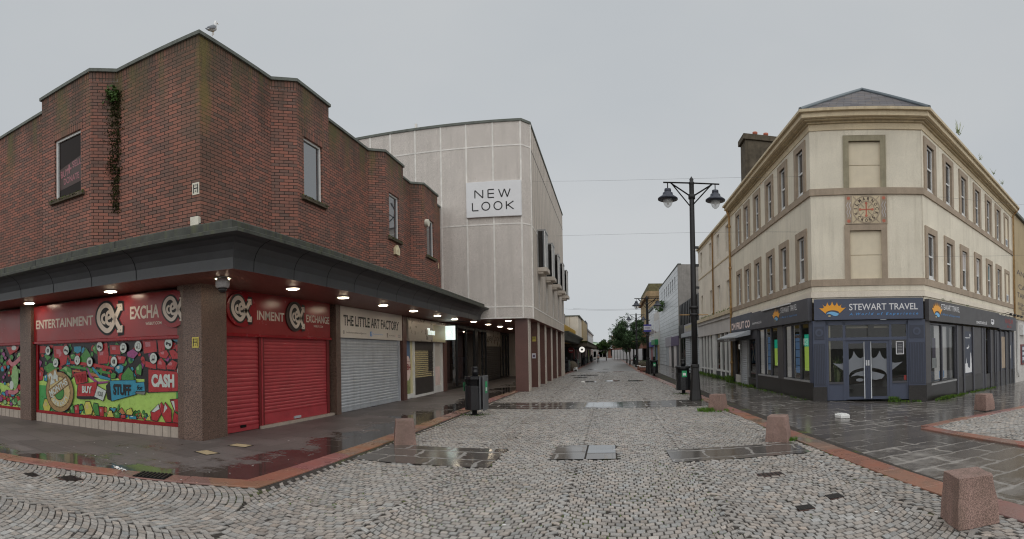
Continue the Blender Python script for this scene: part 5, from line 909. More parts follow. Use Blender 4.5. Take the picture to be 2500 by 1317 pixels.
parts('stall_riser',cb,(FR,0,6.25,-.1,.03,-.45,.5,'black marble'),(FR,6.8,LR,-.1,.03,-.6,.42,'black marble'),(FW,-6.62,-3.22,-.1,.03,-.1,.58,'black marble'),(FW,-3.2,0,-.1,.032,-.1,.58,'black marble'))
m=MB(); m.box(FC,.42,.5,-.12,0,.0,2.55,'navy'); m.box(FC,3.04,3.1,-.12,0,.0,2.55,'navy'); m.box(FC,.97,1.06,-.12,0,0,2.55,'navy'); m.box(FC,2.48,2.56,-.12,0,0,2.55,'navy'); m.box(FC,.5,3.04,-.12,.01,1.95,2.05,'navy'); m.box(FC,.42,3.1,-.12,0,2.46,2.6,'navy')
m.box(FC,.5,.97,-.1,-.02,0,.54,'navy'); m.box(FC,2.56,3.04,-.1,-.02,0,.54,'navy'); m.box(FC,.5,.97,-.1,.02,.54,.6,'charcoal'); m.box(FC,2.56,3.04,-.1,.02,.54,.6,'charcoal'); m.build('shop_frame',cb)
for a0,a1,hx in ((1.06,1.755,1.655),(1.765,2.48,1.875)):
    m=MB(); rframe(m,FC,a0,a1,.02,1.94,.09,-.1,-.03,'navy'); d=m.build('door',cb); m=MB(); m.tube([FC(hx,.07,.06),FC(hx,.07,1.9)],.022,'steel',10)
    for z in (.1,1.86): m.tube([FC(hx,-.05,z),FC(hx,.07,z)],.016,'steel',6)
    m.box(FC,hx+(.05 if hx<1.7 else -.1),hx+(.1 if hx<1.7 else -.05),-.03,-.022,1.12,1.3,'steel') if True else 0
    m.build('handle',d); m=MB(); m.quad(FC,a0+.09,a1-.09,-.06,.11,1.85,'shop glass'); m.build('pane',d)
for a0,a1,z0,z1 in ((.5,.97,.6,1.95),(2.56,3.04,.6,1.95),(.5,.97,2.05,2.46),(1.06,1.76,2.05,2.46),(1.78,2.48,2.05,2.46),(2.56,3.04,2.05,2.46)): m=MB(); m.quad(FC,a0,a1,-.06,z0,z1,'shop glass'); m.build('shop_glass',cb)
def sunlogo(m,F,a,z,w,o,cr='orange',cw='sky blue',cp='pebble',sq=1.0):
    k=w/275.; f=lambda x,y:(a+(x-1437)*k,z-(y-318)*k*sq)
    T_=[(1300,305),(1335,268),(1383,247),(1434,238),(1485,247),(1532,266),(1575,303)]; V_=[(1344,304),(1366,288),(1410,284),(1459,284),(1503,288),(1528,304)]
    pts=[]
    for i,t_ in enumerate(T_):
        pts.append(f(*t_))
        if i<6:
            q=T_[i+1]; v=V_[i]; C=(2*v[0]-(t_[0]+q[0])/2,2*v[1]-(t_[1]+q[1])/2)
            for s_ in (.12,.28,.5,.72,.88): pts.append(f((1-s_)**2*t_[0]+2*s_*(1-s_)*C[0]+s_*s_*q[0],(1-s_)**2*t_[1]+2*s_*(1-s_)*C[1]+s_*s_*q[1]))
    arc=[f(1437+72*math.cos(t_),366-36*math.sin(t_)) for t_ in np.linspace(.0,PI,12)]; top=pts
    # fan of quads between the crown edge and the arc keeps the shape convex piece by piece
    n=len(top); ar=[f(1437-72*math.cos(PI*i/(n-1)),364-34*math.sin(PI*i/(n-1))) for i in range(n)]
    for i in range(n-1): m.poly(F,[top[i],top[i+1],ar[i+1],ar[i]],o,cr)
    m.poly(F,[f(*q) for q in ((1370,372),(1388,354),(1420,344),(1450,347),(1480,356),(1503,366),(1492,384),(1468,390),(1445,386),(1420,372),(1395,366))],o+.001,cw); m.poly(F,[f(1405+15*math.cos(t_),389+8*math.sin(t_)) for t_ in np.linspace(0,6,12)],o+.001,cp)
m=MB(); sunlogo(m,FC,1.77,1.13,2.3,-.052,'frost','frost','frost',.8); m.build('frosted_emblem',cb)
# windows of the left front (up the street) and the right front
def bay_window(F,divs,z0,z1,mm='charcoal'):
    m=MB(); a0,a1=divs[0],divs[-1]
    for a in divs: m.box(F,a-.05,a+.05,-.07,.012,z0,z1,mm)
    m.box(F,a0,a1,-.1,.04,z0-.06,z0,'grey frame'); m.box(F,a0,a1,-.1,.02,z1-.05,z1,mm); w=m.build('shop_window',cb)
    m=MB(); m.quad(F,a0,a1,-.04,z0,z1-.05,'shop glass'); m.build('pane',w); return w
w1_=bay_window(FW,[-2.85,-2.0,-1.15,-.3],.64,2.6); w2_=bay_window(FW,[-6.28,-5.3,-4.45,-3.55],.64,2.62); w3_=bay_window(FR,[.42,1.5,2.9],.46,2.5)
parts('pilaster',cb,(FW,-3.5,-2.9,-.1,.03,.58,2.62,'charcoal side'),(FW,-.25,0,-.1,.03,.58,2.6,'navy'),(FW,-6.62,-6.33,-.1,.04,-.05,2.62,'charcoal'),(FR,0,.37,-.1,.03,.5,2.55,'charcoal side'),*[(FR,a-.08,a+.08,-.1,.06,-.5,2.5,'charcoal') for a in (3.0,3.75,4.95,6.62)],*[(FR,a-.07,a+.07,-.1,.06,-.6,2.45,'charcoal') for a in (7.55,8.3,8.6,9.35,10.35,11.2,11.95)])
parts('shopfront_panel',cb,(FR,3.08,3.67,-.1,.0,.45,2.5,'charcoal side'),(FR,3.83,4.87,-.1,0,.35,2.5,'charcoal side'),(FR,5.05,6.2,-.1,.012,.42,2.5,'charcoal side'),(FR,6.2,6.54,-.1,.03,-.4,2.5,'charcoal'),(FR,7.62,8.23,-.1,.0,.42,2.45,'charcoal side'),(FR,8.67,9.28,-.1,0,.42,2.4,'charcoal'),(FR,9.42,10.28,-.1,0,.42,2.4,'charcoal'),(FR,10.42,11.13,-.1,0,.42,2.4,'charcoal side'),(FR,11.27,LR,-.1,.02,-.6,2.45,'charcoal'))
m=MB(); m.box(FR,6.72,7.46,-.25,-.18,-.5,1.95,'charcoal'); m.box(FR,6.72,7.46,-.22,-.1,1.95,2.02,'charcoal side'); m.quad(FR,6.72,7.46,-.2,2.02,2.4,'dark glass'); m.build('door',cb)
m=MB(); m.box(FR,11.3,11.85,-.06,.03,-.4,1.9,'navy dark'); m.box(FR,11.36,11.46,.03,.034,1.0,1.7,'white panel'); m.build('door',cb)
m=MB(); m.box(FR,9.45,10.2,.0,.03,.55,2.15,'brown stone'); m.build('boarded_window',cb)
# interior, seen through the glass
m=MB(); IW=[FW(-6.3,-.11,0),FW(0,-.11,0),FC(0.1,-.13,0),FC(3.5,-.13,0),FR(0,-.13,0),FR(3,-.13,0)]
ip=[(p.x,p.y) for p in IW]; bk=[(11.6,17.6),(10.3,21.6)]; m.face([(x,y,.02) for x,y in ip+bk],'interior floor'); m.face([(x,y,2.62) for x,y in ip+bk],'interior wall')
for p_,q_ in ((ip[-1],bk[0]),(bk[0],bk[1]),(bk[1],ip[0])): plan_wall(m,p_,q_,0,2.62,'interior wall')
m.build('interior_wall',cb)
m=MB()
m.quad(FW,-2.84,-2.02,-.12,.66,2.55,'blind glow'); m.quad(FW,-6.26,-5.32,-.12,.66,2.57,'blind glow')
for a0,a1,z0,z1 in ((-1.12,-.72,.95,2.2),(-4.42,-3.95,1.05,2.1)):
    zz=[z0+(z1-z0)*k/3 for k in range(4)]
    for k,mm in enumerate(('screen lime','screen lime','screen teal')): m.quad(FW,a0,a1,-.14,zz[k],zz[k+1],mm)
for a0 in (-1.95,-5.25):
    for k in range(5): m.quad(FW,a0,a0+.62,-.12,.85+k*.28,1.11+k*.28,'blue panel glow')
m.box(FW,-1.9,-1.3,-.1,-.095,2.32,2.44,'letter white'); m.box(FW,-1.9,-1.3,-.1,-.095,2.1,2.2,'pink letters'); m.box(FW,-1.95,-1.2,-.1,-.095,.68,.78,'pink letters'); m.disc(FW,-1.9,.84,-.094,.07,.1,'letter white'); m.box(FW,-5.2,-4.5,-.1,-.095,2.42,2.46,'letter white'); m.box(FW,-4.4,-3.6,-.1,-.095,2.45,2.48,'letter white')
m.quad(FC,.5,.56,-.11,.62,2.44,'blind cream'); m.box(FC,1.08,1.8,-.5,-.4,2.36,2.42,'blind cream'); m.box(FC,2.0,2.45,-.5,-.4,2.36,2.42,'blind cream')
m.quad(FR,1.62,2.86,-.35,.5,2.45,'blind glow'); m.box(FR,2.05,2.5,-.34,-.32,.55,.8,'blue panel glow'); m.quad(FR,.5,1.5,-.9,.5,2.45,'interior dark'); m.box(FR,.6,1.2,-.85,-.8,1.2,1.75,'leaf'); m.box(FR,.55,.9,-.6,-.5,.5,.8,'gutter cream'); m.quad(FR,1.1,1.4,-.2,1.0,2.0,'purple sign'); m.quad(FR,1.05,1.45,-.19,.95,1.3,'letter white'); m.box(FR,.46,.52,-.2,-.18,.9,1.8,'letter white'); m.box(FR,2.1,2.5,-1.0,-.5,.3,.75,'poster blue'); m.box(FR,2.75,2.85,-.2,-.15,.5,2.4,'blind grey')  # glowing panel added to lighten the pane, green block stands in for a reflection
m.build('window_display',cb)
m=MB(); rframe(m,FC,2.70,2.96,1.47,1.9,.025,-.05,-.045,'letter white'); m.quad(FC,2.72,2.94,-.049,1.49,1.88,'charcoal')
for k in range(6): m.box(FC,2.76,2.9,-.048,-.0465,1.52+k*.05,1.535+k*.05,'grey frame')
m.box(FC,2.95,3.03,-.05,-.045,.62,.78,'red letters'); m.build('notice',cb)
t=thing('potted_grass','tall spiky green pot plant behind the glass left of the travel shop door','pot plant',FC(.78,-.4,.02)); m=MB(); p=FC(.76,-.42,0)
for _ in range(140):
    t_=random.uniform(0,2*PI); h=random.uniform(.7,1.3); s=random.uniform(.05,.3); d=Vector((math.cos(t_),math.sin(t_),0)); w_=Vector((-d.y,d.x,0))*.012; b0=Vector((p.x,p.y,.35))+d*.06; mid=b0+d*s*.5+Vector((0,0,h*.75)); end=b0+d*(s+.12)+Vector((0,0,h*random.uniform(.6,1.0)))
    k_=random.choice(('leaf','leaf pale')); m.face([b0-w_,b0+w_,mid+w_*.8,mid-w_*.8],k_); m.face([mid-w_*.8,mid+w_*.8,end],k_)
m.build('foliage',t); m=MB(); m.lathe(p.x,p.y,[(.13,.02),(.19,.4),(.17,.4)],'charcoal',16); m.build('pot',t)
# ---------------- fascia signs
def fascia(label,F,a0,a1,z0,z1,mm,o1=.16):
    t=thing('fascia_sign',label,'shop sign',F((a0+a1)/2,.1,z0)); m=MB(); m.box(F,a0,a1,.0,o1,z0,z1,mm); m.build('board',t,bevel=.004); return t
def words(t,F,a,wl,za,o,em,s1,s2,ew,sq=1.0):
    m=MB(); sunlogo(m,F,em[0],em[1],ew,o+.008,sq=sq); m.build('emblem',t); m=MB(); m.text(F,'STEWART TRAVEL',*s1,o+.004,'letter white',.008); m.text(F,'A  W o r l d   o f   E x p e r i e n c e',*s2,o+.004,'blue letters',.012,.25); m.build('lettering',t); return t
t=fascia('navy corner sign reading STEWART TRAVEL in the middle above the door',FC,.06,LC-.06,2.62,3.30,'navy'); words(t,FC,0,0,0,.16,(.66,2.97),(1.2,3.42,2.92,3.13),(1.2,3.43,2.73,2.84),.86)
t=fascia('charcoal sign reading STEWART TRAVEL on the side facing up the shopping street',FW,-6.98,-.03,2.62,3.36,'charcoal'); words(t,FW,0,0,0,.16,(-3.25,3.03),(-2.72,-1.0,3.05,3.26),(-2.72,-1.0,2.83,2.93),.95,.9)
m=MB(); m.text(FW,'stewarttravel.co.uk',-6.6,-5.2,2.83,2.95,.164,'letter white',.01); m.build('web_lettering',t); m=MB(); m.box(FW,-5.0,-1.6,.16,.24,3.30,3.34,'white frame'); m.build('strip_light',t)
t=fascia('charcoal sign reading STEWART TRAVEL and a web address on the right-hand side street',FR,.03,8.75,2.56,3.27,'charcoal side'); words(t,FR,0,0,0,.16,(.72,2.95),(1.1,2.98,2.98,3.18),(1.1,2.98,2.76,2.86),.95)
m=MB(); m.text(FR,'stewarttravel.co.uk',5.05,6.6,2.64,2.80,.164,'letter white',.01); m.build('web_lettering',t); m=MB(); m.prism(FR,[(7.25,2.72),(7.5,2.66),(7.75,2.72),(7.75,2.92),(7.25,2.92)],.16,.17,'letter white'); m.box(FR,7.3,7.6,.17,.172,2.8,2.88,'charcoal'); m.build('badge',t)
t=fascia('grey sign with dark red lettering at the far right end of the side street shops',FR,8.8,LR-.05,2.5,3.22,'charcoal',.14); m=MB(); m.text(FR,'HAVELAR',9.9,11.6,2.84,3.08,.144,'red letters',.02); m.text(FR,'BIKES',10.3,11.2,2.62,2.74,.144,'red letters',.02); m.build('lettering',t)
m=MB()
for a in (9.3,10.1,10.9,11.7): m.tube([FR(a,.1,3.24),FR(a,.45,3.34),FR(a,.6,3.28)],.014,'iron black',6); p=FR(a,.6,3.2); m.lathe(p.x,p.y,[(.09,3.2),(.05,3.3)],'iron black',10)
m.build('spotlight',t)
m=MB()
for a,z in ((1.3,3.3),(2.1,3.31),(3.9,3.29)): 
    for _ in range(40): x=FR(a+random.gauss(0,.07),.12+random.uniform(0,.08),z-.02+random.uniform(0,.1)); m.face([x+Vector((random.uniform(-.02,.02),random.uniform(-.02,.02),random.uniform(-.02,.02))) for _ in range(3)],'leaf')
m.build('sign_weed',t)
t=fascia('slate-blue fruit shop sign reading DM FRUIT CO beside the rusty downpipe',FW,-11.0,-7.02,2.64,3.42,'navy dark',.12); m=MB(); m.text(FW,'DM FRUIT CO',-10.7,-7.15,2.74,3.10,.124,'pink letters',.04); m.build('lettering',t)
t=thing('shop_awning','small folded grey awning over the fruit shop door','awning',FW(-9,.1,2.4)); m=MB(); m.prism(Fr(FW(-10.9,0,0)[:2],90),[(0,2.6),(0,2.46),(-.75,2.36),(-.75,2.42)],-3.6+.0,.0,'shutter dark') if False else None
q=lambda a,o,z:FW(a,o,z); m.hexa([q(-10.95,.12,2.40),q(-7.1,.12,2.40),q(-7.1,.85,2.26),q(-10.95,.85,2.26),q(-10.95,.12,2.62),q(-7.1,.12,2.62),q(-7.1,.85,2.33),q(-10.95,.85,2.33)],'shutter grey'); m.box(FW,-10.95,-7.1,.82,.85,2.13,2.27,'shutter dark'); m.build('canopy',t); m=MB(); m.text(FW,'FRUIT CO',-9.3,-8.2,2.17,2.24,.853,'letter white'); m.build('lettering',t)
m=shutter('s',FW,-9.3,-8.1,.02,2.2,-.04,'shutter grey',.1,.014); m.build('roller_shutter',cb)
m=MB(); m.box(FW,-11,-10.5,-.1,.03,0,2.6,'charcoal side'); m.quad(FW,-10.5,-9.35,-.05,.45,2.15,'shop glass'); m.box(FW,-9.4,-9.3,-.1,.03,0,2.2,'grey frame'); m.box(FW,-8.1,-8.0,-.1,.03,0,2.2,'grey frame'); m.quad(FW,-8.0,-6.7,-.05,.4,2.5,'shop glass'); m.box(FW,-10.5,-9.35,-.1,.0,0,.45,'white render'); m.box(FW,-8.0,-6.65,-.1,.0,0,.4,'black marble'); m.box(FW,-11,-6.65,-.1,.02,2.2,2.65,'charcoal'); m.quad(FW,-11,-6.65,-.6,0,2.6,'interior dark'); m.quad(FW,-7.8,-7.0,-.12,1.1,2.1,'poster blue'); m.stroke(FW,[(-7.7,2.0),(-7.2,1.2)],.12,-.11,'letter white',0); m.stroke(FW,[(-7.7,1.2),(-7.2,2.0)],.12,-.109,'letter white',0); m.build('fruit_shop_front',cb)
# poster in the side window of the right front
t=thing('poster','tall dark poster with white castle and bird silhouettes on the side street shopfront','poster',FR(4.35,.01,.6)); m=MB(); m.box(FR,3.88,4.82,.0,.015,.58,2.3,'navy dark'); m.build('sheet',t); m=MB(); m.poly(FR,[(3.92,.62),(4.78,.62),(4.78,1.0),(4.62,.95),(4.5,.8),(4.3,.85),(4.25,1.0),(4.15,1.0),(4.1,1.25),(4.06,1.0),(3.92,1.0)],.018,'letter white'); m.poly(FR,[(4.55,.8),(4.75,.8),(4.74,1.2),(4.68,1.45),(4.62,1.4),(4.58,1.15)],.0185,'letter white'); m.poly(FR,[(4.1,1.62),(4.3,1.58),(4.55,1.7),(4.38,1.66),(4.45,1.78),(4.3,1.66)],.0185,'letter white'); m.box(FR,4.0,4.6,.015,.018,2.02,2.05,'letter white'); m.disc(FR,4.6,2.14,.018,.06,.07,'letter white',12); m.build('silhouette',t)
# ------------------------------------------------------------------ building at the right edge, on past the corner block
g2=FR(LR+.05,0,0); FE=Fr((g2.x,g2.y),59); eb=thing('rendered_building','tan rendered building at the far right edge beyond the cream corner block','building',(g2.x,g2.y,-.4))
m=MB(); m.box(FE,.02,14,-8,-.05,3.2,9.2,'tan render'); m.box(FE,.02,14,-8,0,-.6,3.2,'white render'); m.build('wall',eb); m=MB(); m.box(FE,0.0,14,-.1,.12,9.2,9.35,'coping'); m.build('coping',eb)
m=MB(); m.tube([FE(.45,.06,3.1),FE(.45,.06,.3),FE(.55,.1,-.1)],.05,'white frame',8); m.build('downpipe',eb); m=MB(); m.box(FE,1.4,2.4,0,.2,2.3,2.9,'white frame'); m.build('vent_box',eb)
t=thing('cafe_sign','tall tan painted cafe menu sign at the right photo edge','wall sign',FE(3.5,.05,3.2)); m=MB(); m.box(FE,.15,7.0,0,.08,3.18,6.5,'tan render'); m.build('board',t); m=MB()
for s_,a0,a1,z in (('ANGELS',.5,5.6,5.75),('CAFE & ',.9,5.0,4.95),('TAKE-AWAY',.6,6.4,4.45),('FISH & CHIPS',.7,6.2,3.98),('FILLED ROLLS',.9,6.2,3.75),('SNACKS',1.6,5.6,3.5),('TEAS',1.2,4.6,3.26)): m.text(FE,s_,a0,a1,z,z+(.3 if z>4.3 else .18),.085,'jamb brown',.01)
m.build('lettering',t)
t=thing('menu_board','dark framed menu board on the white wall at the right photo edge','notice board',FE(1.9,.02,.7)); m=MB(); m.box(FE,1.5,3.2,0,.06,.55,1.75,'jamb red'); m.box(FE,1.62,3.1,.06,.065,.65,1.65,'navy dark'); m.build('board',t); m=MB()
for k in range(3): m.box(FE,1.75,2.4,.066,.07,.8+k*.3,1.0+k*.3,'banner white')
m.build('sheet',t)
# ------------------------------------------------------------------ right side of the street, further up
F2=Fr((6.75,0),180)      # a=-y
c2=thing('cream_terrace','pale cream rendered terrace with plain sash windows and a white timber shopfront','building',(6.75,32,0))
WYS=[28.55,31.05,33.55,36.85]; hol=[(-y-.36,-y+.36,z,z+1.5) for y in WYS for z in (7.42,4.25)]
m=MB(); m.wall(F2,-38.2,-26.55,3.9,9.15,0,hol,'harling pale',.2); plan_wall(m,(6.75,38.2),(14,38.2),0,9.2,'harling pale'); m.box(F2,-38.25,-26.56,-.3,.03,9.15,9.3,'smooth cream'); m.build('wall',c2)
m=MB(); m.box(F2,-38.3,-26.57,-.2,.16,9.3,9.42,'gutter cream'); m.build('gutter',c2); m=MB(); m.face([F2(-38.3,.12,9.42),F2(-26.57,.12,9.42),F2(-26.57,-3.5,11.4),F2(-38.3,-3.5,11.4)],'slate'); m.face([(6.75,38.3,9.3),(10.25,38.3,11.4),(14,38.3,9.3)],'harling pale'); m.build('roof',c2)
m=MB(); m.box(F2,-38.2,-26.6,-.0,.03,7.02,7.1,'deep cream'); m.build('string_course',c2)
for y in WYS:
    for z in (7.42,4.25):
        m=MB(); a=-y; t=.05; h=1.5
        for q in ((a-.36,a-.36+t,z,z+h),(a+.36-t,a+.36,z,z+h),(a-.3,a+.3,z,z+t),(a-.3,a+.3,z+h-t,z+h),(a-.3,a+.3,z+h/2-.025,z+h/2+.025)): m.box(F2,q[0],q[1],-.19,-.13,q[2],q[3],'white frame')
        w_=m.build('window',c2); m=MB(); m.quad(F2,a-.31,a+.31,-.16,z+.05,z+h-.05,'window glass' if z>6 else 'window glass low'); m.build('pane',w_)
m=MB(); m.tube([F2(-32.4,.08,9.3),F2(-32.4,.08,3.9)],.05,'rusty pipe',8); m.build('downpipe',c2)
m=MB(); m.box(F2,-38.2,-27.2,-.1,.12,2.75,3.55,'white render'); m.box(F2,-38.25,-27.15,-.1,.3,3.75,3.95,'gutter cream'); m.box(F2,-38.25,-27.15,-.1,.2,3.55,3.75,'white render'); m.build('shop_fascia',c2)
m=MB()
for _ in range(260): x=F2(random.uniform(-37,-27.4),random.uniform(0,.3),3.96+random.random()*.12); r=.05; m.face([x+Vector((random.uniform(-r,r),random.uniform(-r,r),random.uniform(-.02,r))) for _ in range(4)],random.choice(['moss bright','moss','leaf pale']))
m.build('moss',c2)
m=MB()
for y in (27.4,28.3,29.35,30.6,32.3,33.0,34.1,35.2,36.3,37.5,38.0): m.box(F2,-y-.08,-y+.08,-.1,.06,.0,2.75,'white frame')
m.box(F2,-38,-27.4,-.1,.04,.42,.52,'white frame'); m.box(F2,-33.0,-32.3,-.1,.02,0,2.75,'white frame'); m.box(F2,-38,-27.4,-.1,.0,0,.42,'charcoal'); m.build('shop_frame',c2)
for a0,a1 in ((-32.2,-30.6),(-30.6,-29.35),(-29.35,-27.45),(-38,-36.3),(-36.3,-35.2),(-35.2,-33.05)): m=MB(); m.quad(F2,a0,a1,-.05,.52,2.75,'window glass low'); m.quad(F2,a0,a1,-.045,.52,1.7,'dark glass'); m.build('pane',c2)
F3=Fr((6.9,0),180)
bs=thing('black_clad_shop','black boarded upper storey over shuttered shops with a yellow-lettered sign','building',(6.9,44,0))
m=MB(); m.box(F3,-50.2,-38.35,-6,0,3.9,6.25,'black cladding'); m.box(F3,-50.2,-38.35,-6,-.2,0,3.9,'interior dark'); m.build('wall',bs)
m=MB()
for y in np.arange(38.9,50,1.0): m.box(F3,-y-.03,-y+.03,0,.04,3.9,6.2,'joint dark')
m.build('cladding_joint',bs)
m=MB(); m.box(F3,-46.5,-38.4,0,.12,3.35,4.1,'grey fascia'); m.box(F3,-50.2,-46.6,0,.14,3.0,4.2,'black cladding'); m.build('shop_fascia',bs); m=MB(); m.text(F3,'FARMFOODS',-46.2,-40,3.5,4.02,.125,'plate yellow',.03) if False else m.text(F3,'VAPE STATION',-46.2,-40,3.5,4.0,.125,'plate yellow',.03) if False else None
for k in range(7): m.stroke(F3,[(-46+k*.85,3.45),(-45.85+k*.85,4.0),(-45.6+k*.85,3.7),(-45.4+k*.85,4.05),(-45.35+k*.85,3.5)],.09,.125,'plate yellow',1)
m.build('lettering',bs)
m=MB(); m.box(F3,-46.5,-38.4,0,.4,2.95,3.3,'shutter grey'); m.build('shutter_box',bs)
for a0,a1 in ((-46.4,-43.4),(-43.2,-40.3),(-40.1,-38.4)): m=shutter('s',F3,a0,a1,.02,2.95,.02,'shutter grey',.16,.02); m.build('roller_shutter',bs)
m=MB(); m.box(F3,-49.8,-49.2,0,.05,.1,2.9,'dark frame'); m.box(F3,-48,-47.4,0,.05,.1,2.9,'dark frame'); m.quad(F3,-50,-46.7,.02,.1,2.9,'dark glass'); m.build('shopfront_panel',bs)
def tile_mat():
    b=N('white cladding'); u,z=b.wallco(); x=b.n('ShaderNodeTexBrick'); b.l(b.comb(u,z),x.inputs[0]); x.offset=0; x.inputs['Scale'].default_value=1; x.inputs['Brick Width'].default_value=.8; x.inputs['Row Height'].default_value=.45; x.inputs['Mortar Size'].default_value=.03; x.inputs['Color1'].default_value=c(206,210,214); x.inputs['Color2'].default_value=c(188,192,196); x.inputs['Mortar'].default_value=c(130,134,138); MAT['white cladding']=b.done(x.outputs[0],.35,.5)
tile_mat()
wt=thing('tiled_building','white panel-clad building with a bare grey end wall and small dark slit windows','building',(6.9,60,0))
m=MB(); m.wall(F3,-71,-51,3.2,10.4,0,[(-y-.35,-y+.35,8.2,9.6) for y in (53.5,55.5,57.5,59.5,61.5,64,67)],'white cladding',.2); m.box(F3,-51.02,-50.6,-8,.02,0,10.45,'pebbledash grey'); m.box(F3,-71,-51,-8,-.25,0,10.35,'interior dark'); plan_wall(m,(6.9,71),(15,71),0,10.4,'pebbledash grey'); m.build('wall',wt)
m=MB(); m.box(F3,-71.1,-50.55,-.3,.05,10.42,10.52,'coping'); m.build('coping',wt)
for y in (53.5,55.5,57.5,59.5,61.5,64,67): m=MB(); m.quad(F3,-y-.35,-y+.35,-.15,8.2,9.6,'window glass'); m.build('window',wt)
m=MB(); m.box(F3,-57,-51,0,.1,2.3,3.3,'purple sign'); m.box(F3,-63,-57.2,0,.1,2.3,3.4,'grey fascia'); m.box(F3,-71,-63,0,.05,0,3.2,'white cladding'); m.build('shop_fascia',wt)
m=MB()
for y0,y1,mm in ((51.2,53,'charcoal'),(53.2,55.4,'blind grey'),(55.6,57.5,'interior dark'),(57.8,60,'blind grey'),(60.2,62.8,'shutter grey')): m=MB(); m.box(F3,-y1,-y0,-.1,.02,0,2.3,mm); m.build('shopfront_panel',wt)
t=thing('wall_plant','bush sprouting from the white panel-clad wall below its slit windows','plant',(6.8,66,7.6)); m=MB(); leaves(m,[(6.5,64,7.6,.6),(6.5,66,7.7,.8),(6.5,67.5,7.5,.6)],500,.13,.2,'leaf'); m.build('foliage',t)
sb=thing('sandstone_building','tall weathered sandstone building with a mossy parapet beyond the white clad block','building',(6.9,100,0))
m=MB(); m.box(WX,6.9,16,-114,-91,3.5,12.2,'sandstone old'); m.box(WX,6.4,16.5,-114.5,-90.5,11.6,12.3,'sandstone old'); m.box(WX,7.0,16,-114,-91.2,12.3,14.0,'sandstone green'); m.box(WX,6.9,16,-114,-91,0,3.5,'interior dark'); m.build('wall',sb)
for y in (93,96,99,102,105,108,111): parts('pilaster',sb,(F3,-y-.5,-y+.5,0,.12,4.6,11,'tan render')); parts('window',sb,(F3,-y+.9,-y+1.7,0,.03,5,7.4,'window glass'),(F3,-y+.9,-y+1.7,0,.03,8.2,10.6,'window glass'))
m=MB(); m.box(WX,7.0,16.2,-114.3,-90.8,10.9,11.6,'sandstone old'); m.box(WX,6.6,16.3,-114.4,-90.6,12.3,12.55,'sandstone old'); m.build('cornice',sb)
lr=thing('grey_terrace','grey and white two-storey shops with narrow blue-grey windows beside the sandstone building','building',(6.9,80,0))
m=MB(); m.box(WX,6.9,14,-80,-71.1,0,7.6,'white render'); m.box(WX,6.9,14,-90.9,-80.1,0,8.6,'white cladding'); m.box(WX,6.7,14,-90.9,-80.1,8.6,9.0,'coping'); m.build('wall',lr)
parts('window',lr,*[(F3,-y-.35,-y+.35,0,.03,4.6,6.4,'window glass') for y in (72.5,74,75.5,77,78.5)],*[(F3,-y-.5,-y+.5,0,.03,4.6,7.8,'window glass') for y in (81.5,83.5,85.5,87.5,89.5)])
m=MB(); m.box(F3,-80,-73.5,0,.5,2.75,3.5,'green sign'); m.box(F3,-90,-81,0,.4,2.5,3.3,'blue poster'); m.build('shop_fascia',lr)
m=MB()
for y0,y1,mm in ((72,74.5,'tan render'),(75,77,'poster blue'),(77.4,79.6,'leaf dark'),(81,83.5,'grey fascia'),(84,86,'red letters'),(86.5,90,'grey fascia')): m=MB(); m.box(F3,-y1,-y0,0,.04,0,2.7,mm); m.build('shopfront_panel',lr)
ho=thing('white_hoarding','long white hoarding with dark posts behind the far street trees','hoarding',(4,104,0)); FHO=Fr((.3,130.5),171)
m=MB(); m.box(FHO,0,36,-.1,0,.25,2.35,'letter white'); m.box(FHO,0,36,-6,-.12,2.4,6.0,'brick far'); m.build('board',ho); m=MB()
for k in range(10): m.box(FHO,k*4,k*4+.25,0,.06,0,2.4,'iron black')
m.build('post',ho)
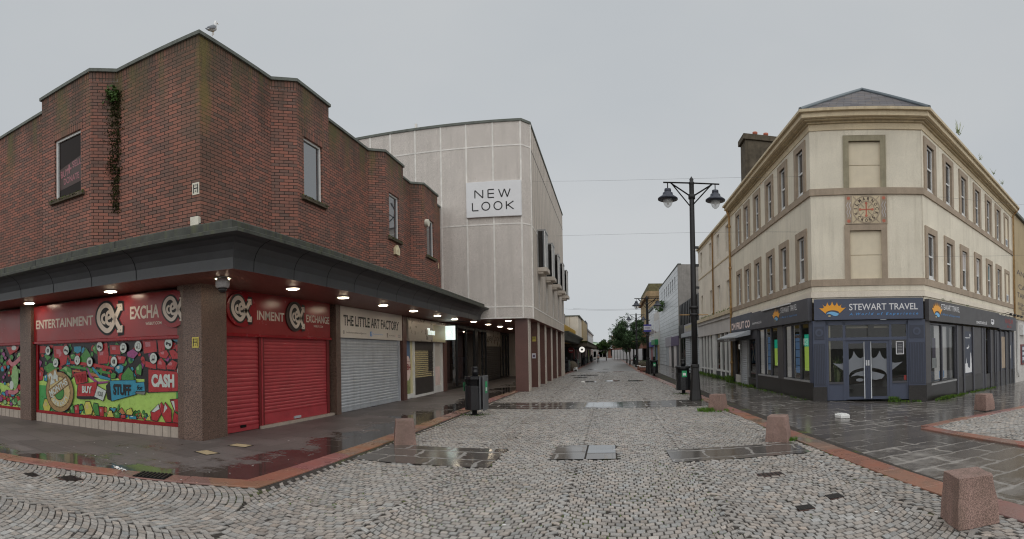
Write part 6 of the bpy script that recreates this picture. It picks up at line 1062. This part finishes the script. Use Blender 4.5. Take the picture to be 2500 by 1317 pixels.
# ------------------------------------------------------------------ lamp posts
def lamp_post(label,x,y,H):
    t=thing('street_lamp',label,'street lamp',(x,y,0),'twin-arm street lamps up the street'); P8=lambda r:[(x+r*math.cos(PI/8+i*PI/4),y+r*math.sin(PI/8+i*PI/4)) for i in range(8)]
    m=MB(); m.lathe(x,y,[(.22,0),(.22,.05),(.19,.3),(.185,.32),(.165,.62),(.13,1.12),(.15,1.14),(.15,1.22),(.12,1.25)],'iron black',8,False); m.build('base',t,bevel=.008)
    m=MB(); m.lathe(x,y,[(.105,1.24),(.098,H*.5),(.085,H-.72),(.085,H-.25),(.1,H-.22),(.1,H-.18),(.06,H-.14),(.075,H-.08),(.0,H+.04)],'iron black',14); m.lathe(x,y,[(.12,H-.75),(.12,H-.60)],'iron black',12)
    for z in (2.9,3.15): m.lathe(x,y,[(.15,z),(.16,z+.06),(.15,z+.1)],'iron black',12)
    for z in (H*.68,H*.6,H*.5): m.box(WX,x+.08,x+.2,-y-.04,-y+.04,z,z+.08,'iron black')
    m.build('pole',t)
    m=MB(); m.tube([(x-.98,y,H-.2),(x+.98,y,H-.2)],.027,'iron black',8)
    for s in (-1,1): m.tube([(x+s*.72,y,H-.22),(x+s*.1,y,H-.62)],.026,'iron black',8); m.tube([(x+s*.68,y+.0,H-.25),(x+s*.05,y-.13*s,H-.95)],.022,'iron black',8); m.tube([(x+s*.83,y,H-.22),(x+s*.83,y,H-.42)],.018,'iron black',8)
    m.build('bracket',t)
    m=MB(); m.tube([(x-.5,y,2.95),(x+.5,y,2.95)],.018,'rusty pipe',6); m.build('basket_arm',t)
    for s in (-1,1):
        lx=x+s*.83; m=MB(); m.lathe(lx,y,[(.03,H-.4),(.11,H-.42),(.12,H-.5),(.1,H-.52),(.17,H-.56),(.185,H-.64),(.29,H-.71),(.345,H-.75),(.345,H-.79),(.2,H-.80)],'iron lamp',20); o=m.build('lantern',t); m=MB(); m.lathe(lx,y,[(.175,H-.79),(.165,H-.88),(.12,H-.99),(.04,H-1.06)],'lamp glass',18); m.build('lamp_glass',o); m=MB(); m.lathe(lx,y,[(.03,H-.8),(.045,H-.9),(.02,H-.97)],'letter white',10); m.build('bulb',o)
    return t
lamp_post('tall black twin-arm street lamp nearest the corner building',2.88,17.33,7.7)
t=lamp_post('black twin-arm street lamp with a purple and white banner',2.9,39.8,6.1); lamp_post('black twin-arm street lamp behind the bannered one, beside the leafy tree',2.95,57.8,6.15); lamp_post('farthest black twin-arm street lamp, half hidden by the street tree',3.3,73,6.1)
t=thing('banner','small purple and white banner hanging on the second street lamp','banner',(2.9,39.75,3.3)); m=MB(); m.box(WX,2.6,3.2,-39.66,-39.63,3.28,3.85,'banner white'); m.box(WX,2.6,3.2,-39.63,-39.625,3.73,3.85,'banner blue'); m.box(WX,2.6,3.2,-39.63,-39.625,3.28,3.42,'banner blue'); m.box(WX,2.68,3.1,-39.63,-39.625,3.55,3.6,'purple sign'); m.build('cloth',t)
# ------------------------------------------------------------------ litter bins
def make_bin():
    t=thing('litter_bin',None,'litter bin',(0,0,0),'black litter bins along the street'); n=10
    prof=[(.25*math.cos(a_),.25*math.sin(a_)*1.15) for a_ in np.linspace(PI/2,3*PI/2,n)]; prof=[(x-.02,y) for x,y in prof]+[(.2,-.29),(.2,.29)]
    m=MB(); m.column(prof,.16,.83,'bin black'); m.column([(x*1.03,y*1.03) for x,y in prof],1.02,1.1,'bin black'); m.column([(x*.8,y*.8) for x,y in prof],.83,1.02,'joint dark'); m.column([(x*1.02,y*1.02) for x,y in prof],.78,.84,'bin black'); m.build('body',t,bevel=.012)
    m=MB(); m.box(WX,.21,.25,-.26,.26,.16,1.1,'bin grey'); m.box(WX,.31,.35,-.26,.26,.14,1.12,'bin grey'); m.build('back_plate',t,bevel=.006)
    m=MB(); m.lathe(.0,0,[(.15,0),(.12,.015),(.075,.03),(.07,.2)],'iron black',14); m.build('post',t)
    m=MB(); m.lathe(.03,.0,[(.085,1.1),(.085,1.2),(.1,1.22),(.085,1.24),(.085,1.33),(.1,1.35),(.05,1.37)],'bin black',14); m.build('ash_cap',t)
    m=MB(); m.box(WX,-.287,-.275,-.1,.1,.68,.93,'sticker green'); m.box(WX,-.289,-.287,-.06,.06,.74,.84,'sticker white'); m.box(WX,.35,.354,-.12,.12,.62,.95,'sticker green'); m.box(WX,.354,.356,-.07,.07,.68,.78,'sticker white'); m.build('sticker',t)
    return t
bin0=make_bin()
BINS=[(-3.86,14.0,0,'nearest black litter bin, in front of the glazed arcade shops'),(2.88,20.2,90,'black litter bin with green sticker beside the tallest street lamp'),(3.05,36.0,90,'black litter bin next to the bannered street lamp'),(-3.95,44.6,0,'black litter bin just past the granite columns'),(-3.7,52.5,0,'black litter bin beside the grey boulder on the left'),(-3.6,68,0,'black litter bin in front of the far canopy shops'),(-3.6,76,0,'black litter bin right behind another under the far canopy'),(3.15,64.5,90,'black litter bin by the trunk of the street tree'),(-3.5,92,0,'farthest black litter bin on the left of the street')]
for i,(x,y,rz,lb) in enumerate(BINS):
    o=bin0 if i==0 else dup(bin0); o.location=(x,y,gz(x,y)); o.rotation_euler=(0,0,math.radians(rz)); o['label']=lb
# ------------------------------------------------------------------ granite bollards
def bollard(label,x,y,rot,w,h,seed):
    rg=random.Random(seed); t=thing('bollard',label,'bollard',(x,y,gz(x,y)),'pink granite bollards round the paving'); z0=gz(x,y)
    me=bmesh.new(); bmesh.ops.create_cube(me,size=1); bmesh.ops.subdivide_edges(me,edges=me.edges[:],cuts=5,use_grid_fill=True)
    for v in me.verts:
        k=v.co.z+.5; s=w*(1.0-.17*k**1.4); v.co.x*=s; v.co.y*=s; v.co.z=k*h; n=noise.noise(Vector((v.co.x*7+seed,v.co.y*7,v.co.z*7)))*.012; v.co.x+=n; v.co.y+=noise.noise(Vector((v.co.z*6,seed+v.co.x*6,2)))*.012
        if k>.99: v.co.z+=n*.4
        if k>.6 and v.co.x>w*.36 and v.co.y<-w*.36: v.co.x-=.012; v.co.z-=.006
    md=bpy.data.meshes.new('block'); me.to_mesh(md); me.free(); md.materials.append(MAT['pink granite']); o=bpy.data.objects.new('block',md); COL.objects.link(o); o.parent=t; o.rotation_euler=(0,0,math.radians(rot)); bv=o.modifiers.new('edge','BEVEL'); bv.width=.006; bv.segments=2; bv.limit_method='ANGLE'; bv.angle_limit=math.radians(35)
    return t
bollard('largest and nearest pink granite bollard at the lower right',3.18,3.79,-15,.44,.47,1); bollard('pink granite bollard beside the right kerb with a cracked front',3.04,9.0,-30,.41,.47,2); bollard('pink granite bollard near the foot of the tallest lamp',3.0,14.2,-38,.42,.46,3); bollard('pink granite bollard on the left kerb in front of the arcade',-3.93,9.12,26,.42,.47,4); bollard('pink granite bollard on the far right by the side street cobbles',9.38,10.45,12,.42,.44,5)
# ------------------------------------------------------------------ planters, boulder
for i,(x,y,lb) in enumerate(((3.0,44.5,'nearer round brick planter with grey-green mound beside the second lamp'),(3.0,48.5,'farther round brick planter with grey-green mound behind its twin'))):
    t=thing('planter',lb,'planter',(x,y,0),'round planters on the right of the street'); m=MB(); m.lathe(x,y,[(.45,0),(.5,.1),(.5,.36)],'brick far',18); m.lathe(x,y,[(.54,.36),(.56,.42),(.52,.46)],'blind grey',18); m.build('tub',t); m=MB(); leaves(m,[(x,y,.62,.4)],260,.06,.2,'leaf dark'); m.lathe(x,y,[(.42,.44),(.4,.7),(.22,.86)],'chimney render',12); m.build('plants',t)
t=thing('boulder','dark grey rounded mound with white litter beside it between the left bins','boulder',(-3.7,48.5,0)); m=MB(); m.lathe(-3.7,48.5,[(.5,0),(.56,.3),(.5,.65),(.3,.9),(.1,.98)],'chimney render',14); m.build('stone',t); m=MB(); leaves(m,[(-3.3,47.6,.18,.25)],40,.09,.2,'litter white'); m.build('litter',t)
# ------------------------------------------------------------------ trees
def tree(label,x,y,trunk_h,blobs,n,leaf,mm,sprigs=(),r=.11,limbs=6):
    t=thing('street_tree',label,'tree',(x,y,0)); m=MB(); m.tube([(x,y,0),(x+.03,y,trunk_h*.5),(x-.02,y+.03,trunk_h),(x+.05,y,trunk_h+1.6)],r,'bark',8,r*.35)
    for _ in range(limbs): b_=random.choice(blobs); m.tube([(x,y,trunk_h*random.uniform(.75,1.1)),((x+b_[0])/2+random.uniform(-.2,.2),(y+b_[1])/2,(trunk_h+b_[2])/2+.2),b_[:3]],r*.4,'bark',5,.015)
    for (sx,sy,sz) in sprigs: m.tube([(x,y,trunk_h+1.2),((x+sx)/2,(y+sy)/2,(trunk_h+1.4+sz)/2),(sx,sy,sz)],.03,'bark',4,.006)
    m.build('trunk',t); m=MB(); leaves(m,blobs,n,leaf,.2,mm); 
    for (sx,sy,sz) in sprigs: leaves(m,[(sx,sy,sz,.28),(sx+.1,sy,sz-.5,.3)],46,leaf*.9,.2,mm)
    m.build('crown',t); return t
random.seed(11)
def crown(cx,cy,cz,rx,rz,k):
    out=[]
    for _ in range(k): d=Vector((random.gauss(0,1),random.gauss(0,1),random.gauss(0,1))).normalized()*random.random()**.33; out.append((cx+d.x*rx,cy+d.y*rx,cz+d.z*rz,random.uniform(.38,.75)))
    return out
tree('dense dark green street tree with wispy top shoots beside the far lamps',2.6,70,1.7,crown(2.7,70,4.1,2.5,2.0,56)+crown(.8,70,3.6,1.1,1.0,10),19000,.105,'leaf dark',[(.9,70,6.1),(1.5,70,6.5),(2.3,70,6.9),(1.9,69.6,6.4),(.4,70,5.4),(1.2,70,5.5),(2.9,70,6.2),(-.1,70,4.9)])
tree('second dark street tree just behind the dense one',2.5,80,1.7,crown(2.6,80,3.6,2.0,1.5,24),6000,.12,'leaf dark')
tree('smaller bushy green tree near the end of the street',-1.0,110,1.3,crown(-1.4,110,2.9,1.5,1.25,20),5200,.13,'leaf')
# far background wood on the rise
t=thing('traffic_light','traffic light showing red at the far end of the street','traffic light',(2.0,158,0)); m=MB(); m.tube([(2,158,0),(2,158,2.4)],.06,'iron black',8); m.box(WX,1.78,2.22,-158.15,-157.9,1.5,2.7,'iron black'); m.build('post',t); m=MB(); m.lathe(0,0,[(.2,0),(.2,.08)],'red lamp',14,True,lambda p:Vector((2+p.x,157.88-p.z,2.15+p.y))); m.build('red_light',t)
# ------------------------------------------------------------------ the walker far up the street
def skin(name,nodes,edges,mm,parent,loc,sub=2):
    me=bpy.data.meshes.new(name); me.from_pydata([n[:3] for n in nodes],edges,[]); o=bpy.data.objects.new(name,me); COL.objects.link(o); o.parent=parent
    md=o.modifiers.new('skin','SKIN'); 
    for i,n in enumerate(nodes): me.skin_vertices[0].data[i].radius=(n[3],n[4] if len(n)>4 else n[3])
    me.skin_vertices[0].data[0].use_root=True; sb=o.modifiers.new('sub','SUBSURF'); sb.levels=sub; sb.render_levels=sub; me.materials.append(MAT[mm]); return o
px,py=-2.1,85.0; t=thing('person','person with dark hair, grey top and dark trousers walking far up the street','person',(px,py,0))
nd=[(0,0,.93,.15,.10),(0,0,1.08,.14,.1),(0,0,1.28,.16,.1),(0,.01,1.42,.10,.07),(0,0,1.49,.05),(0,-.01,1.56,.075,.085),(0,-.015,1.66,.085,.1),(0,-.01,1.72,.05,.06)]
ed=[(i,i+1) for i in range(7)]
def chain(pts,root):
    global nd,ed
    k=root
    for p in pts: nd.append(p); ed.append((k,len(nd)-1)); k=len(nd)-1
    return k
for s in (-1,1):
    chain([(s*.09,0,.86,.09),(s*.1,-.04*s,.5,.058),(s*.1,.08*s,.1,.04),(s*.1,.0+.08*s,.04,.04),(s*.1,-.14+.08*s,.03,.032)],0)
    h=chain([(s*.19,0,1.38,.05),(s*.24,.02,1.12,.038),(s*.16,-.17,1.05,.03),(s*.1,-.24,1.06,.028)],3)
    for f_ in range(4): chain([(s*(.07),-.27,1.085-.022*f_,.011),(s*.035,-.275,1.083-.022*f_,.009),(s*.012,-.262,1.08-.022*f_,.008)],h)
    chain([(s*.09,-.25,1.10,.011),(s*.07,-.26,1.125,.009)],h)
b_=skin('body',nd,ed,'skin',t,None,1)
jk=[(0,0,.9,.17,.12),(0,0,1.1,.155,.115),(0,0,1.3,.18,.12),(0,.01,1.43,.12,.085)]; je=[(0,1),(1,2),(2,3)]
for s in (-1,1):
    k=len(jk); jk+=[(s*.19,0,1.39,.065),(s*.245,.02,1.12,.052),(s*.17,-.16,1.05,.045)]; je+=[(3,k),(k,k+1),(k+1,k+2)]
skin('jacket',jk,je,'jacket grey',t,None,1)
tr=[(0,0,.95,.16,.115)]; te=[]
for s in (-1,1): k=len(tr); tr+=[(s*.09,0,.84,.1),(s*.1,-.04*s,.5,.07),(s*.1,.08*s,.1,.055)]; te+=[(0,k),(k,k+1),(k+1,k+2)]
skin('trousers',tr,te,'trousers',t,None,1)
skin('hair',[(0,.03,1.72,.085,.09),(0,.05,1.62,.1,.085),(0,.06,1.48,.09,.06),(0,.06,1.38,.06,.04)],[(0,1),(1,2),(2,3)],'hair dark',t,None,1)
m=MB()
for s in (-1,1): m.lathe(px+s*.032,py-.105,[(.012,1.655),(.012,1.67)],'hair dark',8)
m.lathe(px,py-.115,[(.014,1.61),(.008,1.65)],'skin',8); m.box(WX,px-.025,px+.025,-(py-.095),-(py-.11),1.585,1.595,'red letters'); m.build('face',t)
for ch_ in t.children:
    if ch_.type=='MESH' and ch_.modifiers: ch_.location=(0,0,0)
m=MB()
for s in (-1,1): m.box(WX,px+s*.1-.05,px+s*.1+.05,-(py+.08*s+.07),-(py+.08*s-.19),0,.08,'joint dark')
m.build('shoe',t)
# ------------------------------------------------------------------ overhead wires
def wire(label,a,b,sag,r=.0032):
    A,B_=Vector(a),Vector(b); t=thing('overhead_wire',label,'wire',a); m=MB(); m.tube([A+(B_-A)*(k/14)+Vector((0,0,-sag*4*(k/14)*(1-k/14))) for k in range(15)],r,'wire',5); m.build('cable',t); return t
wire('upper wire across the street from concrete store to cream building top windows',(-3.5,23.4,9.75),(6.45,15.75,7.45),.25); wire('lower wire across the street from the concrete store to cream building middle',(-3.5,24.6,7.45),(6.45,15.6,5.57),.12)
p=FR(.1,.02,4.68); q_=FE(9,.05,7.9); wire('wire from the cream corner toward the right photo edge, lower one',tuple(p),tuple(q_+Vector((-3,-9,-.6))),.25); p=FR(1.5,.02,7.0); wire('wire along the upper right front toward the photo edge',tuple(p),tuple(q_+Vector((-3,-9,1.5))),.2)
for y0,z in ((50,6.1),(62,7.2)): wire('thin wire across the far street'+(' above the canopy shops' if y0==50 else ' beyond the bins'),(-4.5,y0,z),(6.9,y0+1,z+.2),.3,.008)
# ------------------------------------------------------------------ ironwork, litter, weeds
def cover(label,x0,x1,y0,y1,z=.0,mm='brown iron',grid=True):
    t=thing('drain_cover',label,'drain cover',((x0+x1)/2,(y0+y1)/2,z)); m=MB(); m.box(WX,x0,x1,-y1,-y0,-.04,z,mm); m.build('frame',t); m=MB(); n=6
    if grid:
        for k in range(n): xx=x0+(x1-x0)*(k+.5)/n; m.box(WX,xx-.014,xx+.014,-y1+.02,-y0-.02,z,z+.006,'iron black')
        m.build('bar',t)
    return t
plain('brown iron',c(86,66,60),.6,.4,var=.25)
cover('rusty oblong drain cover in the setts, largest on the right',1.93,2.29,6.51,6.71); cover('small drain cover nearest the big bollard',2.37,2.55,5.21,5.41); cover('small drain cover left of the one nearest the big bollard',1.91,2.09,4.99,5.17); cover('larger drain cover in the setts below the mural',-6.57,-6.23,3.43,3.71); cover('smaller drain cover in the setts at the left photo edge',-7.01,-6.75,3.07,3.27)
t=thing('drain_grating','dark slotted gully grating set in the left kerb','drain grating',(-5.6,4.72,.02)); m=MB(); P0=Vector((KC.x,KC.y,0))+KD*1.35; u_=KD; v_=Vector((KD.y,-KD.x,0)); v_=v_ if v_.y>0 else -v_
def obox(m,P,u,v,a0,a1,b0,b1,z0,z1,mm): m.hexa([P+u*a+v*b+Vector((0,0,z)) for z in (z0,z1) for a,b in ((a0,b0),(a1,b0),(a1,b1),(a0,b1))],mm)
obox(m,P0,u_,v_,0,.5,.02,.34,-.02,.02,'joint dark'); m.build('frame',t); m=MB()
for k in range(8): obox(m,P0,u_,v_,.02+k*.06,.05+k*.06,.03,.33,.02,.032,'iron black')
m.build('bar',t)
def flag(label,x,y,w,d,ang):
    t=thing('inspection_cover',label,'inspection cover',(x,y,.01)); u_=Vector((math.cos(ang),math.sin(ang),0)); v_=Vector((-u_.y,u_.x,0)); m=MB(); obox(m,Vector((x,y,0)),u_,v_,-w/2,w/2,-d/2,d/2,0,.0125,'bark'); m.build('rim',t); m=MB(); obox(m,Vector((x,y,0)),u_,v_,-w/2+.03,w/2-.03,-d/2+.03,d/2-.03,.0,.0155,'tan render' if w<.5 else 'charcoal'); m.build('lid',t)
flag('pale inspection cover in the left pavement nearest the mural',-6.57,6.45,.42,.3,-.2); flag('pale inspection cover in the left pavement near the red shutter',-6.6,7.4,.42,.3,.1)
t=thing('litter_tray','crumpled white polystyrene tray lying on wet right-hand paving','litter',(5.55,11.4,0)); m=MB(); m.column([(5.4,11.2),(5.62,11.15),(5.72,11.4),(5.66,11.62),(5.45,11.66),(5.36,11.45)],-.015,.05,'litter white'); m.column([(5.44,11.26),(5.6,11.22),(5.66,11.4),(5.6,11.56),(5.47,11.58)],.05,.075,'litter white'); m.build('tray',t,bevel=.015)
t=thing('litter_wrapper','crumpled white wrapper lying on the wet left kerb','litter',(-6.4,4.42,.02)); m=MB()
for _ in range(14): x=Vector((-6.4+random.gauss(0,.07),4.42+random.gauss(0,.03),.03)); m.face([x+Vector((random.uniform(-.05,.05),random.uniform(-.03,.03),random.uniform(0,.03))) for _ in range(4)],'litter white')
m.build('paper',t)
g=MB()
for _ in range(70):
    x,y=random.choice(((random.gauss(5.7,.4),random.gauss(10.7,.5),),(random.uniform(-9,-5),random.uniform(4.5,7)),(random.uniform(-7,-4.8),random.uniform(8,18)),(random.uniform(-2,3),random.uniform(4,12)))); s=random.uniform(.008,.022); g.face([(x-s,y-s*.6,.014+gz(x,y)),(x+s,y-s*.5,.014+gz(x,y)),(x+s*.8,y+s*.6,.016+gz(x,y)),(x-s*.7,y+s*.5,.014+gz(x,y))],'litter white')
tag(g.build('litter_flecks'),'tiny white flecks of litter scattered on paving','litter',kind='stuff')
g=MB()
def row(F,a0,a1,n,h,o=.12):
    for _ in range(n): a=random.uniform(a0,a1); p=F(a,o+random.uniform(-.04,.12),0); blades(g,p.x,p.y,gz(p.x,p.y)-.01,random.randint(4,12),.05,h,random.choice(('grass','leaf','moss bright')))
row(FR,.3,3.2,130,.07,.16); row(FR,.8,2.0,140,.10,.2); row(FR,3,8,90,.06); row(FC,2.4,3.5,30,.06); row(FC,2.45,2.75,40,.16,.1); row(FW,-6.5,-.3,60,.05,.1); row(FW,-12,-7,60,.12,.1); row(F2,-38,-27,120,.22,.15); row(FW,-11.6,-10.6,60,.35,.15)
for x,y,n,h,r in ((2.66,14.1,60,.12,.16),(2.95,14.0,40,.07,.3),(3.3,8.9,14,.08,.08),(-3.86,14,40,.03,.3),(2.88,20.1,40,.04,.3),(3.1,17.3,30,.05,.2)): 
    for _ in range(n): t_=random.uniform(0,6.28); q=r*math.sqrt(random.random()); blades(g,x+q*math.cos(t_)*1.5,y+q*math.sin(t_),-.005,5,.03,h,'grass')
for _ in range(900):                     # grass and moss in the joints
    x,y=random.choice(((random.gauss(.4,.5),random.gauss(5.6,.5)),(random.gauss(.9,.25),random.gauss(7.2,.5)),(random.gauss(-1.6,.5),random.gauss(5.2,.4)),(random.gauss(-3.2,.4),random.gauss(5.0,.3)),(random.gauss(-2.2,.4),random.gauss(6.9,.3)),(random.gauss(2.4,.5),random.gauss(12,1.2)),(random.gauss(-2.2,.6),random.gauss(11.5,1)),(random.gauss(.2,.6),random.gauss(4.3,.5))))
    blades(g,x,y,-.012,4,.02,.02,random.choice(('grass','moss bright','moss')))
for a in np.arange(4,16,.12): y=a; x=kr(y)+.0; blades(g,x+random.uniform(-.06,.06),y,-.01,4,.03,.025,'moss bright')
tag(g.build('weeds'),'small weeds and grass tufts in joints and along wall feet','grass',kind='stuff')
t=thing('roof_weeds','thin dry weed stalks growing from the cream building gutter','plant',FR(2.6,.4,9.6)); m=MB()
for a,h in ((2.5,.5),(2.7,.65),(2.6,.3),(5.4,.25),(7.4,.3),(8.9,.3)): 
    for _ in range(6): p=FR(a+random.uniform(-.1,.1),.36,9.58); m.tube([p,p+Vector((random.uniform(-.15,.15),random.uniform(-.1,.1),h*random.uniform(.5,1)))],.006,'leaf pale',4)
    leaves(m,[(*FR(a,.36,0)[:2],9.65,.07)],14,.03,.1,'leaf')
m.build('stalk',t)
